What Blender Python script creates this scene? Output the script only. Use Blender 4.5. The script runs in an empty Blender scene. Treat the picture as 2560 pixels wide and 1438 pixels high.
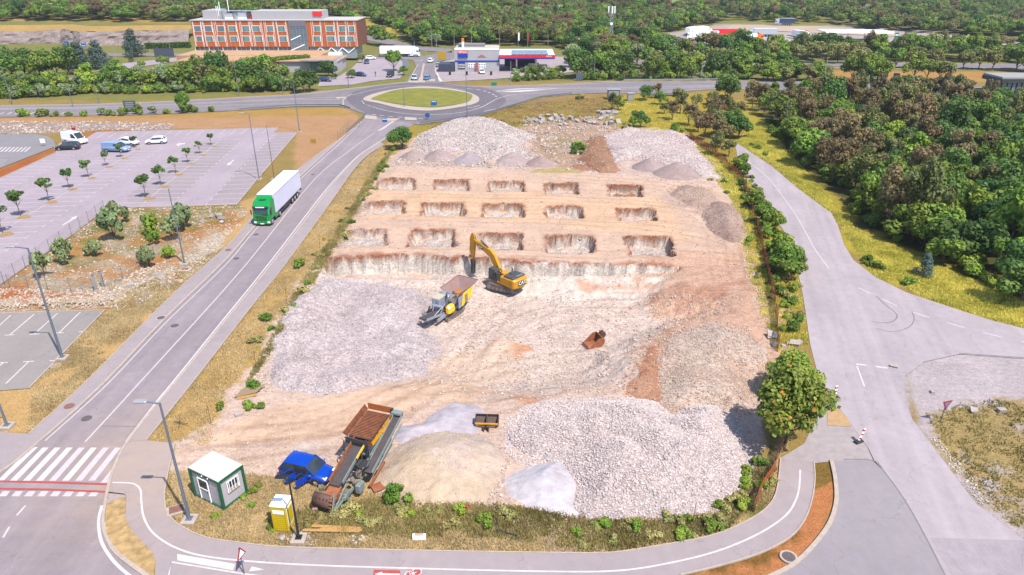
import bpy, bmesh, math, random
import numpy as np
from mathutils import Vector, Matrix
from mathutils.geometry import tessellate_polygon
random.seed(7); RNG = np.random.default_rng(7)
PI = math.pi; R = math.radians
sc = bpy.context.scene
# ---------------------------------------------------------------- camera, sky, sun, exposure
F, CH, TH = 1740.0, 35.0, math.atan2(814, 1740)
cam = bpy.data.cameras.new('camera'); cam.lens = F/2560*36; cam.sensor_width = 36; cam.clip_start = .5; cam.clip_end = 6000
camo = bpy.data.objects.new('camera', cam); sc.collection.objects.link(camo)
camo.location = (0, 0, CH); camo.rotation_euler = (PI/2-TH, 0, 0); sc.camera = camo
SUN_EL, SUN_AZ = R(59), R(139)          # azimuth clockwise from +Y
w = bpy.data.worlds.new('World'); sc.world = w; w.use_nodes = True
nt = w.node_tree; bg = nt.nodes['Background']; sky = nt.nodes.new('ShaderNodeTexSky')
sky.sky_type = 'NISHITA'; sky.sun_disc = False; sky.sun_elevation = SUN_EL; sky.sun_rotation = SUN_AZ
sky.altitude = 400; sky.air_density = 1; sky.dust_density = 1.2
nt.links.new(sky.outputs[0], bg.inputs[0]); bg.inputs[1].default_value = .15
sl = bpy.data.lights.new('sun', 'SUN'); sl.energy = 4.6; sl.angle = R(.6); sl.color = (1, .945, .85)
so = bpy.data.objects.new('sun', sl); sc.collection.objects.link(so)
sd = Vector((math.sin(SUN_AZ)*math.cos(SUN_EL), math.cos(SUN_AZ)*math.cos(SUN_EL), math.sin(SUN_EL)))
so.rotation_euler = (-sd).to_track_quat('-Z', 'Y').to_euler(); so.location = (0, 0, 80)
sc.view_settings.view_transform = 'Standard'; sc.view_settings.look = 'None'
sc.view_settings.exposure = .78; sc.view_settings.gamma = 1; sc.view_settings.use_curve_mapping = False
sc.cycles.max_bounces = 4; sc.cycles.diffuse_bounces = 2; sc.cycles.glossy_bounces = 2
sc.cycles.transmission_bounces = 2; sc.cycles.transparent_max_bounces = 4; sc.cycles.use_denoising = True
# ---------------------------------------------------------------- helpers
_s, _c = math.sin(TH), math.cos(TH)
def G(px, py, z=0.0):                    # photo pixel -> world point on the plane at height z
    u = (px-1280)/F; v = (719-py)/F
    d = Vector((u, _c+v*_s, -_s+v*_c)); t = (z-CH)/d.z
    return Vector((d.x*t, d.y*t, z))
def GP(pts, z=0.0): return [G(x, y, z) for x, y in pts]
def L(c): return c/12.92 if c <= .04045 else ((c+.055)/1.055)**2.4
KA = 2.35
def al(r, g, b, k=KA):                   # colour seen in sunlight -> surface albedo
    return tuple(min(.9, L(v/255)/k/q) for v, q in zip((r, g, b), (1.04, 1.06, 1.10)))
def tag(o, label=None, cat=None, group=None, kind=None):
    if label: o['label'] = label
    if cat: o['category'] = cat
    if group: o['group'] = group
    if kind: o['kind'] = kind
    return o
def link(o): sc.collection.objects.link(o); return o
def thing(name, label, cat, loc=(0, 0, 0), rz=0.0, group=None, s=1.0):
    o = link(bpy.data.objects.new(name, None)); o.empty_display_size = .3
    o.location = loc; o.rotation_euler = (0, 0, rz); o.scale = (s, s, s)
    return tag(o, label, cat, group)
MATS = {}
def mat(name, col, rough=.6, metal=0.0, noise=0.0, nscale=5.0, bump=0.0, bscale=None, spec=.5, trans=0.0, col2=None, alpha=1.0):
    if name in MATS: return MATS[name]
    m = bpy.data.materials.new(name); m.use_nodes = True; MATS[name] = m
    N, K = m.node_tree.nodes, m.node_tree.links
    b = N['Principled BSDF']; b.inputs['Base Color'].default_value = (*col, 1)
    b.inputs['Roughness'].default_value = rough; b.inputs['Metallic'].default_value = metal
    b.inputs['Specular IOR Level'].default_value = spec
    m.diffuse_color = (*col, 1)
    tc = N.new('ShaderNodeTexCoord')
    if noise or col2:
        n = N.new('ShaderNodeTexNoise'); n.inputs['Scale'].default_value = nscale; n.inputs['Detail'].default_value = 6
        K.new(tc.outputs['Object'], n.inputs['Vector'])
        r = N.new('ShaderNodeMapRange'); r.inputs[1].default_value = .3; r.inputs[2].default_value = .7
        K.new(n.outputs[0], r.inputs[0])
        mx = N.new('ShaderNodeMix'); mx.data_type = 'RGBA'
        c2 = col2 or tuple(min(1, c*(1+noise)) for c in col); c1 = col if col2 else tuple(c*(1-noise) for c in col)
        mx.inputs[6].default_value = (*c1, 1); mx.inputs[7].default_value = (*c2, 1)
        K.new(r.outputs[0], mx.inputs[0]); K.new(mx.outputs[2], b.inputs['Base Color'])
    if bump:
        n2 = N.new('ShaderNodeTexNoise'); n2.inputs['Scale'].default_value = bscale or nscale*3; n2.inputs['Detail'].default_value = 5
        K.new(tc.outputs['Object'], n2.inputs['Vector'])
        bp = N.new('ShaderNodeBump'); bp.inputs['Strength'].default_value = bump; bp.inputs['Distance'].default_value = .1
        K.new(n2.outputs[0], bp.inputs['Height']); K.new(bp.outputs[0], b.inputs['Normal'])
    if trans:
        t = N.new('ShaderNodeBsdfTranslucent'); ms = N.new('ShaderNodeMixShader'); ms.inputs[0].default_value = trans
        t.inputs[0].default_value = (*col, 1)
        K.new(b.outputs[0], ms.inputs[1]); K.new(t.outputs[0], ms.inputs[2]); K.new(ms.outputs[0], N['Material Output'].inputs[0])
    if alpha < 1: b.inputs['Alpha'].default_value = alpha
    return m
class MB:
    """collects faces (with a material each) and links them as one mesh object"""
    def __init__(s): s.v = []; s.f = []; s.m = []; s.sm = []; s.M = Matrix.Identity(4); s.cur = None
    def at(s, loc=(0, 0, 0), rz=0, rx=0, ry=0, sc_=1):
        s.M = Matrix.Translation(loc) @ Matrix.Rotation(rz, 4, 'Z') @ Matrix.Rotation(ry, 4, 'Y') @ Matrix.Rotation(rx, 4, 'X') @ Matrix.Scale(sc_, 4); return s
    def mesh(s, vs, fs, smooth=False, m=None):
        o = len(s.v); s.v += [tuple(s.M @ Vector(p)) for p in vs]
        for f in fs: s.f.append([o+i for i in f]); s.m.append(m or s.cur); s.sm.append(smooth)
        return s
    def box(s, c, d, rz=0, rx=0, ry=0, b=0, m=None, taper=(1, 1)):
        x, y, z = [k/2 for k in d]; T = Matrix.Translation(c) @ Matrix.Rotation(rz, 4, 'Z') @ Matrix.Rotation(ry, 4, 'Y') @ Matrix.Rotation(rx, 4, 'X')
        tx, ty = taper
        if b <= 0:
            vs = [(-x, -y, -z), (x, -y, -z), (x, y, -z), (-x, y, -z), (-x*tx, -y*ty, z), (x*tx, -y*ty, z), (x*tx, y*ty, z), (-x*tx, y*ty, z)]
            fs = [(3, 2, 1, 0), (4, 5, 6, 7), (0, 1, 5, 4), (1, 2, 6, 5), (2, 3, 7, 6), (3, 0, 4, 7)]
        else:                            # chamfered box
            b = min(b, x*.9, y*.9, z*.9); vs = []; fs = []
            def ring(zz, i, t=(1, 1)):
                k = len(vs)
                for (sx, sy, a, c_) in ((-1, -1, 0, 1), (-1, -1, 1, 0), (1, -1, 1, 0), (1, -1, 0, 1), (1, 1, 0, 1), (1, 1, 1, 0), (-1, 1, 1, 0), (-1, 1, 0, 1)):
                    vs.append((sx*(x-i-b*a)*t[0], sy*(y-i-b*c_)*t[1], zz))
                return k
            ks = [ring(-z, b*.7), ring(-z+b, 0), ring(z-b, 0, taper), ring(z, b*.7, taper)]
            for a, c_ in zip(ks, ks[1:]):
                for i in range(8): j = (i+1) % 8; fs.append((a+i, a+j, c_+j, c_+i))
            fs.append([ks[0]+i for i in range(8)][::-1]); fs.append([ks[3]+i for i in range(8)])
        return s.mesh([tuple(T @ Vector(p)) for p in vs], fs, m=m)
    def cyl(s, p0, p1, r0, r1=None, n=10, m=None, caps=True, smooth=True):
        r1 = r0 if r1 is None else r1; p0 = Vector(p0); p1 = Vector(p1); d = (p1-p0)
        if d.length < 1e-6: return s
        q = d.to_track_quat('Z', 'Y'); vs = []
        for p, r in ((p0, r0), (p1, r1)):
            for i in range(n):
                a = 2*PI*i/n; vs.append(tuple(p + q @ Vector((r*math.cos(a), r*math.sin(a), 0))))
        s.mesh(vs, [(i, (i+1) % n, n+(i+1) % n, n+i) for i in range(n)], smooth, m)
        if caps: s.mesh(vs, [list(range(n))[::-1], list(range(n, 2*n))], False, m)
        return s
    def tube(s, pts, r, n=6, m=None):
        for a, b in zip(pts, pts[1:]): s.cyl(a, b, r, n=n, m=m)
        return s
    def bar(s, p0, p1, w_, h_, m=None):  # rectangular bar between two points
        p0 = Vector(p0); p1 = Vector(p1); d = p1-p0; q = d.to_track_quat('X', 'Z')
        vs = [tuple(p + q @ Vector((0, a*w_/2, c*h_/2))) for p in (p0, p1) for a, c in ((-1, -1), (1, -1), (1, 1), (-1, 1))]
        return s.mesh(vs, [(0, 1, 5, 4), (1, 2, 6, 5), (2, 3, 7, 6), (3, 0, 4, 7), (3, 2, 1, 0), (4, 5, 6, 7)], m=m)
    def prism(s, poly, y0, y1, m=None):  # polygon in XZ extruded along Y
        n = len(poly); vs = [(x, y0, z) for x, z in poly] + [(x, y1, z) for x, z in poly]
        tri = tessellate_polygon([[Vector((x, z, 0)) for x, z in poly]])
        fs = [tuple(t) for t in tri] + [tuple(n+i for i in t[::-1]) for t in tri]
        return s.mesh(vs, fs + [(i, (i+1) % n, n+(i+1) % n, n+i) for i in range(n)], m=m)
    def loft(s, rings, m=None, smooth=False, caps=True, closed=True):
        n = len(rings[0]); vs = [p for r_ in rings for p in r_]; fs = []
        for k in range(len(rings)-1):
            for i in range(n if closed else n-1):
                j = (i+1) % n; fs.append((k*n+i, k*n+j, (k+1)*n+j, (k+1)*n+i))
        if caps: fs += [list(range(n))[::-1], list(range((len(rings)-1)*n, len(rings)*n))]
        return s.mesh(vs, fs, smooth, m)
    def poly(s, pts, m=None):            # flat polygon, may be concave
        tri = tessellate_polygon([[Vector((p[0], p[1], 0)) for p in pts]]); fs = []
        for t in tri:
            a, b, c_ = [Vector(pts[i]) for i in t]
            fs.append(tuple(t) if (b-a).cross(c_-a).z > 0 else tuple(t[::-1]))
        return s.mesh(pts, fs, m=m)
    def build(s, name, m=None, parent=None):
        me = bpy.data.meshes.new(name); me.from_pydata(s.v, [], s.f)
        ml = []
        for k in s.m:
            k = k or m
            if k not in ml: ml.append(k)
        for k in ml: me.materials.append(k)
        if len(ml) > 1: me.polygons.foreach_set('material_index', [ml.index(k or m) for k in s.m])
        me.polygons.foreach_set('use_smooth', s.sm)
        me.update(); o = link(bpy.data.objects.new(name, me))
        if parent is not None: o.parent = parent
        return o
def np_mesh(name, V, Fq, m, col=None, det=None, smooth=False, parent=None):
    me = bpy.data.meshes.new(name); k = Fq.shape[1]
    me.vertices.add(len(V)); me.vertices.foreach_set('co', V.astype(np.float32).ravel())
    me.loops.add(Fq.size); me.loops.foreach_set('vertex_index', Fq.astype(np.int32).ravel())
    me.polygons.add(len(Fq)); me.polygons.foreach_set('loop_start', np.arange(0, Fq.size, k, dtype=np.int32))
    me.polygons.foreach_set('loop_total', np.full(len(Fq), k, dtype=np.int32))
    me.polygons.foreach_set('use_smooth', np.full(len(Fq), smooth))
    for nm, c_ in (('Col', col), ('Det', det)):
        if c_ is not None:
            a = me.color_attributes.new(nm, 'FLOAT_COLOR', 'POINT')
            a.data.foreach_set('color', np.hstack([c_, np.ones((len(c_), 1))]).astype(np.float32).ravel())
    me.update(calc_edges=True); me.validate()
    if m: me.materials.append(m)
    o = link(bpy.data.objects.new(name, me))
    if parent is not None: o.parent = parent
    return o
def copy_thing(o, loc, rz=None, s=None, label=None, group=None, sz=None):
    c = link(o.copy()); c.location = loc
    if rz is not None: c.rotation_euler = (0, 0, rz)
    if s is not None: c.scale = (s, s, sz or s)
    if label: c['label'] = label
    if group: c['group'] = group
    for ch in list(o.children):
        d = link(ch.copy()); d.parent = c
        for g in list(ch.children):
            e = link(g.copy()); e.parent = d
    return c
def smooth_line(pts, k=6, closed=False):
    pts = [Vector(p) for p in pts]; n = len(pts); out = []
    for i in range(n if closed else n-1):
        p1, p2 = pts[i], pts[(i+1) % n]
        p0 = pts[(i-1) % n] if closed or i > 0 else p1*2-p2
        p3 = pts[(i+2) % n] if closed or i+2 < n else p2*2-p1
        for j in range(k):
            t = j/k; out.append(.5*((2*p1)+(p2-p0)*t+(2*p0-5*p1+4*p2-p3)*t*t+(3*p1-p0-3*p2+p3)*t**3))
    if not closed: out.append(pts[-1])
    return out
def noise2(x, y, scale, seed=0, octaves=4, gain=.5):   # value noise in 0..1
    x = np.asarray(x, float)/scale; y = np.asarray(y, float)/scale; tot = 0; amp = 1; s = 0
    for o in range(octaves):
        xi = np.floor(x).astype(np.int64); yi = np.floor(y).astype(np.int64); fx = x-xi; fy = y-yi
        fx = fx*fx*(3-2*fx); fy = fy*fy*(3-2*fy)
        def h(a, b):
            n = (a*374761393 + b*668265263 + (seed+o*17)*974634777) & 0xffffffff
            n = ((n ^ (n >> 13))*1274126177) & 0xffffffff
            return ((n ^ (n >> 16)) & 0xffff)/65535.
        v = (h(xi, yi)*(1-fx)+h(xi+1, yi)*fx)*(1-fy)+(h(xi, yi+1)*(1-fx)+h(xi+1, yi+1)*fx)*fy
        tot = tot+v*amp; s += amp; amp *= gain; x = x*2.03+11.3; y = y*2.03+7.7
    return tot/s
def sdist(x, y, poly):                   # signed distance, positive inside
    x = np.asarray(x, float); y = np.asarray(y, float)
    d = np.full(x.shape, 1e9); ins = np.zeros(x.shape, bool); n = len(poly)
    for i in range(n):
        ax, ay = poly[i][0], poly[i][1]; bx, by = poly[(i+1) % n][0], poly[(i+1) % n][1]
        ex, ey = bx-ax, by-ay; wx, wy = x-ax, y-ay
        t = np.clip((wx*ex+wy*ey)/(ex*ex+ey*ey+1e-12), 0, 1)
        d = np.minimum(d, (wx-ex*t)**2+(wy-ey*t)**2)
        c_ = ((ay <= y) & (by > y)) | ((by <= y) & (ay > y))
        with np.errstate(divide='ignore', invalid='ignore'):
            xx = ax+(y-ay)*ex/(ey if ey else 1e-12)
        ins ^= c_ & (x < xx)
    d = np.sqrt(d); return np.where(ins, d, -d)
def ldist(x, y, line):                   # distance to open polyline
    d = np.full(np.shape(x), 1e9)
    for a, b in zip(line, line[1:]):
        ex, ey = b[0]-a[0], b[1]-a[1]; wx, wy = x-a[0], y-a[1]
        t = np.clip((wx*ex+wy*ey)/(ex*ex+ey*ey+1e-12), 0, 1); d = np.minimum(d, (wx-ex*t)**2+(wy-ey*t)**2)
    return np.sqrt(d)
def sst(a, b, v): t = np.clip((v-a)/(b-a), 0, 1); return t*t*(3-2*t)
# ---------------------------------------------------------------- ground material
def ground_mat(name, sscale=5.2, stone=1.0, bump=.6):
    m = bpy.data.materials.new(name); m.use_nodes = True; N, K = m.node_tree.nodes, m.node_tree.links
    b = N['Principled BSDF']; b.inputs['Roughness'].default_value = .95; b.inputs['Specular IOR Level'].default_value = .15
    def nd(t, **kw):
        n = N.new(t)
        for k, v in kw.items(): setattr(n, k, v)
        return n
    geo = nd('ShaderNodeNewGeometry'); col = nd('ShaderNodeAttribute', attribute_name='Col'); det = nd('ShaderNodeAttribute', attribute_name='Det')
    sp = nd('ShaderNodeSeparateColor'); K.new(det.outputs['Color'], sp.inputs[0])
    def noise(sc_, d=4, dist=0):
        n = nd('ShaderNodeTexNoise'); n.inputs['Scale'].default_value = sc_; n.inputs['Detail'].default_value = d; n.inputs['Distortion'].default_value = dist
        K.new(geo.outputs['Position'], n.inputs['Vector']); return n
    def math_(op, a, b_=None, c_=None):
        n = nd('ShaderNodeMath', operation=op)
        for i, q in enumerate((a, b_, c_)):
            if q is None: continue
            if isinstance(q, (int, float)): n.inputs[i].default_value = q
            else: K.new(q, n.inputs[i])
        return n.outputs[0]
    v1 = nd('ShaderNodeTexVoronoi'); v1.inputs['Scale'].default_value = sscale; K.new(geo.outputs['Position'], v1.inputs['Vector'])
    v2 = nd('ShaderNodeTexVoronoi'); v2.inputs['Scale'].default_value = sscale*2.7; K.new(geo.outputs['Position'], v2.inputs['Vector'])
    def cellv(v):
        s_ = nd('ShaderNodeSeparateColor'); K.new(v.outputs['Color'], s_.inputs[0]); return s_.outputs[0]
    # stones: each cell its own brightness, dark gaps between
    st = math_('ADD', math_('MULTIPLY', math_('SUBTRACT', cellv(v1), .5), .55), math_('MULTIPLY', math_('SUBTRACT', cellv(v2), .5), .45))
    gap = math_('MULTIPLY', math_('SMOOTH_MIN', math_('SUBTRACT', .55, v1.outputs['Distance']), 0.0, .1), 1.0)
    st = math_('MULTIPLY', math_('ADD', st, gap), math_('MULTIPLY', sp.outputs[0], stone))
    n1 = noise(1.7, 8); n2 = noise(9, 6, .6); n3 = noise(.22, 5)
    fine = math_('ADD', math_('MULTIPLY', math_('SUBTRACT', n1.outputs[0], .5), .5), math_('MULTIPLY', math_('SUBTRACT', n3.outputs[0], .5), .45))
    gr = math_('MULTIPLY', math_('SUBTRACT', n2.outputs[0], .5), math_('ADD', .3, math_('MULTIPLY', sp.outputs[1], 2.0)))
    mpS = nd('ShaderNodeMapping', vector_type='TEXTURE'); mpS.inputs['Scale'].default_value = (9, .35, 1); mpS.inputs['Rotation'].default_value = (0, 0, -.06); K.new(geo.outputs['Position'], mpS.inputs[0])
    nS = nd('ShaderNodeTexNoise'); nS.inputs['Scale'].default_value = 1.0; nS.inputs['Detail'].default_value = 5; nS.inputs['Distortion'].default_value = .4; K.new(mpS.outputs[0], nS.inputs['Vector'])
    fine = math_('ADD', fine, math_('MULTIPLY', math_('MULTIPLY', math_('SUBTRACT', nS.outputs[0], .5), .34), math_('SUBTRACT', 1.0, sp.outputs[1])))
    f = math_('ADD', math_('ADD', 1.0, st), math_('ADD', fine, gr)); f = math_('MAXIMUM', f, .15)
    vm = nd('ShaderNodeVectorMath', operation='SCALE'); K.new(col.outputs['Color'], vm.inputs[0]); K.new(f, vm.inputs[3])
    K.new(vm.outputs[0], b.inputs['Base Color'])
    hgt = math_('ADD', math_('MULTIPLY', math_('SUBTRACT', cellv(v1), v1.outputs['Distance']), sp.outputs[0]), math_('MULTIPLY', n2.outputs[0], .8))
    bp = nd('ShaderNodeBump'); bp.inputs['Strength'].default_value = bump; bp.inputs['Distance'].default_value = .12
    K.new(hgt, bp.inputs['Height']); K.new(bp.outputs[0], b.inputs['Normal'])
    return m
GM = ground_mat('ground_surface'); GMF = ground_mat('fine_gravel_surface', 9, .8, .4); GMC = ground_mat('coarse_rubble_surface', 6.5, 1.1, .8)
def rock_mat(name):
    m = bpy.data.materials.new(name); m.use_nodes = True; N, K = m.node_tree.nodes, m.node_tree.links
    b = N['Principled BSDF']; b.inputs['Roughness'].default_value = .9; b.inputs['Specular IOR Level'].default_value = .2
    a = N.new('ShaderNodeAttribute'); a.attribute_name = 'Col'; n = N.new('ShaderNodeTexNoise'); n.inputs['Scale'].default_value = 6
    g = N.new('ShaderNodeNewGeometry'); K.new(g.outputs['Position'], n.inputs['Vector'])
    r = N.new('ShaderNodeMapRange'); r.inputs[3].default_value = .7; r.inputs[4].default_value = 1.3; K.new(n.outputs[0], r.inputs[0])
    v = N.new('ShaderNodeVectorMath'); v.operation = 'SCALE'; K.new(a.outputs['Color'], v.inputs[0]); K.new(r.outputs[0], v.inputs[3])
    K.new(v.outputs[0], b.inputs['Base Color']); return m
RM = rock_mat('limestone_rock')
# ---------------------------------------------------------------- site layout (photo pixels on the ground plane)
ZP, ZF = .35, -2.2                      # plateau and pit floor heights
site_px = [(960, 418), (925, 470), (885, 540), (850, 600), (828, 640), (790, 690), (735, 745), (700, 800), (655, 880), (610, 940), (560, 985), (535, 1045), (470, 1085), (433, 1103), (423, 1170), (470, 1195), (640, 1185), (780, 1210),
           (930, 1195), (960, 1240), (1060, 1268), (1260, 1270), (1440, 1300), (1620, 1310), (1780, 1290), (1868, 1200), (1905, 1110), (1895, 960), (1930, 890), (1925, 800), (1900, 715), (1872, 650), (1868, 560), (1835, 500),
           (1800, 460), (1760, 420), (1712, 345), (1640, 318), (1500, 330), (1420, 360), (1330, 330), (1180, 305), (1060, 330), (1000, 375)]
SITE = [tuple(G(*p)[:2]) for p in site_px]
pit_px = [(818, 640), (1000, 636), (1180, 642), (1300, 650), (1500, 655), (1697, 662), (1702, 690), (1712, 712)]
PIT = [tuple(G(x, y, ZP)[:2]) for x, y in pit_px] + [tuple(G(x, y, -1)[:2]) for x, y in [(1810, 745), (1840, 800), (1700, 840), (1600, 900), (1570, 1000), (1400, 1040), (1200, 1050), (1060, 1000), (800, 1020), (690, 1000), (668, 900), (720, 800), (780, 720), (805, 690)]]
holes = [[(950, 447, 1037, 471), (1088, 449, 1173, 474), (1226, 453, 1310, 478), (1364, 458, 1443, 483), (1519, 463, 1604, 491)],
         [(903, 504, 1010, 533), (1060, 507, 1160, 537), (1211, 510, 1308, 541), (1366, 516, 1456, 545), (1543, 522, 1636, 552)],
         [(855, 572, 967, 612), (1032, 573, 1138, 614), (1200, 582, 1304, 622), (1367, 588, 1484, 628), (1566, 592, 1680, 636)]]
def hole_polys():
    out = []
    for row in holes:
        for x0, y0, x1, y1 in row:
            a = G(x0, y0, ZP); b = G(x1-4, y0, ZP); c_ = G(x1, y1, ZP); d = G(x0+2, y1, ZP)
            d.x = a.x*.6+d.x*.4
            out.append([tuple(a[:2]), tuple(b[:2]), tuple(c_[:2]), tuple(d[:2])])
    return out
HOLES = hole_polys()
ISL_ROCK = [tuple(G(*p)[:2]) for p in [(-300, 880), (0, 712), (60, 672), (180, 588), (262, 532), (305, 521), (400, 520), (590, 515), (628, 528), (560, 590), (490, 680), (420, 745), (330, 775), (262, 777), (0, 787), (-300, 800)]]
def HF(x, y):
    x = np.asarray(x, float); y = np.asarray(y, float); z = np.zeros(x.shape)
    z += (noise2(x, y, 3.0, 5)-.5)*.10
    ds = sdist(x, y, SITE)
    inn = sst(-.5, 3, ds)
    back = sst(80, 86, y)
    z += inn*((noise2(x, y, 6, 9)-.5)*.5 + back*ZP)
    jag = (noise2(x, y, 1.6, 21, 5)-.5)*2.2
    dp = sdist(x, y, PIT)
    wall = sst(79.5, 82.5, y)           # sharp cut at the back, soft ramp elsewhere
    fall = wall*sst(-.35, .35, dp+jag*.55) + (1-wall)*sst(-1.0, 6.5, dp+jag)
    ramp = sst(49, 60, y)
    z += -fall*(ZP*back-ZF)*(ramp*.85+.15) + fall*(noise2(x, y, 2.2, 33)-.5)*.35
    z += (1-wall)*sst(2.0, .0, np.abs(dp-1.0))*0
    for k, hp in enumerate(HOLES):
        cx = sum(p[0] for p in hp)/4; cy = sum(p[1] for p in hp)/4
        msk = (abs(x-cx) < 9) & (abs(y-cy) < 9)
        if not msk.any(): continue
        xs, ys = x[msk], y[msk]
        dh = sdist(xs, ys, hp)+(noise2(xs, ys, 1.3, 50+k, 5, .6)-.5)*1.5
        z[msk] -= sst(-.3, .35, dh)*(([1.2, 1.3, 1.25, 1.3, 1.5, 1.15, 1.3, 1.3, 1.4, 1.35, 1.3, 1.5, 1.6, 1.75, 1.7][k])+(noise2(xs, ys, 1.2, 3)-.5)*.7)
    di = sdist(x, y, ISL_ROCK); z += sst(0, 3, di)*(noise2(x, y, 4, 61)*.9)
    # land beyond the highway
    z += sst(420, 1100, y)*38 + sst(300, 420, y)*sst(-60, -130, x)*7*sst(345, 350, y)
    return z
def hz(x, y): return float(HF(np.array([x]), np.array([y]))[0])
def GZ(px, py, dz=0.0):                 # pixel -> point on the ground relief
    z = 0.0
    for _ in range(6): p = G(px, py, z); z = .5*z+.5*hz(p.x, p.y)
    p = G(px, py, z); return Vector((p.x, p.y, hz(p.x, p.y)+dz))
ZONES = []; SB = 1.0
def Z(px, col, soft=.6, amp=1.5, nsc=2.5, stone=.3, grass=0.0, mixn=0.0, z=0.0, nseed=None):
    ZONES.append(([tuple(G(x, y, z)[:2]) for x, y in px], al(*[min(252, c_*SB*(.66 if SB > 1.05 else 1)+q*(.34 if SB > 1.05 else 0)) for c_, q in zip(col, (248, 221, 208))]), soft, amp, nsc, stone, grass, mixn, nseed or len(ZONES)*13+5))
# -- surroundings
Z([(-400, 252), (440, 252), (860, 222), (1000, 205), (2700, 205), (4200, 60), (4200, -20), (-3000, -20), (-2600, 60)], (150, 148, 80), 2, 6, 9, .1, .5)
Z([(-400, 286), (440, 286), (870, 270), (905, 300), (860, 345), (770, 440), (742, 430), (735, 335), (600, 320), (-400, 335)], (210, 164, 122), .5, 1, 3, .25, .35)
Z([(-400, 282), (400, 284), (850, 268), (880, 284), (860, 290), (400, 295), (-400, 300)], (200, 160, 90), .5, 1.5, 3, .1, .9)
Z([(-300, 308), (250, 305), (430, 311), (425, 324), (240, 330), (-300, 336)], (196, 172, 165), .6, 2, 3, 1.0, .1)
Z([(138, 383), (-300, 585), (-300, 560), (-20, 425), (140, 366), (150, 375)], (196, 115, 60), .3, .4, 2, .35, .4)
Z([(200, 350), (240, 332), (330, 326), (240, 322), (190, 335)], (190, 130, 70), .3, .4, 2, .3, .6)
Z([(262, 775), (600, 600), (640, 540), (745, 430), (900, 335), (855, 345), (742, 430), (592, 513), (470, 700), (400, 800), (230, 960), (70, 1085), (-400, 1075), (-400, 970), (85, 968)], (222, 182, 124), .5, 1, 2, .15, .8)
ISLc = [(-300, 880), (0, 712), (60, 672), (180, 588), (262, 532), (305, 521), (400, 520), (590, 515), (628, 528), (560, 590), (490, 680), (420, 745), (330, 775), (262, 777), (0, 787), (-300, 800)]
Z(ISLc, (208, 150, 95), .5, 1, 3, .4, .6)
Z(ISLc, (205, 185, 160), .5, 1, 3, .9, .2, mixn=.55)
Z([(60, 650), (300, 530), (590, 515), (560, 560), (400, 600), (200, 680)], (150, 140, 75), .8, 3, 2, .2, .9, mixn=.5)
Z([(-300, 735), (0, 722), (280, 725), (290, 765), (0, 775), (-300, 780)], (228, 205, 185), .5, 2, 1.5, 1, 0, mixn=.5)
Z([(-300, 705), (60, 725), (250, 735), (240, 750), (-300, 760)], (200, 120, 70), .5, 1.5, 1.5, .5, 0, mixn=.5)
Z([(322, 748), (330, 725), (400, 690), (430, 700), (400, 745), (345, 768)], (200, 188, 185), .3, 1.2, 1.5, .7, 0)
Z([(470, 640), (540, 580), (560, 600), (480, 690), (440, 690)], (225, 210, 195), .4, 1.6, 1.2, 1, 0, mixn=.35)
# verge between the road and the site
vl = [(955, 365), (910, 400), (830, 510), (715, 665), (640, 757), (480, 962), (366, 1104), (430, 1100), (520, 1115), (620, 1090), (620, 980), (700, 870), (760, 760), (850, 640), (925, 480), (1010, 385), (1060, 330), (1000, 340)]
Z(vl, (212, 174, 110), .4, 1, 2, .2, .9)
Z([(990, 360), (925, 440), (870, 540), (800, 640), (735, 740), (660, 830), (640, 900), (700, 840), (790, 720), (860, 620), (940, 490), (1010, 400)], (180, 155, 60), .6, 2.5, 2, .1, 1, mixn=.55)
Z([(900, 330), (1050, 312), (1350, 262), (1560, 240), (1700, 250), (1800, 250), (1900, 420), (1990, 640), (2020, 860), (1950, 880), (1880, 700), (1830, 500), (1760, 420), (1700, 345), (1500, 330), (1060, 345)], (182, 160, 70), .8, 2, 3, .15, .9)
Z([(1048, 312), (1113, 302), (1290, 262), (1420, 240), (1560, 236), (1500, 290), (1300, 300), (1100, 330)], (185, 145, 90), .6, 3, 2.5, .1, .9, mixn=.5)
Z([(1840, 250), (1842, 360), (1931, 417), (1994, 471), (2079, 534), (2110, 612), (2188, 693), (2383, 771), (2560, 822), (3000, 930), (3600, 700), (2800, 248), (2240, 240)], (194, 176, 70), .5, 3, 4, .08, .9)
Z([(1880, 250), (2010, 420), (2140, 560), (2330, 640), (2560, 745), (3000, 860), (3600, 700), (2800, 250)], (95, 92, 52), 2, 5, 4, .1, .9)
Z([(2230, 240), (2350, 243), (2560, 249), (3000, 260), (3000, 275), (2560, 268), (2350, 262)], (205, 175, 150), .5, 2, 3, .6, .2)
Z([(2080, 176), (2250, 178), (2540, 180), (2900, 190), (2900, 214), (2530, 207), (2250, 203), (2060, 200)], (205, 155, 90), 1, 4, 5, .05, .5)
Z([(1520, 236), (1640, 240), (1800, 228), (1850, 260), (1780, 330), (1700, 340), (1560, 300)], (190, 165, 62), 1, 4, 4, .1, .7)
# lower right: gravel apron and dry grass
Z([(2250, 900), (2255, 1010), (2300, 1100), (2270, 900), (2280, 880), (2700, 880), (2900, 1400), (2560, 1400), (2290, 1100)], (214, 200, 206), .6, 1, 3, .3, .1)
Z([(2316, 1035), (2382, 1013), (2482, 1001), (2800, 990), (3000, 1500), (2565, 1345), (2440, 1225), (2321, 1077)], (190, 165, 112), .5, 2.5, 1.8, .3, .9, mixn=.42)
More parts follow.
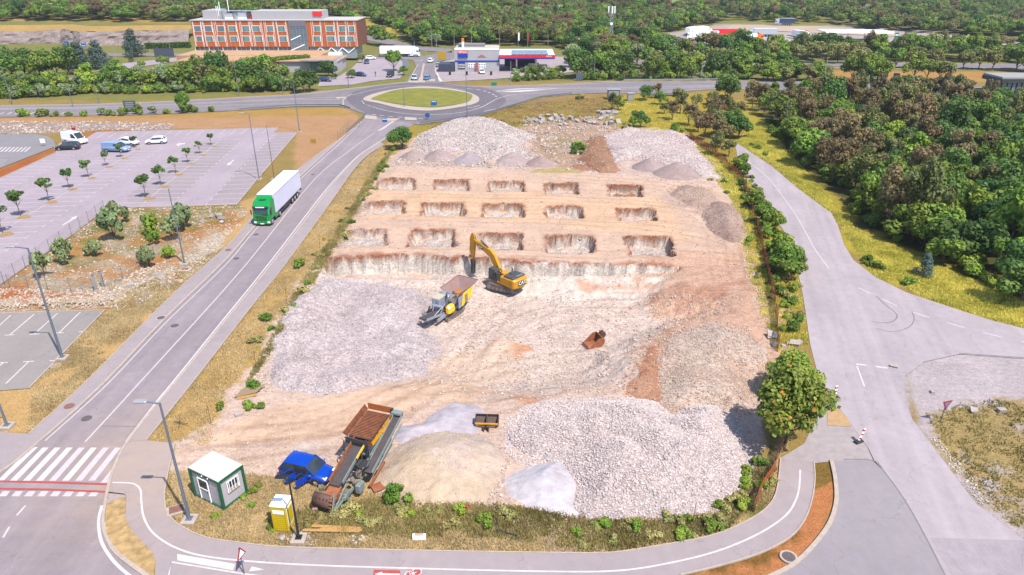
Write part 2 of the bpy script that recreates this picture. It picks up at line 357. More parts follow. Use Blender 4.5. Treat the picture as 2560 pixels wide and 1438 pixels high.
# bottom verge, islands
Z([(420, 1180), (413, 1259), (450, 1316), (600, 1359), (832, 1372), (1339, 1384), (1572, 1379), (1790, 1335), (1888, 1290), (1943, 1221), (1960, 1100), (1870, 1180), (1700, 1290), (1250, 1250), (960, 1200), (700, 1190)], (216, 184, 134), .4, 1, 2, .3, .8)
Z([(740, 1290), (1000, 1235), (1250, 1262), (1360, 1300), (1350, 1350), (760, 1340)], (150, 130, 62), .5, 1.6, 1.5, .15, 1, mixn=.6)
Z([(1355, 1318), (1430, 1318), (1455, 1384), (1365, 1384)], (200, 175, 162), .2, .3, 1, .4, .1)
Z([(1430, 1325), (1560, 1300), (1680, 1300), (1800, 1240), (1900, 1140), (1950, 1140), (1900, 1270), (1780, 1320), (1560, 1372), (1440, 1380)], (130, 130, 70), .5, 1.6, 1.4, .4, 1, mixn=.5)
Z([(2034, 1160), (2078, 1153), (2090, 1250), (2064, 1326), (2000, 1400), (1900, 1450), (1660, 1450), (1760, 1425), (1900, 1380), (2010, 1300), (2037, 1200)], (214, 142, 92), .2, .3, 2, .25, .5)
Z([(2034, 1160), (2078, 1153), (2086, 1200), (2036, 1215)], (150, 120, 60), .2, 1, 1, .25, .7)
Z([(2004, 1330), (1900, 1395), (1660, 1450), (1700, 1450), (1930, 1400)], (140, 105, 50), .2, 1, 1, .25, .7, mixn=.4)
# -- building site
SB = 1.13
Z(site_px, (214, 186, 172), .4, 1.6, 2, .42, 0)
PL = [(960, 422), (1400, 430), (1800, 470), (1860, 560), (1870, 650), (1700, 655), (1300, 645), (820, 638), (850, 600), (925, 470)]
Z(PL, (212, 178, 156), .5, 1.5, 3, .12, 0, z=ZP)
Z([(900, 470), (1400, 480), (1650, 500), (1700, 590), (1300, 560), (880, 545)], (224, 182, 144), 1.5, 5, 6, .08, 0, z=ZP, mixn=.1)
Z([(1640, 470), (1740, 480), (1870, 560), (1840, 580), (1780, 560), (1660, 500)], (196, 166, 154), .8, 3, 3, .25, 0, z=ZP, mixn=.2)
Z([(1000, 385), (1300, 370), (1500, 330), (1720, 345), (1800, 455), (1400, 432), (960, 420)], (205, 180, 172), .6, 2.5, 3, .7, 0)
Z([(1300, 300), (1520, 290), (1560, 330), (1480, 400), (1430, 430), (1340, 420), (1320, 360)], (176, 138, 112), .8, 3.5, 3, .6, .3, mixn=.1)
Z([(1320, 330), (1450, 320), (1440, 400), (1370, 400)], (140, 120, 75), .8, 3, 2, .3, .8, mixn=.5)
Z([(1440, 400), (1540, 405), (1545, 440), (1430, 432)], (150, 95, 65), .6, 2, 2, .5, 0, mixn=.2)
Z([(1330, 425), (1440, 425), (1470, 440), (1330, 436)], (165, 150, 85), .4, 1.5, 2, .2, .5, mixn=.3)
Z([(790, 680), (1150, 668), (1500, 700), (1860, 745), (1700, 830), (1590, 900), (1560, 990), (1250, 990), (1000, 960), (680, 990), (690, 840)], (220, 202, 196), 1, 2, 3, .55, 0, z=-1.5)
Z([(1500, 690), (1880, 640), (1920, 800), (1925, 900), (1890, 1000), (1700, 1010), (1640, 1010), (1600, 880), (1650, 840), (1690, 790), (1600, 740)], (204, 160, 134), 1, 4, 4, .5, 0, z=-.8, mixn=.1)
Z([(1640, 840), (1780, 830), (1850, 860), (1760, 910), (1660, 900)], (186, 130, 98), .8, 2.5, 3, .45, 0, z=-1, mixn=.15)
Z([(1700, 905), (1850, 900), (1830, 960), (1700, 950)], (205, 152, 112), .6, 2, 3, .35, 0, mixn=.1)
Z([(1530, 955), (1600, 965), (1640, 1000), (1560, 990)], (206, 136, 96), .4, 1.5, 2, .4, 0)
Z([(1640, 720), (1700, 780), (1850, 790), (1900, 700), (1800, 690)], (180, 125, 100), .8, 4, 3, .4, 0, mixn=.55)
Z([(1240, 850), (1330, 870), (1320, 900), (1260, 885)], (215, 145, 100), .4, 1.5, 1.5, .4, 0, z=-2)
Z([(1290, 980), (1350, 985), (1340, 1008), (1290, 1005)], (212, 150, 115), .4, 1.2, 1.5, .4, 0)
Z([(900, 980), (1060, 890), (1150, 890), (1260, 960), (1100, 1000), (820, 1100), (560, 1120), (430, 1150), (520, 1080), (640, 1030), (760, 1010)], (224, 188, 160), .8, 2, 4, .2, 0)
Z([(1000, 900), (1260, 850), (1300, 920), (1200, 970), (1060, 950)], (226, 200, 180), .8, 3, 3, .3, 0, mixn=.3, z=-1.5)
Z([(433, 1103), (700, 1130), (900, 1200), (640, 1190), (470, 1195), (423, 1173)], (218, 190, 172), .5, 1, 2, .4, 0)
Z([(740, 1170), (700, 1150), (760, 1105), (800, 1110), (780, 1160)], (205, 190, 185), .4, .8, 1.5, .3, 0)
Z([(1320, 700), (1500, 712), (1680, 722), (1640, 745), (1400, 760), (1300, 740)], (232, 218, 212), 1, 3, 3, .3, 0, z=ZF, mixn=.2)
Z([(1450, 720), (1850, 735), (1850, 742), (1450, 732)], (212, 165, 145), .3, 1.5, 4, .2, 0, z=-2, mixn=.35)
# -- far zones
SB = 1.0
Z([(1560, 152), (2560, 162), (2900, 168), (2900, 176), (2400, 174), (1560, 163)], (205, 180, 160), .5, 1, 8, 0, 0)
Z([(900, 60), (1010, 75), (1000, 95), (900, 98)], (200, 175, 75), 3, 10, 12, 0, .4, mixn=.2)
Z([(-600, 84), (110, 84), (480, 88), (480, 82), (0, 78), (-600, 76)], (200, 165, 95), 2, 6, 12, 0, .4)
Z([(1540, 88), (1700, 80), (1800, 62), (2060, 64), (2300, 74), (2480, 100), (2560, 96), (2900, 110), (2900, 124), (2100, 116), (1660, 108)], (205, 192, 186), 2, 4, 10, 0, 0)
ROAD_POLYS = []                          # filled below, before the ground is meshed
# ---------------------------------------------------------------- roads, pavements, markings (polygons first, ground after)
def asphalt(name, col, var=.10, streak=None):
    m = bpy.data.materials.new(name); m.use_nodes = True; N, K = m.node_tree.nodes, m.node_tree.links
    b = N['Principled BSDF']; b.inputs['Roughness'].default_value = .9; b.inputs['Specular IOR Level'].default_value = .2
    g = N.new('ShaderNodeNewGeometry')
    def noise(s_, d, st=(1, 1, 1), rot=0):
        mp = N.new('ShaderNodeMapping'); mp.inputs['Scale'].default_value = st; mp.inputs['Rotation'].default_value = (0, 0, rot)
        n = N.new('ShaderNodeTexNoise'); n.inputs['Scale'].default_value = s_; n.inputs['Detail'].default_value = d; n.inputs['Roughness'].default_value = .6
        K.new(g.outputs['Position'], mp.inputs[0]); K.new(mp.outputs[0], n.inputs['Vector']); return n.outputs[0]
    def mr(o, a, b_):
        r = N.new('ShaderNodeMapRange'); r.inputs[1].default_value = .25; r.inputs[2].default_value = .75; r.inputs[3].default_value = a; r.inputs[4].default_value = b_
        K.new(o, r.inputs[0]); return r.outputs[0]
    def mul(a, b_): n = N.new('ShaderNodeMath'); n.operation = 'MULTIPLY'; K.new(a, n.inputs[0]); K.new(b_, n.inputs[1]); return n.outputs[0]
    f = mul(mul(mul(mr(noise(.12, 6), 1-var*1.2, 1+var*1.2), mr(noise(1.1, 8), 1-var, 1+var*.9)), mr(noise(14, 4), 1-var*.9, 1+var*.9)), mr(noise(.5, 5, (1, .08, 1), .35), 1-var*.8, 1+var*.5))
    v = N.new('ShaderNodeTexVoronoi'); v.feature = 'DISTANCE_TO_EDGE'; v.inputs['Scale'].default_value = .16
    mp = N.new('ShaderNodeMapping'); nn = N.new('ShaderNodeTexNoise'); nn.inputs['Scale'].default_value = .7; nn.inputs['Detail'].default_value = 4
    K.new(g.outputs['Position'], nn.inputs['Vector']); ad = N.new('ShaderNodeVectorMath'); ad.operation = 'MULTIPLY_ADD'; ad.inputs[1].default_value = (2.5, 2.5, 2.5)
    K.new(nn.outputs[1], ad.inputs[0]); K.new(g.outputs['Position'], ad.inputs[2]); K.new(ad.outputs[0], v.inputs['Vector'])
    cr = N.new('ShaderNodeMapRange'); cr.inputs[1].default_value = 0; cr.inputs[2].default_value = .007; cr.inputs[3].default_value = .8; cr.inputs[4].default_value = 1
    K.new(v.outputs['Distance'], cr.inputs[0]); f = mul(f, cr.outputs[0])
    vm = N.new('ShaderNodeVectorMath'); vm.operation = 'SCALE'; vm.inputs[0].default_value = al(*col); K.new(f, vm.inputs[3])
    if streak is not None:               # tyre-worn lanes along the carriageway
        mp2 = N.new('ShaderNodeMapping'); mp2.vector_type = 'TEXTURE'; mp2.inputs['Scale'].default_value = (60, 1.1, 1); mp2.inputs['Rotation'].default_value = (0, 0, streak); K.new(g.outputs['Position'], mp2.inputs[0])
        n5 = N.new('ShaderNodeTexNoise'); n5.inputs['Scale'].default_value = 1; n5.inputs['Detail'].default_value = 3; K.new(mp2.outputs[0], n5.inputs['Vector']); f = mul(f, mr(n5.outputs[0], .88, 1.10)); K.new(f, vm.inputs[3])
    # pale site dust dragged out round the entrance
    dst = N.new('ShaderNodeVectorMath'); dst.operation = 'DISTANCE'; K.new(g.outputs['Position'], dst.inputs[0]); dst.inputs[1].default_value = tuple(G(395, 1150))
    dr = N.new('ShaderNodeMapRange'); dr.inputs[1].default_value = 12; dr.inputs[2].default_value = 2; dr.inputs[3].default_value = 0; dr.inputs[4].default_value = .9; K.new(dst.outputs['Value'], dr.inputs[0])
    dm = mul(dr.outputs[0], mr(noise(.35, 5, (1, 2.2, 1)), .1, 1.0)); mxd = N.new('ShaderNodeMix'); mxd.data_type = 'RGBA'; mxd.inputs[7].default_value = (*al(222, 196, 178), 1)
    K.new(dm, mxd.inputs[0]); K.new(vm.outputs[0], mxd.inputs[6]); K.new(mxd.outputs[2], b.inputs['Base Color'])
    return m
_d = G(860, 342)-G(259, 960); _d2 = G(1994, 560)-G(2080, 860); AS_MAIN = asphalt('asphalt_worn', (184, 171, 181), streak=math.atan2(_d.y, _d.x)); AS_WALK = asphalt('asphalt_footway', (200, 186, 192), .07); AS_RIGHT = asphalt('asphalt_bleached', (212, 200, 210), .09, math.atan2(_d2.y, _d2.x))
AS_NEW = asphalt('asphalt_grey', (186, 178, 188), .07); AS_DARK = asphalt('asphalt_dark', (142, 134, 146)); AS_LOT = asphalt('asphalt_car_park', (205, 190, 204), .08); AS_LOT2 = asphalt('asphalt_car_park_near', (184, 176, 176), .06)
AS_HWY = asphalt('asphalt_highway', (166, 158, 166)); AS_LOTD = asphalt('asphalt_car_park_inner', (194, 180, 190), .06)
CONC = mat('kerb_concrete', al(222, 205, 195), .9, noise=.12, nscale=3)
WHITE = mat('road_paint_white', al(248, 240, 244, 2.2), .7, noise=.12, nscale=2.5); WORN = mat('road_paint_worn', al(244, 232, 240), .8, noise=.10, nscale=6)
RED = mat('road_paint_red', al(222, 92, 88), .7, noise=.12, nscale=4)
def sheet(name, px, m, z=.03, clear=True, sm=None, pts=None):
    P = pts or (smooth_line([G(x, y) for x, y in px], sm, closed=True) if sm else [G(x, y) for x, y in px])
    if clear: ROAD_POLYS.append([tuple(p[:2]) for p in P])
    o = MB().poly([(p.x, p.y, z) for p in P], m).build(name, m); o['kind'] = 'structure'; return o
def strip_pts(mb, P, w_, z, m=None, h=None):     # flat (or raised, h) strip along world points
    P = [Vector((p[0], p[1], 0)) for p in P]; n = len(P); Lf, Rt = [], []
    for i in range(n):
        d = (P[min(i+1, n-1)]-P[max(i-1, 0)]).normalized(); nn = Vector((-d.y, d.x, 0))*w_/2
        Lf.append(P[i]+nn); Rt.append(P[i]-nn)
    vs = [(p.x, p.y, z) for p in Lf]+[(p.x, p.y, z) for p in Rt]; fs = [(n+i, n+i+1, i+1, i) for i in range(n-1)]
    if h: 
        vs += [(p.x, p.y, z-h) for p in Lf]+[(p.x, p.y, z-h) for p in Rt]
        fs += [(i, i+1, 2*n+i+1, 2*n+i) for i in range(n-1)]+[(n+i+1, n+i, 3*n+i, 3*n+i+1) for i in range(n-1)]
    mb.mesh(vs, fs, m=m); return mb
def line(mb, px, w_, z=.038, m=None, sm=0):
    P = [G(*p) for p in px]
    if sm: P = smooth_line(P, sm)
    return strip_pts(mb, P, w_, z, m)
def dashes(mb, px, w_, on, off, z=.038, m=None, sm=6):
    P = [G(*p) for p in px]
    if sm: P = smooth_line(P, sm)
    acc = 0; seg = []; out = []; draw = True
    dense = []
    for a, b in zip(P, P[1:]):
        k = max(1, int((b-a).length/.25)); dense += [a.lerp(b, i/k) for i in range(k)]
    dense.append(P[-1])
    for a, b in zip(dense, dense[1:]):
        acc += (b-a).length
        if draw: seg += [a] if not seg else []; seg.append(b)
        if acc > (on if draw else off):
            if draw and len(seg) > 1: out.append(seg)
            seg = []; draw = not draw; acc = 0
    for s_ in out: strip_pts(mb, [s_[0], s_[-1]], w_, z, m)
kerb = MB(); mk = MB(); mk.cur = WHITE
# main road, left
kl = [(-60, 1205), (0, 1182), (83, 1119), (259, 960), (415, 795), (560, 655), (637, 567), (747, 445), (860, 342), (885, 320), (910, 297), (914, 288), (905, 278)]
kr = [(1035, 312), (1000, 330), (952, 357), (905, 385), (860, 430), (810, 490), (680, 660), (560, 808), (437, 960), (405, 997), (319, 1106), (290, 1160), (272, 1216), (259, 1292), (262, 1332), (289, 1379), (365, 1438), (420, 1475)]
sheet('road', [(-80, 1212)]+kl[1:]+[(960, 285), (1035, 312)]+kr[1:]+[(420, 1700), (-900, 1700), (-900, 1300)], AS_MAIN)
walkL = [(855, 345), (790, 390), (745, 425), (632, 542), (575, 610), (462, 710), (350, 820), (212, 960), (72, 1087), (-200, 1072)]
sheet('pavement', [(0, 1182), (83, 1119), (259, 960), (415, 795), (560, 655), (637, 567), (747, 445), (860, 342)]+walkL+[(-200, 1275)], AS_WALK, .1)
walkR = [(960, 362), (915, 392), (880, 430), (830, 502), (715, 660), (639, 755), (480, 960), (440, 1010), (366, 1103)]
sheet('pavement', [(952, 357), (905, 385), (860, 430), (810, 490), (680, 660), (560, 808), (437, 960), (405, 997), (319, 1106)]+walkR[::-1], AS_WALK, .1)
pth_in = [(437, 1110), (423, 1173), (413, 1226), (413, 1259), (420, 1286), (450, 1316), (516, 1346), (600, 1359), (689, 1369), (832, 1374), (1040, 1379), (1339, 1384), (1499, 1385), (1572, 1379), (1680, 1361), (1790, 1338), (1880, 1298), (1925, 1262), (1943, 1221), (1951, 1148)]
pth_out = [(2034, 1157), (2037, 1197), (2030, 1250), (2012, 1300), (1975, 1345), (1900, 1385), (1800, 1416), (1700, 1440), (1500, 1480)]
sheet('cycle_path', [(319, 1106), (366, 1103)]+pth_in+pth_out+[(1300, 1495), (600, 1500), (385, 1480), (389, 1420), (389, 1405), (382, 1385), (332, 1332), (314, 1299), (316, 1242), (312, 1237), (272, 1232), (272, 1216), (290, 1160)], AS_WALK, .09)
isl = [(267, 1262), (316, 1244), (314, 1299), (332, 1332), (382, 1385), (389, 1405), (386, 1450), (375, 1450), (289, 1386), (268, 1345), (262, 1310)]
isl_o = sheet('dry_grass_verge', isl, None, .115, clear=False); isl_o.data.materials.clear(); isl_o.data.materials.append(mat('dry_grass_turf', al(220, 184, 128), .95, noise=.3, nscale=2.2, bump=.6, bscale=12))
sheet('pavement', [(272, 1236), (313, 1240), (316, 1244), (267, 1262)], mat('gravelly_concrete', al(205, 185, 182), .9, noise=.15, nscale=6), .112, clear=False)
# lower right
sheet('road', [(2078, 1153), (2180, 1151), (2209, 1178), (2261, 1250), (2313, 1342), (2362, 1438), (2450, 1700), (1500, 1700), (1500, 1482), (1900, 1455), (1990, 1408), (2064, 1326), (2088, 1262), (2089, 1202)], AS_NEW, .034)
rl = [(1838, 362), (1840, 374), (1850, 428), (1892, 475), (1931, 518), (1943, 553), (1966, 588), (1990, 658), (2009, 748), (2025, 860), (2040, 920), (2060, 965), (2085, 1000)]
rr = [(1842, 358), (1931, 417), (1994, 471), (2079, 534), (2095, 565), (2110, 612), (2134, 651), (2188, 693), (2266, 732), (2383, 771), (2480, 802), (2560, 822), (2800, 880)]
sheet('road', rr+[(2800, 905), (2560, 897), (2398, 886), (2310, 905), (2262, 940), (2262, 1000), (2281, 1049), (2374, 1174), (2442, 1262), (2560, 1350), (2900, 1640), (2420, 1700), (2362, 1438), (2313, 1342), (2261, 1250), (2209, 1178), (2185, 1151), (2170, 1120), (2120, 1050), (2085, 1000)]+rl[::-1], AS_RIGHT, .03)
sheet('gravel_apron', [(1951, 1146), (2034, 1159), (2078, 1154), (2183, 1152), (2168, 1118), (2120, 1050), (2085, 1000), (2060, 1010), (2010, 1110)], mat('concrete_patch', al(200, 188, 192), .95, noise=.12, nscale=1.5), .02, clear=False)
sheet('sandy_patch', [(2068, 1030), (2095, 1022), (2118, 1045), (2128, 1068), (2068, 1065)], mat('sand_patch', al(222, 182, 135), .95, noise=.12, nscale=2), .05, clear=False)
sheet('road', [(2325, 1345), (2560, 1352), (2700, 1400), (2700, 1480), (2380, 1440)], asphalt('asphalt_patch', (198, 186, 198), .12), .036, clear=False)
# car parks
lot2 = [(-500, 790), (0, 784), (262, 776), (82, 962), (71, 972), (0, 977), (-500, 985)]
sheet('parking_lot', lot2, AS_LOT2, .032)
lot1 = [(213, 347), (240, 331), (640, 321), (696, 320), (682, 332), (742, 332), (640, 452), (592, 512), (400, 518), (305, 519), (260, 526), (180, 588), (60, 672), (0, 712), (-500, 980), (-500, 690), (0, 446), (138, 383), (148, 358)]
sheet('parking_lot', lot1, AS_LOT, .032)
sheet('parking_lot', [(-500, 336), (0, 336), (88, 336), (120, 341), (135, 353), (140, 366), (0, 421), (-500, 640)], asphalt('asphalt_forecourt', (172, 168, 176), .06), .032)
sheet('parking_lot', [(698, 334), (742, 334), (640, 454), (594, 511), (516, 513), (598, 420), (640, 380)], AS_LOTD, .036, clear=False)
sheet('parking_lot', [(560, 354), (600, 354), (520, 430), (433, 508), (318, 508), (318, 490), (430, 410), (495, 354)], AS_LOTD, .036, clear=False)
# highway, roundabout
hw_t = [(-900, 273), (0, 265), (320, 259), (640, 242), (740, 237), (866, 223), (991, 209), (1020, 205), (1098, 204), (1110, 209), (1175, 216), (1250, 216), (1408, 211), (1536, 204), (1799, 203), (2070, 206), (2270, 212), (2470, 217), (2560, 220), (3200, 228)]
hw_b = [(3200, 262), (2560, 248), (2345, 241), (2245, 236), (2100, 228), (1793, 223), (1645, 233), (1526, 232), (1425, 236), (1350, 243), (1288, 262), (1200, 289), (1113, 302), (1048, 312), (960, 300), (908, 284), (878, 273), (853, 266), (740, 266), (595, 276), (450, 284), (320, 289), (0, 293), (-900, 300)]
sheet('highway', hw_t+hw_b, AS_HWY, .034)
rb = [(868, 250), (880, 232), (930, 218), (1000, 209), (1080, 207), (1160, 212), (1225, 224), (1262, 245), (1258, 262), (1215, 283), (1140, 297), (1050, 305), (960, 295), (900, 276)]
sheet('roundabout', rb, AS_DARK, .040, sm=5, clear=False)
apr = [(908, 250), (935, 235), (1000, 222), (1063, 217), (1130, 223), (1172, 232), (1197, 245), (1188, 260), (1125, 273), (1063, 278), (1000, 272), (950, 260)]
sheet('roundabout_kerb', apr, CONC, .12, sm=5, clear=False)
grs = [(930, 247), (980, 229), (1025, 223), (1090, 223), (1140, 229), (1174, 236), (1181, 244), (1163, 258), (1085, 270), (1000, 263), (945, 252)]
g_o = sheet('roundabout_lawn', grs, mat('lawn_yellow_green', al(176, 165, 40), .95, noise=.25, nscale=.35, col2=al(128, 140, 34), bump=.8, bscale=3), .22, sm=5, clear=False)
ex = [(1014, 212), (1022, 195), (1040, 168), (1035, 152), (1000, 146), (900, 148), (800, 150), (800, 140), (946, 138), (1060, 140), (1130, 128), (1240, 122), (1240, 136), (1140, 146), (1090, 155), (1085, 175), (1098, 208)]
sheet('road', ex, AS_HWY, .036)
sheet('road', [(905, 84), (1060, 118), (1130, 122), (1130, 132), (1040, 126), (905, 98)], AS_HWY, .036)
sheet('forecourt', [(1100, 206), (1086, 178), (1090, 158), (1140, 146), (1240, 138), (1400, 142), (1490, 146), (1500, 160), (1440, 180), (1380, 185), (1250, 197), (1150, 203)], asphalt('asphalt_forecourt_pink', (205, 190, 198), .06), .034)
sheet('parking_lot', [(795, 216), (800, 203), (850, 190), (880, 170), (900, 150), (945, 142), (1000, 150), (1020, 165), (1000, 196), (930, 203), (880, 212)], AS_LOT, .034)
sheet('road', [(180, 195), (300, 160), (480, 140), (480, 148), (330, 170), (260, 185), (200, 212), (120, 212)], AS_LOT, .034)
sheet('road', [(260, 134), (480, 134), (480, 140), (260, 141)], AS_HWY, .034)
sheet('highway', [(1560, 150), (2560, 160), (2900, 166), (2900, 175), (2560, 172), (1560, 160)], AS_HWY, .034)
sheet('service_area', [(1640, 98), (1720, 84), (1850, 90), (2100, 95), (2480, 104), (2560, 98), (2900, 106), (2900, 118), (2300, 116), (2000, 116), (1700, 110)], AS_RIGHT, .05)
sheet('service_area', [(1830, 62), (2060, 66), (2180, 82), (2400, 96), (2200, 90), (1900, 76), (1800, 84)], mat('service_ground', al(218, 192, 172), .95, noise=.1, nscale=.05), .05)
# kerbs
for pts, sm in ((kl[:-3], 4), (kr[2:], 4)): strip_pts(kerb, smooth_line([G(*p) for p in pts], sm), .2, .125, h=.12)
for pts in (pth_in, pth_out[:-1], walkL[:-1], walkR): strip_pts(kerb, smooth_line([G(*p) for p in pts], 4), .09, .135, h=.13)
strip_pts(kerb, smooth_line([G(*p) for p in [(2078, 1153), (2088, 1202), (2089, 1262), (2064, 1326), (1990, 1408), (1900, 1455)]], 5), .28, .14, h=.13)
strip_pts(kerb, smooth_line([G(*p) for p in [(262, 1310), (268, 1345), (289, 1386), (375, 1452)]], 4), .12, .14, h=.12)
for pts in (lot2[1:5], [(-300, 585), (0, 446), (138, 383)], [(240, 331), (640, 321), (696, 320), (682, 332), (742, 332), (640, 452), (592, 512), (400, 518), (305, 519), (260, 526), (180, 588), (0, 712), (-300, 872)]):
    strip_pts(kerb, [G(*p) for p in pts], .13, .10, h=.1)
strip_pts(kerb, smooth_line([G(*p) for p in hw_t[1:8]], 3), .35, .14, h=.12); strip_pts(kerb, smooth_line([G(*p) for p in hw_t[9:16]], 3), .35, .14, h=.12)
strip_pts(kerb, smooth_line([G(*p) for p in hw_b[3:8]], 3), .3, .14, h=.12)
o = kerb.build('kerb', CONC); o['kind'] = 'structure'
# splitter islands
spl = MB()
for q in ([(911, 290), (941, 292), (941, 301), (913, 298)], [(968, 297), (1000, 298), (985, 304), (966, 303)], [(1012, 294), (1041, 296), (1041, 302), (1012, 301)], [(1022, 203), (1045, 203), (1045, 208), (1020, 207)], [(1066, 199), (1087, 199), (1087, 204), (1064, 204)], [(1058, 160), (1062, 160), (1056, 190), (1064, 207), (1044, 207), (1052, 190)], [(840, 245), (866, 243), (862, 246), (842, 248)]):
    spl.poly([tuple(G(x, y))[:2]+(.16,) for x, y in q]); strip_pts(spl, [G(*p) for p in q+q[:1]], .1, .158, h=.15)
spl.build('traffic_island', CONC)['kind'] = 'structure'
# markings on the main road
line(mk, [(935, 335), (925, 340), (870, 380), (785, 450), (617, 660), (347, 960), (213, 1106)], .14, sm=4, m=WORN)
line(mk, [(903, 305), (865, 345), (752, 448), (640, 573), (567, 660), (422, 800), (270, 960), (113, 1103)], .13, sm=4, m=WORN)
line(mk, [(990, 328), (945, 357), (898, 388), (855, 430), (803, 490), (672, 660), (552, 808), (429, 960), (398, 997), (316, 1104)], .16, sm=4)
line(mk, [(64, 1265), (42, 1290)], .13); line(mk, [(24, 1318), (8, 1345)], .13)
line(mk, [(255, 1265), (247, 1300), (250, 1340), (262, 1372), (290, 1410), (330, 1445)], .2, sm=5)
for i in range(7):                       # zebra crossing
    xt = 107+i*30.2; xb = 25+i*32.6
    line_ = [G(xt, 1120), G(xt+15, 1120), G(xb+17, 1203), G(xb, 1203)]
    mk.poly([(p.x, p.y, .038) for p in line_], WORN if i in (3, 5, 6) else WHITE)
mk.poly([(p.x, p.y, .038) for p in [G(80, 1119), G(95, 1119), G(10, 1202), G(-6, 1202)]]); mk.poly([(p.x, p.y, .038) for p in [G(296, 1153), G(286, 1180), G(268, 1208), G(252, 1208)]], WORN)
for i in range(8):
    x0 = i*32-4; mk.poly([(p.x, p.y, .038) for p in [G(x0+12, 1229), G(x0+30, 1229), G(x0+20, 1242), G(x0, 1242)]], WORN)
line(mk, [(-200, 1201), (0, 1204.5), (120, 1207), (272, 1212)], .2, .044, m=RED); line(mk, [(-200, 1220), (0, 1223), (120, 1225), (268, 1231)], .2, .044, m=RED)
# cycle path markings
zc = .098
line(mk, [(282, 1209), (319, 1210), (339, 1214), (352, 1228), (354, 1255), (359, 1292), (375, 1325), (400, 1349), (440, 1372), (500, 1391), (600, 1404), (766, 1415), (1040, 1424), (1340, 1431), (1539, 1430), (1680, 1409), (1800, 1378), (1900, 1335), (1965, 1290), (1990, 1250), (1998, 1215), (2000, 1177)], .13, zc, sm=5)
for q in ([(444, 1388), (589, 1413), (583, 1429), (444, 1404)], [(630, 1419), (662, 1427), (623, 1432)],):
    mk.poly([(p.x, p.y, zc+.003) for p in [G(*k) for k in q]])
line(mk, [(420, 1450), (430, 1408), (600, 1436), (700, 1450)], .12, zc)
mk.poly([(p.x, p.y, zc) for p in [G(*k) for k in [(935, 1427), (1001, 1429), (1002, 1460), (930, 1458)]]], RED); mk.poly([(p.x, p.y, zc) for p in [G(*k) for k in [(1020, 1428), (1052, 1427), (1054, 1450), (1016, 1450)]]], RED)
mk.poly([(p.x, p.y, zc+.004) for p in [G(*k) for k in [(936, 1438), (957, 1432), (955, 1436), (1000, 1437), (1000, 1441), (955, 1441), (956, 1445)]]])
cw = G(1042, 1433); strip_pts(mk, [cw+Vector((.3*math.cos(a/12*2*PI), .3*math.sin(a/12*2*PI), 0)) for a in range(13)], .07, zc+.004)
cw = G(1024, 1440); strip_pts(mk, [cw+Vector((.3*math.cos(a/12*2*PI), .3*math.sin(a/12*2*PI), 0)) for a in range(13)], .07, zc+.004)
strip_pts(mk, [G(1024, 1440), G(1032, 1437), G(1042, 1433)], .06, zc+.005); strip_pts(mk, [G(1022, 1431), G(1026, 1438)], .06, zc+.005)
# right road markings
line(mk, [(1843, 387), (1870, 405), (1920, 445), (1970, 510), (2000, 555), (2035, 620), (2072, 672)], .15, m=WORN, sm=4)
dashes(mk, [(2146, 720), (2200, 746), (2275, 779), (2360, 805), (2440, 828), (2560, 856), (2750, 890)], .14, 1.6, 1.6)
dashes(mk, [(2140, 911), (2180, 916), (2240, 924)], .22, .8, .7); line(mk, [(2142, 916), (2161, 967)], .13)
# bay lines: rows interpolated in the world
def bays(a0, a1, b0, b1, n, tick=.45, w_=.13, skip=(), k0=0, k1=0):
    A0, A1, B0, B1 = G(*a0), G(*a1), G(*b0), G(*b1)
    for i in range(-k0, n+k1):
        t = i/(n-1)
        p, q = A0+(A1-A0)*t, B0+(B1-B0)*t; strip_pts(mk, [p, q], w_, .04, WORN)
        if tick:
            d = (B1-B0).normalized()*tick; strip_pts(mk, [q-d, q+d], w_, .044, WORN)
            if tick > .5: pass
bays((138, 388), (-70, 478), (185, 389), (15, 478), 12, k1=4)
bays((243, 395), (18, 520), (372, 393), (187, 515), 14, k0=3, k1=8)
bays((491, 355), (292, 508), (598, 358), (433, 506), 18)
bays((742, 336), (594, 510), (680, 340), (516, 512), 19)
bays((262, 334), (696, 322), (243, 345), (682, 334), 17, 0)
line(mk, [(360, 360), (303, 399), (12, 574), (-60, 618)], .1, m=WORN); line(mk, [(546, 355), (358, 509)], .1, m=WORN)
for a, b in (((27, 789), (-40, 850)), ((86, 786), (24, 839)), ((144, 784), (86, 836)), ((201, 781), (148, 833)), ((72, 905), (15, 960)), ((8, 908), (-40, 950))): line(mk, [a, b], .13)
for a, b in (((12, 839), (36, 838)), ((74, 837), (99, 836)), ((136, 834), (160, 833)), ((197, 831), (208, 830)), ((58, 906), (86, 904)), ((-10, 909), (21, 907)), ((124, 903), (138, 902))): line(mk, [a, b], .14, .044)
for q in ([(440, 362), (451, 357), (449, 359.5), (464, 358), (462, 361), (448, 363), (449, 368)], [(567, 415), (571, 407), (574, 408), (583, 400), (586, 401), (577, 409), (580, 411)], [(194, 540), (190, 547), (184, 549), (157, 565), (156, 563), (181, 547), (176, 546)]):
    mk.poly([(p.x, p.y, .05) for p in [G(*k) for k in q]])
for i in range(9):                       # crossing in the far left car park
    x0 = -20+i*10; mk.poly([(p.x, p.y, .04) for p in [G(x0+14, 368), G(x0+18, 368), G(x0+5, 380), G(x0, 380)]], WORN)
for i in range(6): line(mk, [(-30, 398+i*3), (18-i*2, 399+i*3)], .1, .04, WORN)
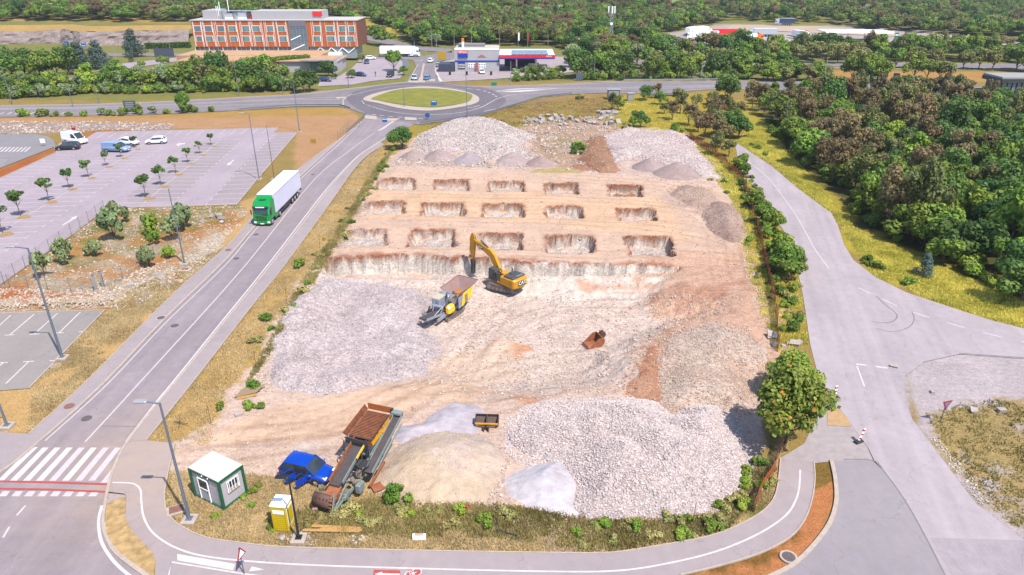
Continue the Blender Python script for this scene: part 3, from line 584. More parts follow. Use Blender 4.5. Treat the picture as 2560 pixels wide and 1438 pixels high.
# highway and roundabout markings
hz_ = .046
for dy in (0, 2.2): line(mk, [(-300, 276+dy), (0, 271+dy), (320, 265+dy), (640, 251+dy), (760, 246+dy)], .22, hz_, sm=3)
line(mk, [(760, 246), (860, 243)], .2, hz_); line(mk, [(760, 249), (850, 250)], .2, hz_); line(mk, [(0, 274), (320, 271), (640, 261), (850, 259)], .16, hz_)
line(mk, [(-300, 290), (0, 287), (320, 283), (450, 279), (640, 268), (850, 262)], .14, hz_, m=WORN)
line(mk, [(-300, 272), (0, 267), (320, 261), (640, 244.5), (740, 239), (866, 225), (930, 217)], .16, hz_, m=WORN)
for i in range(11): line(mk, [(i*19-20, 286), (i*19-8, 281)], .3, hz_)
line(mk, [(880, 238), (940, 224), (1000, 216), (1075, 215), (1140, 222), (1165, 226)], .2, hz_, sm=5)
dashes(mk, [(1165, 222), (1200, 225), (1230, 235), (1246, 246)], .35, 1.6, 1.4, hz_); dashes(mk, [(905, 253), (915, 262), (960, 276)], .3, 1.2, 1.2, hz_); dashes(mk, [(878, 236), (860, 248), (858, 258), (858, 268)], .4, 1, 1, hz_)
line(mk, [(915, 262), (960, 276), (1020, 285), (1080, 287), (1150, 282), (1200, 270), (1225, 257), (1250, 245), (1290, 236), (1370, 233)], .22, hz_, sm=5)
dashes(mk, [(930, 286), (980, 292), (1080, 299)], .3, 1.2, 1.2, hz_)
for q in ([(1236, 228), (1290, 222), (1400, 219), (1290, 224)], [(1236, 229), (1275, 228), (1400, 221), (1300, 231)]): mk.poly([(p.x, p.y, hz_) for p in [G(*k) for k in q]])
for dy in (0, 2): line(mk, [(1240, 228+dy), (1300, 224+dy), (1400, 221+dy), (1550, 219+dy), (1799, 213+dy)], .22, hz_, sm=3)
line(mk, [(1250, 233), (1350, 228), (1550, 224), (1645, 222), (1799, 217)], .2, hz_, sm=3); line(mk, [(1110, 213), (1250, 219), (1408, 213), (1550, 206.5), (1799, 205)], .2, hz_, sm=3)
line(mk, [(2060, 209), (2270, 215), (2470, 220), (2560, 223)], .25, hz_); line(mk, [(2180, 222), (2380, 226)], .4, hz_); line(mk, [(2200, 226), (2380, 230)], .4, hz_); line(mk, [(2230, 235), (2345, 239), (2560, 245)], .25, hz_)
line(mk, [(945, 328), (990, 300)], .3, hz_); 
for i in range(6): line(mk, [(948+i*6, 326-i*4), (962+i*5, 322-i*4)], .35, hz_+.003)
line(mk, [(1166, 270), (1185, 268), (1200, 264)], .25, hz_); line(mk, [(1210, 279), (1250, 271)], .3, hz_)
line(mk, [(1023, 203), (1040, 170), (1046, 160)], .15, hz_, m=WORN); line(mk, [(1099, 205), (1090, 185), (1087, 165), (1092, 156)], .2, hz_)
line(mk, [(1104, 204), (1095, 192), (1092, 182)], .7, hz_)
for i in range(5): line(mk, [(1034+i*5, 152.5), (1036.5+i*5, 152.5)], 1.2, hz_)
line(mk, [(1560, 151.5), (2560, 161.5)], .25, hz_); line(mk, [(1560, 158.5), (2560, 170.5)], .25, hz_)
o = mk.build('road_markings', WHITE); o['kind'] = 'structure'
# tyre marks, joints, stains
sk = MB(); SKM = mat('tyre_mark', al(160, 150, 162), .9, noise=.05)
line(sk, [(2190, 740), (2210, 760), (2240, 785), (2238, 800), (2215, 808), (2180, 805)], .15, .036, sm=5); line(sk, [(2190, 822), (2230, 830), (2270, 820), (2285, 800), (2280, 780)], .12, .036, sm=5)
line(sk, [(253, 1066), (348, 1067)], .12, .037); line(sk, [(2110, 1149), (2183, 1152), (2209, 1178), (2261, 1250), (2313, 1342), (2362, 1438)], .1, .042, sm=3); line(sk, [(2398, 884), (2560, 895)], .1, .05)
line(sk, [(872, 339), (925, 346)], .15, .037)
sk.build('tyre_marks', SKM)['kind'] = 'structure'
mh = MB(); mhr = MB()
def manhole(px, py, r, m, zz=.045, ring=None):
    p = G(px, py)
    if ring: mh.cyl((p.x, p.y, .0), (p.x, p.y, zz+.02), r*1.35, n=16, m=ring)
    mh.cyl((p.x, p.y, 0), (p.x, p.y, zz+.035), r, n=16, m=m)
IRON = mat('manhole_iron', al(120, 105, 110), .8, noise=.2); IRONR = mat('manhole_rusty', al(165, 115, 105), .8, noise=.2)
for x, y, r, m_, rg in [(437, 815, .4, IRON, None), (591, 647, .36, IRON, None), (640, 587, .36, IRON, None), (403, 797, .4, IRON, CONC), (782, 437, .35, IRON, None), (757, 426, .3, AS_WALK, CONC), (571, 627, .4, IRONR, None), (174, 1018, .42, IRONR, None), (217, 1047, .42, IRON, None), (1971, 1395, .42, IRON, CONC), (452, 673, .4, IRONR, None), (140, 915, .5, CONC, None)]:
    mh = MB(); manhole(x, y, r, m_, .1 if y > 1380 or (x, y) in ((403, 797), (571, 627), (174, 1018), (757, 426)) else .02, rg)
    tag(mh.build('manhole_cover', m_), {(437, 815): 'dark round manhole cover in the left lane, lower of two by the double kerb line', (591, 647): 'dark manhole cover in the road below the green truck, farther one', (640, 587): 'dark manhole cover on the road just in front of the green truck', (403, 797): 'round manhole cover with pale concrete ring on the left pavement', (782, 437): 'dark manhole cover on the road beside the rear of the white trailer', (757, 426): 'pale concrete ringed cover on the pavement beside the white trailer', (571, 627): 'rusty cover on the left pavement by the stony plot', (174, 1018): 'rusty red round manhole cover on the pavement near the zebra crossing', (217, 1047): 'dark round manhole cover in the road near the zebra crossing', (1971, 1395): 'large cover in a white ring in the orange soil strip', (452, 673): 'rusty cover beside the lamp post foot in the stony plot', (140, 915): 'blank concrete disc in dry grass beside the lower car park'}[(x, y)], 'manhole', 'manhole and inspection covers')
# ---------------------------------------------------------------- ground mesh (one sheet out to the horizon)
def axis(segs):
    out = [segs[0][0]]
    for a, b, s0, s1 in segs:
        x = a; s_ = s0; n = 0
        k = int((b-a)/((s0+s1)/2)); t = np.linspace(0, 1, k+1)[1:]
        w_ = t*s0+t*t*(s1-s0)/2; w_ = w_/w_[-1]; out += list(a+(b-a)*w_)
    return np.array(out)
gx = axis([(-1500, -300, 60, 8), (-300, -80, 8, 1.2), (-80, -33, 1.2, .4), (-33, 43, .22, .22), (43, 80, .5, 1.5), (80, 300, 1.5, 8), (300, 1500, 8, 60)])
gy = axis([(-60, 28, 8, 1), (28, 40, .8, .25), (40, 128, .22, .22), (128, 170, .4, .8), (170, 300, .8, 3), (300, 500, 3, 8), (500, 2600, 8, 80)])
X, Y = np.meshgrid(gx, gy); x = X.ravel(); y = Y.ravel()
zg = HF(x, y)
for rp in ROAD_POLYS:
    xs = [p[0] for p in rp]; ys = [p[1] for p in rp]
    msk = (x > min(xs)-3) & (x < max(xs)+3) & (y > min(ys)-3) & (y < max(ys)+3)
    if not msk.any(): continue
    d = sdist(x[msk], y[msk], rp); yy = y[msk]; gsp = np.interp(yy, gy, np.gradient(gy)); 
    t = sst(-.1, .35, d); zg[msk] = zg[msk]*(1-t)-t*(.1+gsp*.02)
    zg[msk] = np.where((d > -1.5-gsp*1.2) & (zg[msk] > -.02-.03*np.minimum(gsp, 4)*0), np.minimum(zg[msk], .0-.02*gsp), zg[msk])
col = np.tile(np.array(al(176, 150, 88)), (len(x), 1)); det = np.tile(np.array([.12, .7, 0.]), (len(x), 1))
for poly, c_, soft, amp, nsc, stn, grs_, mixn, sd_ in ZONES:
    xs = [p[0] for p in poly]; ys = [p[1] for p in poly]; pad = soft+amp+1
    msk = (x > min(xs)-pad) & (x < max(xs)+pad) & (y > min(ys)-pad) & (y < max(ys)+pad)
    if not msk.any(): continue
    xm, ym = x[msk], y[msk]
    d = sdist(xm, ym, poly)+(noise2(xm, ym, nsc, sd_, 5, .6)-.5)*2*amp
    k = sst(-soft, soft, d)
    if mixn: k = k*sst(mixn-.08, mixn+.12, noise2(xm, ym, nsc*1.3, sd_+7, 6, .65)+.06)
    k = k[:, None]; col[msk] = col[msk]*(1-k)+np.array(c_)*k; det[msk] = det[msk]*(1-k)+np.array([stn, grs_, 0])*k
# cut faces: bare rock below a red soil edge
gz = zg.reshape(X.shape); dzx = np.gradient(gz, axis=1)/np.gradient(X, axis=1); dzy = np.gradient(gz, axis=0)/np.gradient(Y, axis=0)
slope = np.sqrt(dzx**2+dzy**2).ravel(); ins = (sdist(x, y, SITE) > 0) & (y > 60)
st_ = sst(.7, 1.6, slope)*ins
rim = np.zeros(len(x)); hn = noise2(x, y, 1.1, 77, 5)
depthz = (ZP-zg)
rim = st_*sst(.8, .15, depthz+(hn-.5)*1.3)
white = np.array(al(252, 240, 232)); redc = np.array(al(178, 114, 82))
col = col*(1-st_[:, None])+white*(.85+.4*hn[:, None])*st_[:, None]; col = col*(1-rim[:, None])+redc*rim[:, None]
det[:, 0] = np.maximum(det[:, 0], st_*.6)
edge = ins & (slope < .7); 
for k in range(len(HOLES)):
    hp = HOLES[k]; cx = sum(p[0] for p in hp)/4; cy = sum(p[1] for p in hp)/4; msk = (abs(x-cx) < 7) & (abs(y-cy) < 7)
    d = sdist(x[msk], y[msk], hp)+(noise2(x[msk], y[msk], .9, 3, 4)-.5)*1.2
    k1 = (sst(-.7, -.1, d)*sst(.4, 0, d)*.5)[:, None]; col[msk] = col[msk]*(1-k1)+redc*k1
    k2 = sst(.4, .9, d)[:, None]; hole_c = np.array(al(234, 220, 216)) if k != 4 else np.array(al(190, 150, 120)); col[msk] = col[msk]*(1-k2)+hole_c*k2; det[msk, 0] = np.maximum(det[msk, 0], k2[:, 0]*.8)
for tr in ([(430, 1140), (640, 1110), (860, 1070), (1080, 960), (1250, 900), (1400, 870), (1600, 850)], [(440, 1165), (640, 1150), (900, 1110), (1060, 1010), (1150, 930), (1200, 830), (1260, 760)], [(1080, 960), (1250, 800), (1450, 740), (1700, 735), (1850, 700), (1800, 600), (1500, 560), (1000, 545)],
           [(1850, 690), (1780, 540), (1500, 500), (1200, 492), (960, 490)], [(1250, 1040), (1400, 980), (1560, 930), (1600, 850), (1500, 780)], [(1850, 640), (1600, 635), (1200, 630), (900, 625)], [(700, 1120), (900, 1080), (1000, 1040), (1250, 1000), (1420, 985)], [(1400, 440), (1700, 470), (1840, 560)]):
    P_ = smooth_line([G(xx, yy, -1 if yy > 690 else ZP) for xx, yy in tr], 5); d = ldist(x, y, [tuple(p[:2]) for p in P_]); nn_ = noise2(x, y, 2.5, 14, 3)
    for off in (.95, 1.0, 3.2): kt = (np.exp(-((d-off)/.28)**2)*(.09+.14*nn_)*(zg > -3)*(sdist(x, y, SITE) > .5)*(st_ < .3))[:, None]; col = col*(1-kt)+np.array(al(180, 140, 118))*kt
pl = [G(xx, yy, ZP) for xx, yy in pit_px[:6]]; d = ldist(x, y, [tuple(p[:2]) for p in pl])+(noise2(x, y, 1.5, 90, 5)-.5)*2.0
k1 = (sst(1.4, .1, d)*(zg > -.5)*sst(.3, .5, noise2(x, y, 2.2, 91, 5))*.85*(st_ < .5))[:, None]; col = col*(1-k1)+redc*1.15*k1
ny, nx = X.shape; idx = np.arange(ny*nx).reshape(ny, nx)
Fq = np.stack([idx[:-1, :-1].ravel(), idx[:-1, 1:].ravel(), idx[1:, 1:].ravel(), idx[1:, :-1].ravel()], 1)
gr = np_mesh('ground', np.stack([x, y, zg], 1), Fq, GM, col, det, smooth=False); gr['kind'] = 'structure'
ROADS_SD = lambda xx, yy: max([float(sdist(np.array([xx]), np.array([yy]), rp)[0]) for rp in ROAD_POLYS])
def off_road(xa, ya):
    m_ = np.ones(len(xa), bool)
    for rp in ROAD_POLYS: m_ &= sdist(xa, ya, rp) < -.25
    return m_
# ---------------------------------------------------------------- stones and heaps
OCT = np.array([(1, 0, 0), (-1, 0, 0), (0, 1, 0), (0, -1, 0), (0, 0, 1), (0, 0, -1)], float)
OCTF = np.array([(0, 2, 4), (2, 1, 4), (1, 3, 4), (3, 0, 4), (2, 0, 5), (1, 2, 5), (3, 1, 5), (0, 3, 5)])
CUB = np.array([(a, b, c_) for a in (-1, 1) for b in (-1, 1) for c_ in (-1, 1)], float)*.72
CUBF = np.array([(0, 1, 3, 2), (4, 6, 7, 5), (0, 4, 5, 1), (2, 3, 7, 6), (0, 2, 6, 4), (1, 5, 7, 3)])
CUBT = np.array([t for q in CUBF for t in ((q[0], q[1], q[2]), (q[0], q[2], q[3]))])
def stones(P, size, cols, rng, jit=.35, flat=.7):
    """P (n,3) centres, size (n,), cols (n,3) -> V,F,C : angular broken stones"""
    n = len(P); B = CUB[None]*np.ones((n, 1, 1)); B = B*(1+rng.uniform(-jit, jit, (n, 8, 3)))
    B *= np.stack([rng.uniform(.7, 1.25, n), rng.uniform(.6, 1.1, n), rng.uniform(.45, .9, n)*flat/.7], 1)[:, None]
    a = rng.uniform(0, 2*PI, n); b = rng.uniform(-.6, .6, n)
    ca, sa, cb, sb = np.cos(a), np.sin(a), np.cos(b), np.sin(b)
    x_, y_, z_ = B[..., 0], B[..., 1], B[..., 2]
    y2 = y_*cb[:, None]-z_*sb[:, None]; z2 = y_*sb[:, None]+z_*cb[:, None]
    x3 = x_*ca[:, None]-y2*sa[:, None]; y3 = x_*sa[:, None]+y2*ca[:, None]
    V = np.stack([x3, y3, z2], 2)*size[:, None, None]*.5 + P[:, None]
    Fc = CUBT[None]+np.arange(n)[:, None, None]*8
    return V.reshape(-1, 3), Fc.reshape(-1, 3), np.repeat(cols, 8, 0)
def heap(name, label, outline, H, slope, res, colors, mat_, nst=0, ssize=(.15, .35), humps=1.2, hump_s=4, seed=1, det=(.8, 0), apex=None, group='heaps of stone and earth on the site', scol=None, z0=0.0, cat='heap', rough=.12, er=.3):
    o_px = [tuple(G(x, y, z0)[:2]) for x, y in outline]
    xs = [p[0] for p in o_px]; ys = [p[1] for p in o_px]
    ax = np.arange(min(xs)-.6, max(xs)+.6, res); ay = np.arange(min(ys)-.6, max(ys)+.6, res)
    A, B = np.meshgrid(ax, ay); a, b = A.ravel(), B.ravel()
    d = sdist(a, b, o_px)+(noise2(a, b, 1.8, seed, 4)-.5)*1.0+(noise2(a, b, 5, seed+4, 4)-.5)*er
    def prof(a, b, d):
        top = H+(noise2(a, b, hump_s, seed+3, 3)-.5)*2*humps
        if apex:
            top = np.zeros(len(a))
            for (ax_, ay_, ah, sl_) in apex:
                g_ = G(ax_, ay_, z0+ah); top = np.maximum(top, ah-np.hypot(a-g_.x, b-g_.y)*sl_)
        s1 = d*slope; k = .45; hh = np.clip(.5+.5*(s1-top)/k, 0, 1)
        return np.minimum(s1*(1-hh)+top*hh-k*hh*(1-hh), 99)
    h = prof(a, b, d)+(noise2(a, b, .5, seed+9, 3)-.5)*rough
    z = HF(a, b)+h
    h2 = h.reshape(A.shape); ok = h2 > -.12
    idx = np.arange(A.size).reshape(A.shape)
    Fq = np.stack([idx[:-1, :-1], idx[:-1, 1:], idx[1:, 1:], idx[1:, :-1]], -1).reshape(-1, 4)
    okq = (ok[:-1, :-1] | ok[:-1, 1:] | ok[1:, 1:] | ok[1:, :-1]).ravel(); Fq = Fq[okq]
    z = np.where(h < -.12, HF(a, b)-.3, z)
    n1 = noise2(a, b, 3.5, seed+20, 5)[:, None]; n2 = noise2(a, b, .7, seed+22, 4)[:, None]
    c1, c2 = [np.array(al(*q)) for q in colors[:2]]
    t = np.clip((n1-.35)*3.2, 0, 1); col = (c1*(1-t)+c2*t)*(.86+.28*n2)
    V = np.stack([a, b, z], 1); used = np.unique(Fq); rm = np.full(len(V), -1); rm[used] = np.arange(len(used))
    V = V[used]; Fq = rm[Fq]; col = col[used]; dt = np.tile([det[0], det[1], 0], (len(V), 1))
    ob = np_mesh(name, V, Fq, mat_, col, dt)
    tag(ob, label, cat, group)
    if nst:
        rng = np.random.default_rng(seed); m = int(nst*2.5); pa = rng.uniform(min(xs), max(xs), m); pb = rng.uniform(min(ys), max(ys), m)
        dd = sdist(pa, pb, o_px)+(noise2(pa, pb, 1.8, seed, 4)-.5)*1.0+(noise2(pa, pb, 5, seed+4, 4)-.5)*er; k = dd > -1.1; pa, pb, dd = pa[k][:nst], pb[k][:nst], dd[k][:nst]
        hh = prof(pa, pb, dd); ss = rng.uniform(0, 1, len(pa))**2.2*(ssize[1]-ssize[0])+ssize[0]
        P = np.stack([pa, pb, HF(pa, pb)+np.maximum(hh, 0)+ss*.08], 1)
        sc1, sc2 = [np.array(al(*q)) for q in (scol or colors[:2])]; tt = rng.uniform(0, 1, (len(pa), 1))
        cc = (sc1*(1-tt)+sc2*tt)*rng.uniform(.95, 1.28, (len(pa), 1))
        V2, F2, C2 = stones(P, ss, cc, rng)
        st = np_mesh('loose_stones', V2, F2, RM, C2, parent=ob); st['kind'] = 'stuff'
    return ob
LIL = [(246, 229, 228), (234, 214, 216)]
heap('rubble_heap', 'large heap of coarse pale rubble filling the lower right of the site', [(1262, 1085), (1330, 1030), (1440, 1008), (1533, 1003), (1567, 994), (1600, 996), (1640, 1002), (1665, 1024), (1686, 1035), (1705, 1018), (1748, 1012), (1795, 1015), (1828, 1040), (1862, 1085), (1878, 1140), (1868, 1205), (1810, 1262), (1720, 1300), (1600, 1303), (1470, 1300), (1432, 1270), (1440, 1215), (1410, 1160), (1330, 1150), (1290, 1120)], 1.9, .62, .16, LIL, GMC, 34000, (.06, .21), 1.3, 4.8, 11, (.9, 0), scol=[(252, 238, 238), (226, 208, 212)], apex=[(1590, 1003, 3.0, .40), (1500, 1034, 2.3, .38), (1410, 1066, 1.9, .36), (1330, 1085, 1.3, .3), (1748, 1018, 2.9, .42), (1822, 1062, 2.6, .44), (1655, 1075, 2.8, .42), (1560, 1110, 2.5, .4), (1735, 1112, 2.9, .42), (1650, 1170, 2.6, .42), (1480, 1150, 2.1, .38), (1800, 1165, 2.4, .44), (1720, 1225, 2.0, .42), (1560, 1225, 1.9, .4), (1480, 1240, 1.3, .36)])
heap('sand_heap', 'smooth white sand heap between the beige mound and the coarse rubble', [(1250, 1205), (1290, 1180), (1340, 1160), (1400, 1152), (1414, 1175), (1440, 1215), (1438, 1250), (1445, 1292), (1400, 1289), (1330, 1276), (1275, 1248)], 1.3, .5, .2, [(246, 238, 246), (236, 228, 240)], GMF, 0, seed=12, apex=[(1385, 1172, 1.5, .38)], det=(.12, 0), rough=.04)
heap('sand_heap', 'wide rounded beige mound of fine gravel beside the rusty screening machine', [(935, 1195), (960, 1140), (1000, 1108), (1060, 1085), (1120, 1078), (1190, 1088), (1240, 1118), (1262, 1155), (1248, 1200), (1215, 1252), (1190, 1268), (1080, 1275), (1000, 1258), (950, 1232)], 2, .5, .2, [(238, 212, 186), (230, 208, 198)], GMF, 900, (.05, .14), seed=13, apex=[(1110, 1120, 2.3, .3), (1060, 1150, 2.1, .32), (1180, 1140, 1.7, .3)], det=(.22, 0), rough=.06)
heap('gravel_heap', 'low spread of fine grey gravel between the beige mound and the grading bucket', [(985, 1092), (1000, 1068), (1050, 1058), (1068, 1042), (1095, 1028), (1140, 1011), (1190, 1015), (1210, 1026), (1202, 1052), (1195, 1088), (1150, 1100), (1060, 1096), (1000, 1115)], .7, .35, .2, [(226, 216, 228), (214, 204, 218)], GMF, 0, humps=.35, seed=14, det=(.12, 0), rough=.05)
heap('gravel_heap', 'broad grey crushed-stone heap left of the tracked crusher', [(672, 905), (690, 830), (752, 745), (800, 705), (860, 690), (960, 684), (1050, 700), (1085, 730), (1040, 775), (1075, 820), (1100, 862), (1050, 880), (1045, 915), (985, 950), (880, 988), (800, 995), (700, 978), (665, 948)], 1.1, .45, .17, [(232, 218, 222), (224, 207, 211)], GM, 16000, (.05, .13), .75, 5, 15, (.8, 0), scol=[(240, 226, 230), (210, 195, 202)], z0=-.8, er=3.2)
heap('rubble_heap', 'tall pale boulder heap at the far left end of the site', [(1037, 352), (1060, 335), (1110, 320), (1170, 307), (1215, 306), (1255, 314), (1295, 327), (1340, 348), (1305, 362), (1300, 380), (1330, 402), (1230, 402), (1150, 382), (1080, 388), (1040, 372)], 2.0, .5, .3, LIL, GM, 10000, (.1, .45), 1.3, 8, 16, (1, 0), scol=[(244, 234, 230), (215, 200, 200)])
for i, (ax, ay, ah, r1, lab, cc) in enumerate([(1035, 375, 2.0, 62, 'brownish cone of fine gravel, leftmost of the row in front of the far boulder heap', [(192, 172, 172), (182, 160, 160)]), (1097, 374, 2.2, 66, 'brownish cone of fine gravel, second from the left in the far row', [(190, 168, 172), (184, 162, 166)]),
                                (1170, 384, 2.1, 64, 'bluish grey cone of fine gravel in the middle of the far row', [(188, 178, 194), (178, 168, 182)]), (1283, 384, 2.2, 66, 'pinkish grey cone of fine gravel in front of the right end of the boulder heap', [(198, 180, 184), (188, 170, 176)]), (1353, 391, 2.0, 44, 'small pointed brown cone of gravel at the right end of the far row', [(184, 160, 158), (176, 150, 148)]),
                                (1626, 397, 2.2, 54, 'pointed brownish gravel cone at the far right, left of the larger one', [(184, 164, 168), (172, 150, 154)]), (1695, 406, 2.8, 58, 'larger pointed brownish gravel cone at the far right corner of the site', [(184, 162, 164), (170, 148, 150)])]):
    cc = [tuple(min(250, v*.7+q3*.3) for v, q3 in zip(q, (236, 212, 206))) for q in cc]; ah *= .88; g_ = G(ax, ay, ah); rad = ah/.52
    c_ = [(g_.x+rad*math.cos(a), g_.y+rad*math.sin(a)) for a in np.linspace(0, 2*PI, 16)[:-1]]
    def w2p(x, y, z=0):
        d = y; zc = y*_c+CH*_s-z*_s; yc = y*_s-(CH-z)*_c; return (1280+F*x/zc, 719-F*yc/zc)
    heap('gravel_cone', lab, [w2p(*q) for q in c_], ah, .6, .3, cc, GMF, 0, seed=30+i, apex=[(ax, ay, ah, .55)], det=(.2, 0), rough=.06, group='small gravel cones along the far side of the site')
heap('rubble_heap', 'low wide spread of pale broken rock at the far right end of the site', [(1500, 350), (1560, 323), (1640, 333), (1720, 338), (1742, 370), (1782, 418), (1805, 452), (1740, 442), (1690, 420), (1590, 400), (1540, 408), (1510, 375)], .9, .4, .35, LIL, GM, 5000, (.1, .4), .6, 6, 17, (.9, 0), er=2.5)
heap('earth_heap', 'dark brown dumped earth heap beside the green bush at the far side', [(1444, 405), (1468, 350), (1522, 345), (1532, 395), (1550, 432), (1500, 437)], .9, .4, .3, [(176, 126, 100), (196, 150, 124)], GM, 500, (.15, .4), .4, 3, 18, (.6, 0), scol=[(200, 160, 130), (225, 205, 190)])
heap('earth_heap', 'brownish low mound on the upper right of the plateau, farther one', [(1672, 488), (1700, 468), (1760, 476), (1800, 505), (1780, 530), (1720, 520)], .9, .4, .3, [(216, 188, 174), (206, 176, 162)], GM, 400, (.1, .3), .4, 3, 19, (.35, 0))
heap('earth_heap', 'brownish mound with a dark top at the right edge of the plateau, nearer one', [(1755, 545), (1770, 512), (1830, 512), (1865, 550), (1866, 590), (1830, 612), (1780, 590)], 1.2, .4, .3, [(212, 184, 172), (194, 164, 154)], GM, 500, (.1, .3), .5, 3, 20, (.35, 0))
heap('earth_heap', 'broad brown earth mound above the coarse rubble on the right side of the pit', [(1648, 1020), (1650, 950), (1662, 880), (1700, 830), (1790, 800), (1880, 830), (1912, 900), (1892, 1000), (1850, 1050), (1770, 1030), (1700, 1045)], .9, .28, .25, [(224, 190, 170), (236, 214, 202)], GM, 7000, (.06, .22), .5, 6, 21, (.6, 0), scol=[(238, 220, 210), (206, 170, 150)], er=2.5)
heap('earth_heap', 'narrow reddish earth ridge along the trench left of the brown mound', [(1560, 985), (1585, 945), (1600, 905), (1618, 868), (1650, 860), (1652, 900), (1640, 950), (1660, 1000), (1640, 1015)], .5, .3, .2, [(226, 178, 150), (204, 150, 122)], GM, 1100, (.05, .22), .5, 2, 22, (.5, 0), scol=[(226, 190, 166), (190, 130, 100)])
# scattered stones over the site and the stony plot
def scatter(name, polys, n, size, cols, seed, pw=2.5, thr=None, z0=0.0, label=None):
    rng = np.random.default_rng(seed); Vs, Fs, Cs = [], [], []; off = 0
    for k, (px, nn) in enumerate(polys):
        pl_ = [tuple(G(a, b, z0)[:2]) for a, b in px]; xs = [p[0] for p in pl_]; ys = [p[1] for p in pl_]
        pa = rng.uniform(min(xs), max(xs), nn*3); pb = rng.uniform(min(ys), max(ys), nn*3)
        m = sdist(pa, pb, pl_)+(noise2(pa, pb, 2, seed)-.5)*2 > 0
        m &= noise2(pa, pb, 1.8, seed+k, 4) > (thr or .42)
        m &= off_road(pa, pb); pa, pb = pa[m][:nn], pb[m][:nn]
        ss = rng.uniform(0, 1, len(pa))**pw*(size[1]-size[0])+size[0]
        P = np.stack([pa, pb, HF(pa, pb)+ss*.12], 1); tt = rng.uniform(0, 1, (len(pa), 1))
        cc = (np.array(al(*cols[0]))*(1-tt)+np.array(al(*cols[1]))*tt)*1.12
        V, Fc, C_ = stones(P, ss, cc, rng); Vs.append(V); Fs.append(Fc+off); Cs.append(C_); off += len(V)
    o = np_mesh(name, np.concatenate(Vs), np.concatenate(Fs), RM, np.concatenate(Cs)); o['kind'] = 'stuff'
    return o
scatter('scattered_stones', [(site_px, 11000), ([(800, 700), (1500, 700), (1850, 745), (1600, 900), (1560, 990), (1250, 1000), (1050, 960)], 6000), ([(890, 500), (930, 480), (920, 540), (860, 620), (800, 690), (720, 800), (660, 900), (620, 960), (560, 1000), (640, 1000), (690, 960), (680, 880), (760, 730), (830, 660), (880, 590)], 4200),
    ([(1230, 1100), (1300, 1150), (1270, 1190), (1240, 1260), (1180, 1270), (1260, 1300), (1440, 1290), (1400, 1300), (1560, 1310), (1240, 1290), (1225, 1200)], 1200), ([(1860, 560), (1900, 700), (1930, 800), (1930, 900), (1900, 900), (1880, 740), (1840, 600)], 1500)], 0, (.05, .3), [(240, 226, 216), (214, 184, 168)], 5)
scatter('scattered_stones', [(ISLc, 3600), ([(-200, 728), (0, 725), (280, 728), (285, 765), (0, 775), (-200, 780)], 1800), ([(300, 700), (430, 660), (430, 720), (330, 770), (270, 770)], 1200), ([(455, 690), (560, 575), (600, 560), (500, 690), (450, 720)], 900)], 0, (.06, .34), [(240, 226, 214), (220, 196, 176)], 6)
scatter('scattered_stones', [([(0, 305), (250, 305), (430, 311), (425, 324), (240, 330), (0, 336)], 1500), ([(1300, 300), (1520, 290), (1560, 330), (1480, 400), (1440, 430), (1340, 420), (1320, 360)], 2500), ([(1000, 400), (1320, 405), (1320, 425), (980, 420)], 900)], 0, (.1, .7), [(240, 228, 222), (205, 180, 165)], 7)
scatter('scattered_stones', [([(1240, 1270), (1440, 1295), (1620, 1310), (1800, 1280), (1760, 1320), (1600, 1350), (1440, 1350), (1300, 1310)], 1600), ([(800, 1330), (920, 1335), (900, 1365), (700, 1350)], 300), ([(2281, 1049), (2374, 1174), (2442, 1262), (2460, 1250), (2400, 1160), (2310, 1060)], 500)], 0, (.05, .22), [(244, 232, 222), (214, 200, 190)], 8)
rngR = np.random.default_rng(55)
def boulder(px, py, s, lab, z=0, n=1, sp=.5, name='boulder', cat='boulder', colr=((226, 214, 210), (205, 195, 192)), grp='pale boulders lying about'):
    P = []; S = []
    g_ = GZ(px, py)
    for i in range(n):
        a_, r_ = rngR.uniform(0, 6.28), sp*math.sqrt(rngR.uniform(0, 1))*(n > 1); xx, yy = g_.x+r_*math.cos(a_), g_.y+r_*math.sin(a_); S.append(s*rngR.uniform(.6, 1.15)); P.append((xx, yy, hz(xx, yy)+S[-1]*.15))
    tt = rngR.uniform(0, 1, (n, 1)); cc = np.array(al(*colr[0]))*(1-tt)+np.array(al(*colr[1]))*tt
    V, Fc, C_ = stones(np.array(P), np.array(S), cc, rngR, .28)
    if n > 1: return tag(np_mesh(name, V, Fc, RM, C_), kind='structure')
    return tag(np_mesh(name, V, Fc, RM, C_), lab, cat, grp)
for q in [(2433, 1030, 1.2, 'white boulder in dry grass right of the give way sign, nearer the sign'), (2503, 1030, .9, 'flatter white boulder in the dry grass farther right of the give way sign'), (2330, 982, .7, 'small white boulder on the gravel apron above the give way sign'), (622, 1004, .9, 'pale round boulder by the pile of slats near the entrance'), (597, 1040, .7, 'grey boulder in stony ground near the site entrance'), (2236, 918, .9, 'small pale rock at the end of the dashed line by the side road'), (704, 1347, .5, 'cream stone below the yellow cabin, near the path', )]:
    boulder(q[0], q[1], q[2], q[3])
boulder(1386, 302, 1.5, 'long jagged grey rock outcrop at the far edge of the site', n=26, sp=6, name='rock_outcrop', cat='rocks', grp='rock outcrops')
boulder(1350, 299, 1.3, 'weathered pale rock outcrop left of the jagged grey one at the far edge', n=14, sp=4, name='rock_outcrop', cat='rocks', grp='rock outcrops')
boulder(1508, 303, 1.6, 'white rock outcrop by the bushes at the far right corner of the site', n=20, sp=5, name='rock_outcrop', cat='rocks', grp='rock outcrops')
boulder(1520, 286, 2.0, 'small white rock outcrop climbing towards the spiky bush', n=10, sp=3, name='rock_outcrop', cat='rocks', grp='rock outcrops')
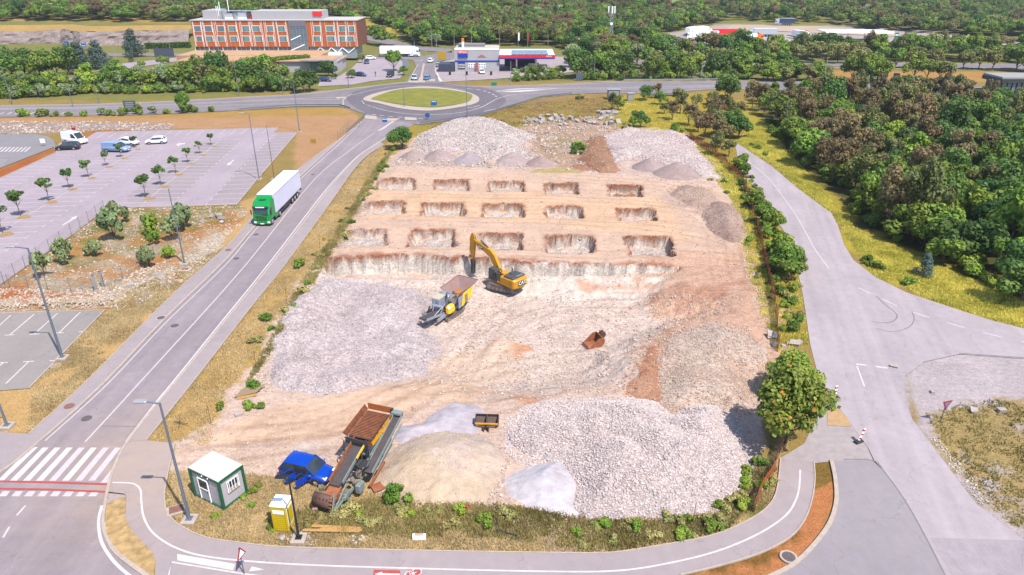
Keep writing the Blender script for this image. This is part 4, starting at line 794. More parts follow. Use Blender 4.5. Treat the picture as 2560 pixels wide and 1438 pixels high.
boulder(530, 552, 1.3, 'cluster of three pale rocks near the car park corner', n=5, sp=2.2, name='rock_outcrop', cat='rocks', grp='rock outcrops')
boulder(1960, 855, 1.0, 'pale rocks at the fence foot by the right road', n=7, sp=1.6, name='rock_outcrop', cat='rocks', grp='rock outcrops')
# ---------------------------------------------------------------- vehicles
TYRE = mat('tyre_rubber', (.018, .018, .02), .8); RIMM = mat('rim_alloy', (.5, .5, .52), .35, .8); GLASS = mat('car_glass', (.025, .035, .045), .08, spec=.8); TRIM = mat('black_trim', (.02, .02, .022), .5)
HLAMP = mat('lamp_clear', (.65, .68, .7), .15, spec=.8); TLAMP = mat('lamp_red', (.4, .015, .015), .25); PLATE = mat('number_plate', (.75, .75, .75), .4); DKMET = mat('dark_steel', (.045, .045, .05), .5, .4)
def paint(name, c, metal=.0): return mat('paint_'+name, c, .22, metal, spec=.6)
P_WHITE = paint('white', (.78, .78, .79)); P_BLACK = paint('black', (.015, .017, .025)); P_BLUE = paint('blue', (.0, .035, .30)); P_SILVER = paint('silver', (.45, .47, .5), .3); P_VAN = paint('steel_blue', (.16, .24, .40)); P_NAVY = paint('navy', (.02, .04, .10)); P_LBLUE = paint('mid_blue', (.08, .18, .38)); P_GREEN = paint('green', (.0, .20, .035)); P_RED = paint('red', (.62, .015, .02)); P_ORANGE = paint('orange', (.75, .16, .01)); P_YEL = paint('yellow', (.82, .42, .005))
def wheel(t, x, y, r, w_, n=18, rim=RIMM, name='wheel'):
    k = MB(); k.cyl((x, y-w_/2, r), (x, y+w_/2, r), r, n=n, m=TYRE); wo = k.build(name, TYRE, t)
    s_ = 1 if y > 0 else -1; q = MB(); q.cyl((x, y+s_*(w_/2-.02), r), (x, y+s_*(w_/2+.015), r), r*.62, r*.58, n=14, m=rim)
    for i in range(5):
        a = i*2*PI/5; q.bar((x, y+s_*(w_/2+.02), r), (x+r*.55*math.cos(a), y+s_*(w_/2+.02), r+r*.55*math.sin(a)), .03, r*.12, m=rim)
    q.build('rim', rim, wo); return wo
def car(name, label, cat, loc, rz, body, L_=4.2, W=1.75, H=1.5, kind='hatch', group=None, doors=False):
    t = thing(name, label, cat, loc, rz, group)
    h = L_/2; w_ = W/2; b = MB(); wb = L_*.30; wr = .31 if kind != 'van' else .34
    if kind == 'van':
        belt, st = 1.15, [(-h, .93, .35, 1.12), (-h+.08, .99, .3, 1.15), (h*.28, 1, .3, 1.15), (h*.62, 1, .28, 1.08), (h*.86, .95, .28, .92), (h, .8, .35, .7)]
        cab = [(-h+.03, h*.34, h*.66), (H, .90)]
    else:
        belt, st = .93, [(-h, .80, .4, .82), (-h+.12, .93, .28, .93), (-h*.5, 1, .24, .95), (h*.25, 1, .24, .93), (h*.48, .98, .24, .90), (h*.85, .92, .26, .74), (h*.97, .82, .3, .62), (h, .7, .36, .52)]
    rings = []
    for x_, kw, zb, zt in st:
        y_ = w_*kw; rings.append([(x_, -y_*.9, zb), (x_, -y_, zb+.12), (x_, -y_, zt-.22), (x_, -y_*.96, zt-.04), (x_, -y_*.55, zt+.035), (x_, y_*.55, zt+.035), (x_, y_*.96, zt-.04), (x_, y_, zt-.22), (x_, y_, zb+.12), (x_, y_*.9, zb)])
    b.loft(rings, body, smooth=True)
    for sx in (-1, 1):                   # wheel arches
        for sy in (-1, 1): b.cyl((sx*wb, sy*(w_-.12), wr), (sx*wb, sy*(w_+.012), wr), wr*1.18, n=18, m=TRIM)
    b.box((0, 0, .25), (L_*.86, W*.9, .14), m=TRIM)
    bo = b.build('body', body, t)
    # cabin: windows in a tapered block, roof slab and pillars in body colour
    if kind == 'van': xr0, xr1, xf0, xf1 = -h+.02, -h+.12, h*.30, h*.66; zt = H
    elif kind == 'sedan': xr0, xr1, xf0, xf1 = -h*.72, -h*.42, h*.12, h*.50; zt = H
    elif kind == 'estate': xr0, xr1, xf0, xf1 = -h*.97, -h*.80, h*.14, h*.50; zt = H
    else: xr0, xr1, xf0, xf1 = -h*.93, -h*.70, h*.16, h*.56; zt = H
    zb = belt-.02; wt = w_*.80 if kind != 'van' else w_*.93; wl = w_*.95
    g = MB(); g.loft([[(xr0, -wl, zb), (xf1, -wl*.96, zb-.03), (xf1, wl*.96, zb-.03), (xr0, wl, zb)], [(xr1, -wt, zt-.075), (xf0, -wt, zt-.075), (xf0, wt, zt-.075), (xr1, wt, zt-.075)]], GLASS if kind != 'van' else body)
    if kind == 'van':
        for sy in (-1, 1):               # cab side windows
            g.mesh([(xf0-.75, sy*(wl-.0), zb+.12), (xf1-.25, sy*(wl*.985), zb+.1), (xf0+.02, sy*(wt+.02), zt-.25), (xf0-.7, sy*(wt+.02), zt-.25)], [(0, 1, 2, 3), (3, 2, 1, 0)], m=GLASS)
        g.mesh([(xf1+.015, -wl*.86, zb+.06), (xf1+.015, wl*.86, zb+.06), (xf0+.08, wt*.9, zt-.12), (xf0+.08, -wt*.9, zt-.12)], [(0, 1, 2, 3)], m=GLASS)
    g.build('windows', GLASS, t)
    r = MB(); rr_ = []
    for u_ in (0, .06, .2, .5, .8, .94, 1):   # roof skin arched both ways
        x_ = xr1-.1+(xf0-xr1+.2)*u_; zz_ = zt+.035-.10*abs(2*u_-1)**2.6; rr_.append([(x_, wt*1.03*math.sin(q_), zz_-.10*(1-math.cos(q_))) for q_ in np.linspace(-PI/2, PI/2, 9)])
    r.loft(rr_, body, smooth=True, caps=False, closed=False)
    for sy in (-1, 1):
        if kind != 'van':
            r.bar((xr0-.0, sy*wl*.99, zb), (xr1-.02, sy*wt*.99, zt-.11), .09, .10, body); r.bar((xf1, sy*wl*.95, zb), (xf0+.02, sy*wt*1.01, zt-.05), .06, .07, body)
            xm = (xr0+xf1)*.5-.1; r.bar((xm, sy*wl*1.0, zb), (xm, sy*wt*1.02, zt-.05), .05, .09, TRIM)
            xq = xr0+(xm-xr0)*.42; r.bar((xq, sy*wl*1.0, zb), (xq+.05, sy*wt*1.02, zt-.05), .05, .08, body)
    r.build('roof', body, t)
    for sx in (-1, 1):
        for sy in (-1, 1): wheel(t, sx*wb, sy*(w_-.1), wr, .2)
    for sy in (-1, 1):
        MB().box((h*.94, sy*w_*.62, .62 if kind != 'van' else .8), (.14, .34, .14), b=.03, m=HLAMP).build('headlight', HLAMP, t)
        MB().box((-h+.02, sy*w_*.74, .78 if kind != 'van' else 1.0), (.1, .2, .22), b=.03, m=TLAMP).build('tail_light', TLAMP, t)
        MB().box((xf1-.22, sy*(w_+.08), belt+.08), (.12, .2, .13), b=.03, m=body).build('wing_mirror', body, t)
    MB().box((h+.0, 0, .42), (.04, .5, .11), m=PLATE).build('number_plate', PLATE, t)
    MB().box((h-.03, 0, .56), (.1, W*.5, .09), b=.02, m=TRIM).build('grille', TRIM, t)
    if doors:                            # both right-hand doors swung open, cabin trim visible behind
        sy = -1
        dk = MB(); dk.box((h*.02, -w_*.99, .66), (.95, .03, .56), m=TRIM); dk.box((-h*.43, -w_*.99, .68), (.7, .03, .52), m=TRIM); dk.box((0, -w_*.93, 1.14), (.85, .03, .3), m=TRIM); dk.build('door_opening', TRIM, t)
        for k, (hx, ln, ang) in enumerate([(h*.27, .95, R(-68)), (-h*.22, .78, R(-58))]):
            d = MB(); d.at((hx, -w_*1.01, 0), rz=PI-ang if False else 0)
            dx, dy = -math.cos(ang), math.sin(ang)      # from the hinge backwards and outwards
            def q(u, z, o=0): return (hx+dx*u+dy*o*-1, -w_*1.01+dy*u+dx*o, z)
            d.M = Matrix.Identity(4); d.cur = body
            d.loft([[q(0, .38, -.03), q(ln, .38, -.03), q(ln, .38, .03), q(0, .38, .03)], [q(0, .93, -.03), q(ln, .93, -.03), q(ln, .93, .03), q(0, .93, .03)]], body)
            d.bar(q(.05, .93), q(.38 if k == 0 else .12, 1.36), .04, .05, body); d.bar(q(.38 if k == 0 else .12, 1.36), q(ln-.05, 1.36), .04, .05, body); d.bar(q(ln, .93), q(ln-.05, 1.36), .04, .05, body)
            do = d.build('door', body, t)
            e = MB(); e.loft([[q(.06, .46, -.05), q(ln-.06, .46, -.05), q(ln-.06, .46, -.035), q(.06, .46, -.035)], [q(.06, .9, -.05), q(ln-.06, .9, -.05), q(ln-.06, .9, -.035), q(.06, .9, -.035)]], TRIM); e.build('door_lining', TRIM, do)
        st_ = MB(); st_.box((.05, -.38, .6), (.5, .5, .16), b=.04); st_.box((-.2, -.38, .86), (.14, .48, .6), b=.04, ry=-.2); st_.build('seat', mat('seat_fabric', (.05, .055, .07), .9), t)
    return t
def zrot(a, b):                          # heading angle of the vector pixel a -> pixel b
    d = G(*b)-G(*a); return math.atan2(d.y, d.x)
cars = [
 ('car', 'blue hatchback with both right doors open, parked beside the rusty screening machine', 'car', (771, 1192), (.955, -.30), P_BLUE, dict(L_=4.0, W=1.75, H=1.6, doors=True)),
 ('van', 'white panel van beside the black car in the upper left car park', 'van', (190, 358), (.93, -.36), P_WHITE, dict(L_=5.6, W=2.0, H=2.35, kind='van')),
 ('car', 'black car in front of the white van in the upper left car park', 'car', (171, 374), (-.98, -.18), P_BLACK, dict(L_=4.6, W=1.85, H=1.6, kind='estate')),
 ('van', 'steel blue panel van standing across the bays of the upper left car park', 'van', (293, 379), (.99, -.12), P_VAN, dict(L_=5.3, W=1.95, H=1.95, kind='van')),
 ('car', 'white hatchback half hidden behind the steel blue van', 'car', (325, 362), (.95, -.3), P_WHITE, dict(L_=4.2, W=1.75, H=1.5)),
 ('car', 'white hatchback standing alone right of the steel blue van in the car park', 'car', (392, 359), (-.97, -.2), P_WHITE, dict(L_=4.2, W=1.76, H=1.5)),
 ('car', 'dark navy car by the round bush below the hotel terrace', 'car', (813, 204), (.95, -.1), P_NAVY, dict(L_=4.3, W=1.8, H=1.5)),
 ('car', 'dark car parked right of the small clipped round bush before the hotel', 'car', (901, 191), (.95, -.3), P_NAVY, dict(L_=4.5, W=1.8, H=1.45, kind='sedan')),
 ('car', 'large black car under the tree beside the exit road to the roundabout', 'car', (976, 192), (-.1, -1), P_BLACK, dict(L_=4.7, W=1.9, H=1.75, kind='estate')),
 ('car', 'dark navy car parked nearest the right corner of the hotel', 'car', (917, 159), (.2, -1), P_NAVY, dict(L_=4.4, W=1.8, H=1.5)),
 ('car', 'white car parked beyond the navy ones at the hotel corner', 'car', (927, 149), (.9, .2), P_WHITE, dict(L_=4.2, W=1.8, H=1.45)),
 ('car', 'light blue car waiting at the roundabout entry, left lane', 'car', (1036, 199), (.1, -1), P_SILVER, dict(L_=4.3, W=1.8, H=1.5)),
 ('car', 'mid blue car heading up the exit road from the roundabout', 'car', (1068, 200), (.1, 1), P_LBLUE, dict(L_=4.2, W=1.8, H=1.5)),
 ('car', 'white car driving on the exit road next to the yellow sign', 'car', (1077, 156), (.1, 1), P_WHITE, dict(L_=4.3, W=1.8, H=1.6)),
 ('car', 'silver white estate car parked left of the filling station shop', 'car', (1104, 168), (.97, -.1), P_SILVER, dict(L_=4.5, W=1.8, H=1.55, kind='estate')),
 ('car', 'white small car parked outside the filling station shop entrance', 'car', (1204, 184), (.2, -1), P_WHITE, dict(L_=4.0, W=1.75, H=1.5)),
 ('van', 'white van standing under the red canopy of the filling station', 'van', (1327, 173), (-.98, .0), P_WHITE, dict(L_=4.9, W=1.9, H=1.9, kind='van')),
 ('car', 'dark car under the filling station canopy', 'car', (1284, 175), (.1, -1), P_BLACK, dict(L_=4.3, W=1.8, H=1.5)),
 ('car', 'white car parked among trees below the motorway service area, left one', 'car', (1640, 130), (.6, -1), P_WHITE, dict(L_=4.4, W=1.8, H=1.6)),
 ('car', 'white car parked among trees below the motorway service area, right one', 'car', (1658, 134), (.9, .2), P_WHITE, dict(L_=4.4, W=1.8, H=1.6)),
 ('car', 'white car parked behind tree crowns left of the pair below the service area', 'car', (1572, 127), (.9, -.1), P_SILVER, dict(L_=4.4, W=1.8, H=1.6)),
]
for nm, lab, cat, p_, d_, pm, kw in cars:
    g_ = GZ(*p_); g_.z = .05
    car(nm, lab, cat, g_, math.atan2(d_[1], d_[0]) if nm != 'x' else 0, pm, **kw)
# blue hatchback: nose to the right
def text_mesh(txt, size, name, m, parent, M, ext=.004, space=1.0):
    cu = bpy.data.curves.new('lettering', 'FONT'); cu.body = txt; cu.size = size; cu.extrude = ext; cu.align_x = 'CENTER'; cu.align_y = 'CENTER'; cu.space_character = space; cu.resolution_u = 2
    ob = bpy.data.objects.new('lettering', cu); sc.collection.objects.link(ob)
    dg = bpy.context.evaluated_depsgraph_get(); me = bpy.data.meshes.new_from_object(ob.evaluated_get(dg)); bpy.data.objects.remove(ob)
    me.name = name; me.materials.clear(); me.materials.append(m); o = link(bpy.data.objects.new(name, me)); o.parent = parent; o.matrix_local = M; return o
def face_M(loc, nrm, up=(0, 0, 1)):      # text plane: normal nrm, up up
    z = Vector(nrm).normalized(); u = Vector(up); x = u.cross(z).normalized(); y = z.cross(x)
    M = Matrix((x, y, z)).transposed().to_4x4(); M.translation = Vector(loc); return M
def truck(label, loc, rz, cab, trailer, cabonly=False, tl=13.6, group='lorries', tanker=False, detail=True, nosed=False, roofm=None):
    t = thing('truck', label, 'truck', loc, rz, group)
    # x forward; cab front at x=0
    c_ = MB(); c_.cur = cab; W = 1.25
    c_.loft([[(-2.25, -W, .95), (-2.25, W, .95), (-2.25, W, 3.0), (-2.2, W*.97, 3.62), (-2.2, -W*.97, 3.62), (-2.25, -W, 3.0)],
             [(-.5, -W, .95), (-.5, W, .95), (-.5, W, 3.0), (-1.0, W*.93, 3.55), (-1.0, -W*.93, 3.55), (-.5, -W, 3.0)],
             [(-.08, -W*.97, .6), (-.08, W*.97, .6), (-.08, W*.95, 1.85), (-.42, W*.88, 2.95), (-.42, -W*.88, 2.95), (-.08, -W*.95, 1.85)],
             [(0, -W*.8, .62), (0, W*.8, .62), (0, W*.82, 1.80), (-.34, W*.76, 2.85), (-.34, -W*.76, 2.85), (0, -W*.82, 1.80)]], cab)
    c_.box((-.35, 0, .5), (.7, 2.42, .42), b=.1); c_.box((-1.5, 0, .95), (1.2, 2.1, .5), m=DKMET)
    co = c_.build('cab', cab, t)
    g = MB(); g.cur = GLASS
    g.mesh([(.01, -W*.84, 1.92), (.01, W*.84, 1.92), (-.30, W*.78, 2.72), (-.30, -W*.78, 2.72)], [(0, 1, 2, 3)]); g.build('windscreen', GLASS, t)
    for s_ in (-1, 1):
        k = MB(); k.mesh([(-.35, s_*1.258, 1.95), (-1.2, s_*1.262, 1.95), (-1.2, s_*1.262, 2.6), (-.55, s_*1.258, 2.6)], [(0, 1, 2, 3), (3, 2, 1, 0)], m=GLASS); k.build('side_window', GLASS, t)
        MB().box((-.02, s_*.98, .62), (.12, .4, .24), b=.04, m=HLAMP).build('headlight', HLAMP, t)
        MB().box((-.2, s_*1.45, 2.1), (.14, .16, .75), b=.04, m=TRIM).build('mirror', TRIM, t)
        wheel(t, -.95, s_*1.05, .5, .34, rim=RIMM); wheel(t, -4.4, s_*1.0, .5, .5, rim=RIMM)
    if detail:
        k = MB(); k.cur = TRIM
        for i in range(4): k.box((.03, 0, 1.62-i*.22), (.03, 1.7-.05*i, .07), m=TRIM)
        k.build('grille', TRIM, t)
        v = MB(); v.box((-.18, 0, 2.86), (.36, 2.3, .2), b=.05, m=TRIM); vo = v.build('sun_visor', TRIM, t)
        MB().box((.01, 0, 2.90), (.03, 1.3, .14), m=PLATE).build('sign_strip', PLATE, vo)
        MB().box((.03, 0, .42), (.03, .55, .13), m=PLATE).build('number_plate', PLATE, t)
        MB().box((-1.45, 0, 3.635), (.75, .95, .03), m=GLASS).build('roof_hatch', GLASS, t)
        k = MB(); k.cur = cab; k.loft([[(-1.75, -1.1, 3.6), (-1.75, 1.1, 3.6), (-2.35, 1.15, 3.6), (-2.35, -1.15, 3.6)], [(-2.2, -1.0, 4.0), (-2.2, 1.0, 4.0), (-2.38, 1.1, 4.02), (-2.38, -1.1, 4.02)]], cab); k.build('roof_deflector', cab, t)
        k = MB(); k.cur = cab
        for s_ in (-1, 1): k.box((-3.3, s_*1.15, .75), (1.5, .1, .55), b=.03); k.box((-2.45, s_*1.2, 2.2), (.35, .06, 2.6))
        k.build('side_fairing', cab, t)
    k = MB(); k.cur = DKMET; k.box((-4, 0, .85), (4.5, .9, .25)); k.box((-9.5, 0, 1.05), (11, 1.0, .3)); k.box((-6.3, 0, .6), (2.4, 2.3, .35)); k.box((-3.0-tl, 0, .75), (.1, 2.3, .2))
    for s_ in (-1, 1): k.box((-8, s_*1.2, .75), (3.2, .05, .4))
    k.build('chassis', DKMET, t)
    x1 = -2.75; x0 = x1-tl
    b = MB(); b.cur = trailer
    if tanker:
        rg = []
        for x_, s_ in ((x0, .8), (x0+.3, 1), (x1-.3, 1), (x1, .8)): rg.append([(x_, 1.2*s_*math.cos(a), 2.35+1.15*s_*math.sin(a)) for a in np.linspace(0, 2*PI, 17)[:-1]])
        b.loft(rg, trailer, smooth=True); bo = b.build('tank', trailer, t)
        kk = MB(); kk.box(((x0+x1)/2, 0, 3.55), (tl*.8, .5, .08), m=RIMM); kk.build('catwalk', RIMM, bo)
    else:
        b.box(((x0+x1)/2, 0, 2.62), (tl, 2.55, 2.76), b=.03); bo = b.build('trailer_box', trailer, t)
        kk = MB(); kk.cur = RIMM
        kk.box(((x0+x1)/2, 0, 1.2), (tl+.02, 2.58, .12))
        for s_ in (-1, 1): kk.box(((x0+x1)/2, s_*1.27, 3.98), (tl, .06, .06))
        kk.build('trailer_rail', RIMM, bo)
        MB().box(((x0+x1)/2, 0, 4.015), (tl-.1, 2.45, .03), m=roofm or P_WHITE).build('trailer_roof', roofm or P_WHITE, bo)
    for i in range(3):
        for s_ in (-1, 1): wheel(t, x0+2.2+i*1.35, s_*1.0, .5, .42, rim=RIMM)
    k = MB(); 
    for s_ in (-1, 1): k.box((x0-.02, s_*1.0, .95), (.06, .35, .14), m=TLAMP)
    k.build('tail_light', TLAMP, t)
    return t
CURT = mat('curtain_lilac', (.50, .49, .60), .6, noise=.04, nscale=.6)
a = G(657, 567); b_ = G(742, 480); th = math.atan2(a.y-b_.y, a.x-b_.x)
truck('green articulated lorry with white box trailer driving down the left road', (a.x, a.y, .04), th, P_GREEN, CURT, tl=13.0)
truck('white articulated lorry on the road behind the hotel', tuple(G(1050, 142))[:2]+(.04,), R(-2), P_WHITE, P_WHITE, tl=13.4)
truck('white lorry with orange cab beside the red trailer at the service area', tuple(G(1905, 103))[:2]+(.06,), R(2), P_ORANGE, P_WHITE, tanker=True, tl=12)
truck('lorry with bright red trailer in the middle of the service area', tuple(G(1765, 93))[:2]+(.06,), PI, P_WHITE, P_RED, tl=13.6, roofm=P_RED)
truck('white lorry half behind trees left of the red trailer, nearer one', tuple(G(1715, 99))[:2]+(.06,), PI, P_WHITE, P_WHITE, tl=13)
truck('white lorry behind the others at the left end of the service area', tuple(G(1770, 84))[:2]+(.06,), R(30), P_WHITE, P_WHITE, tl=9)
truck('white lorry with grey cab at the far left of the service area', tuple(G(1733, 86))[:2]+(.06,), R(60), P_SILVER, P_WHITE, tl=8)
truck('white and silver lorry parked behind the orange cab', tuple(G(1868, 92))[:2]+(.06,), PI, P_SILVER, P_SILVER, tl=12)
truck('white lorry seen between tree crowns right of the orange cab', tuple(G(2020, 101))[:2]+(.06,), R(-70), P_WHITE, P_WHITE, tl=8)
truck('distant lorry on the far road above the service area', tuple(G(1935, 63))[:2]+(.06,), R(170), P_SILVER, P_NAVY, tl=9)
# ---------------------------------------------------------------- machines
CATY = mat('machine_yellow', al(250, 176, 22, 2.1), .45, noise=.08, nscale=1.5); CATD = mat('machine_dusty_black', (.045, .045, .05), .6, noise=.3, nscale=3); TRK = mat('track_steel', (.13, .10, .09), .7, .3, noise=.3, nscale=6)
STL = mat('steel_light', (.30, .32, .36), .5, .5, noise=.15, nscale=2); RUST = mat('rusty_steel', al(214, 134, 88), .85, .0, noise=.35, nscale=2.2, col2=al(166, 98, 68), bump=.3); RUSTD = mat('dark_rust', al(120, 84, 72), .8, .1, noise=.3, nscale=3); HOSE = mat('hose_black', (.02, .02, .022), .5)
GREYG = mat('machine_grey_green', al(160, 176, 176), .6, noise=.12, nscale=2); BELT = mat('conveyor_belt', al(98, 88, 92), .8, noise=.15, nscale=2); DUST = mat('dusty_grey', al(176, 166, 168), .8, noise=.2, nscale=2); TXW = mat('lettering_white', (.8, .8, .8), .5)
def track(t, y, L_, w_, r, name='track'):
    k = MB(); k.cur = TRK; n = 10; ring = []
    for i in range(n+1): a = PI/2+PI*i/n; ring.append((-L_/2+r+r*math.cos(a), r+r*math.sin(a)))
    for i in range(n+1): a = -PI/2+PI*i/n; ring.append((L_/2-r+r*math.cos(a), r+r*math.sin(a)))
    k.prism(ring, y-w_/2, y+w_/2); m_ = len(ring)
    per = 42
    for i in range(per):                 # grouser bars
        tt = i/per*(2*(L_-2*r)+2*PI*r); a = L_-2*r
        if tt < a: x_, z_, an = -L_/2+r+tt, 0, 0
        elif tt < a+PI*r: an = (tt-a)/r; x_, z_ = L_/2-r+r*math.sin(an), r-r*math.cos(an)
        elif tt < 2*a+PI*r: x_, z_, an = L_/2-r-(tt-a-PI*r), 2*r, 0
        else: an = (tt-2*a-PI*r)/r; x_, z_ = -L_/2+r-r*math.sin(an), r+r*math.cos(an)
        k.box((x_, y, z_), (.06, w_*.96, .05), ry=-an if an else 0)
    o_ = k.build(name, TRK, t); q = MB()
    for s_ in (-1, 1):
        for i in range(7): q.cyl((-L_/2+r+i*(L_-2*r)/6, y+s_*w_*.45, r*(.95 if i in (0, 6) else .55)), (-L_/2+r+i*(L_-2*r)/6, y+s_*(w_*.5+.03), r*(.95 if i in (0, 6) else .55)), r*(.72 if i in (0, 6) else .36), n=12, m=DUST)
    q.build('track_rollers', DUST, o_); return o_
def excavator(loc, rz, uprz=0):
    t = thing('excavator', 'yellow tracked excavator with hydraulic breaker on its raised arm in the pit', 'excavator', loc, rz, s=.84)
    TR = []
    for y in (-1.3, 1.3): o_ = track(t, y, 4.9, .6, .48); o_.matrix_local = Matrix.Rotation(R(17), 4, 'Z')
    k = MB(); k.box((0, 0, .62), (2.4, 2.2, .4), b=.06, m=CATD); k.cyl((0, 0, .8), (0, 0, 1.1), .75, n=18, m=CATD); k.build('undercarriage', CATD, t)
    k = MB(); k.cur = CATY; k.box((-.4, 0, 1.28), (5.0, 2.9, .34), b=.05)
    k.box((-1.3, -.95, 1.9), (2.4, 1.0, .95), b=.1); k.box((-1.3, .95, 1.9), (2.2, 1.0, .95), b=.1); k.box((.6, -1.0, 1.75), (1.5, .85, .65), b=.06); k.box((-1.4, 0, 1.85), (2.4, 1.2, .9), b=.1)
    k.box((-.1, .35, 2.3), (.7, .7, .5), b=.05); k.build('upper_body', CATY, t)
    k = MB(); k.cur = CATY
    n = 12; ring = [(-2.3, -1.48), (-2.3, 1.48)]+[(-2.45-.75*math.cos(a)**.5 if abs(a) < PI/2 else -2.45, 1.5*math.sin(a)) for a in np.linspace(PI/2*.96, -PI/2*.96, n)]
    k.loft([[(x_, y_, 1.08) for x_, y_ in ring], [(x_*1.02, y_, 1.3) for x_, y_ in ring], [(x_*1.02, y_, 2.25) for x_, y_ in ring], [(x_*.97, y_*.95, 2.42) for x_, y_ in ring]], CATY)
    cw = k.build('counterweight', CATY, t)
    MB().box((-3.29, 0, 1.82), (.05, 1.45, .78), m=CATD).build('badge', CATD, cw)
    tx = text_mesh('CAT', .78, 'lettering', TXW, cw, face_M((-3.33, 0, 1.84), (-1, 0, 0)))
    kk = MB(); kk.mesh([(-3.35, .22, 1.56), (-3.35, -.22, 1.56), (-3.35, 0, 1.80)], [(0, 1, 2), (2, 1, 0)], m=CATY); kk.build('badge_triangle', CATY, cw)
    k = MB(); k.cur = CATD; k.box((-1.75, 0, 2.52), (1.9, 2.6, .26), b=.07); k.box((-1.2, -.3, 2.68), (.8, 1.0, .16), b=.04)
    for i in range(8): k.box((-2.5, -.9+i*.16, 2.665), (.05, .07, .03), m=TXW)
    k.build('engine_hood', CATD, t)
    MB().cyl((-.75, -.6, 2.5), (-.75, -.6, 3.15), .07, m=CATD).build('exhaust', CATD, t)
    # cab, left front
    k = MB(); k.cur = CATD
    cx, cy, x0, x1, y0, y1 = 1.2, .95, .35, 2.05, .5, 1.45
    for (a, b) in ((x0, y0), (x0, y1), (x1, y0), (x1, y1)): k.bar((a, b, 1.4), (a if a == x0 else a-.1, b, 2.95), .09, .09)
    k.bar((1.15, y1, 1.4), (1.15, y1, 2.95), .08, .08)
    for yy in (y0, y1): k.bar((x0, yy, 1.95), (x1, yy, 1.9), .06, .06); k.box(((x0+x1)/2, yy, 1.6), (1.6, .05, .55)); 
    k.box(((x0+x1)/2, cy, 2.98), (1.75, 1.05, .12), b=.04); k.box(((x0+x1)/2, cy, 1.42), (1.8, 1.0, .1)); k.box((x0+.02, cy, 2.0), (.05, .95, 1.2))
    k.box((.8, cy, 1.8), (.5, .5, .7), b=.08)
    ca = k.build('cab', CATD, t)
    k = MB(); k.mesh([(x1+.0, y0+.05, 1.5), (x1, y1-.05, 1.5), (x1-.1, y1-.05, 2.9), (x1-.1, y0+.05, 2.9)], [(0, 1, 2, 3)], m=mat('tinted_glass', (.12, .16, .15), .1, spec=.8)); 
    k.mesh([(x0+.1, y1+.02, 1.95), (1.1, y1+.02, 1.95), (1.1, y1+.02, 2.88), (x0+.1, y1+.02, 2.88), (1.2, y1+.02, 1.9), (x1-.08, y1+.02, 1.9), (x1-.14, y1+.02, 2.88), (1.2, y1+.02, 2.88)], [(0, 1, 2, 3), (4, 5, 6, 7)], m=GLASS); k.build('cab_glass', GLASS, ca)
    k = MB(); k.tube([(2.0, -.6, 1.45), (2.0, -.6, 2.3), (1.2, -.6, 2.3), (1.2, -.6, 1.45)], .025, m=DKMET); k.tube([(-.2, -1.35, 2.1), (-.2, -1.35, 2.75), (1.2, -1.35, 2.75), (1.2, -1.35, 2.1)], .03, m=DKMET); k.tube([(-.3, 1.35, 2.35), (-.3, 1.35, 3.0), (.35, 1.4, 3.0)], .03, m=DKMET); k.build('handrail', DKMET, t)
    # boom: bent box section in the XZ plane
    P0, P1, P2 = (1.0, 1.75), (2.5, 4.75), (6.55, 5.75)
    k = MB(); k.cur = CATY
    k.prism([(.75, 1.9), (1.15, 1.55), (2.25, 2.9), (3.3, 4.15), (4.6, 4.75), (6.45, 5.45), (6.75, 5.75), (6.45, 6.0), (4.6, 5.55), (2.95, 5.15), (2.15, 4.55), (1.25, 3.0)], -.34, .16)
    bm = k.build('boom', CATY, t)
    MB().box((5.0, .19, 5.15), (1.1, .05, .42), ry=R(-19), m=CATD).build('badge', CATD, bm)
    text_mesh('CAT', .42, 'lettering', TXW, bm, Matrix.Translation((5.0, .235, 5.15)) @ Matrix.Rotation(PI, 4, 'Z') @ Matrix.Rotation(PI/2, 4, 'X') @ Matrix.Rotation(R(-19), 4, 'Z'))
    for y in (-.5, .32):
        k = MB(); k.cyl((1.5, y, 1.8), (2.5, y, 3.1), .11, m=CATY); k.cyl((2.5, y, 3.1), (3.1, y, 4.2), .06, m=STL); k.build('boom_cylinder', CATY, t)
    # stick hanging down
    k = MB(); k.cur = CATY; k.prism([(6.35, 5.5), (6.3, 6.35), (6.65, 7.0), (7.0, 6.75), (7.35, 5.9), (7.25, 3.4), (7.05, 2.6), (6.75, 2.6), (6.55, 3.6)], -.28, .10); sk_ = k.build('stick', CATY, t)
    k = MB(); k.cyl((3.6, -.1, 5.35), (5.1, -.1, 6.1), .12, m=CATD); k.cyl((5.1, -.1, 6.1), (6.6, -.1, 6.85), .06, m=STL); k.build('stick_cylinder', CATD, t)
    k = MB(); k.cyl((7.38, -.1, 5.4), (7.55, -.1, 4.0), .1, m=CATY); k.cyl((7.55, -.1, 4.0), (7.65, -.1, 3.0), .05, m=STL); k.bar((7.0, -.1, 2.85), (7.65, -.1, 2.95), .3, .1, CATD); k.build('bucket_cylinder', CATY, sk_)
    k = MB(); k.cur = CATD; k.box((6.95, -.1, 2.2), (.75, .5, .6), b=.05); k.box((6.98, -.1, 1.1), (.6, .55, 1.8), b=.06); k.build('hydraulic_breaker', CATD, t)
    k = MB(); k.cyl((6.98, -.1, .3), (6.98, -.1, -.35), .09, .03, m=STL); k.build('chisel', STL, t)
    k = MB()
    for dx, ln in ((.1, .5), (.25, .7)): k.tube([(6.6, .15, 3.3), (6.3-dx, .3, 2.6), (6.2-dx, .35, 1.9), (6.4-dx*.5, .3, 1.4), (6.75, .2, 1.5)], .03, m=HOSE)
    k.tube([(6.3, .15, 5.6), (6.0, .25, 5.2), (6.05, .25, 4.7), (6.5, .15, 4.4)], .03, m=HOSE); k.build('hose', HOSE, sk_)
    return t
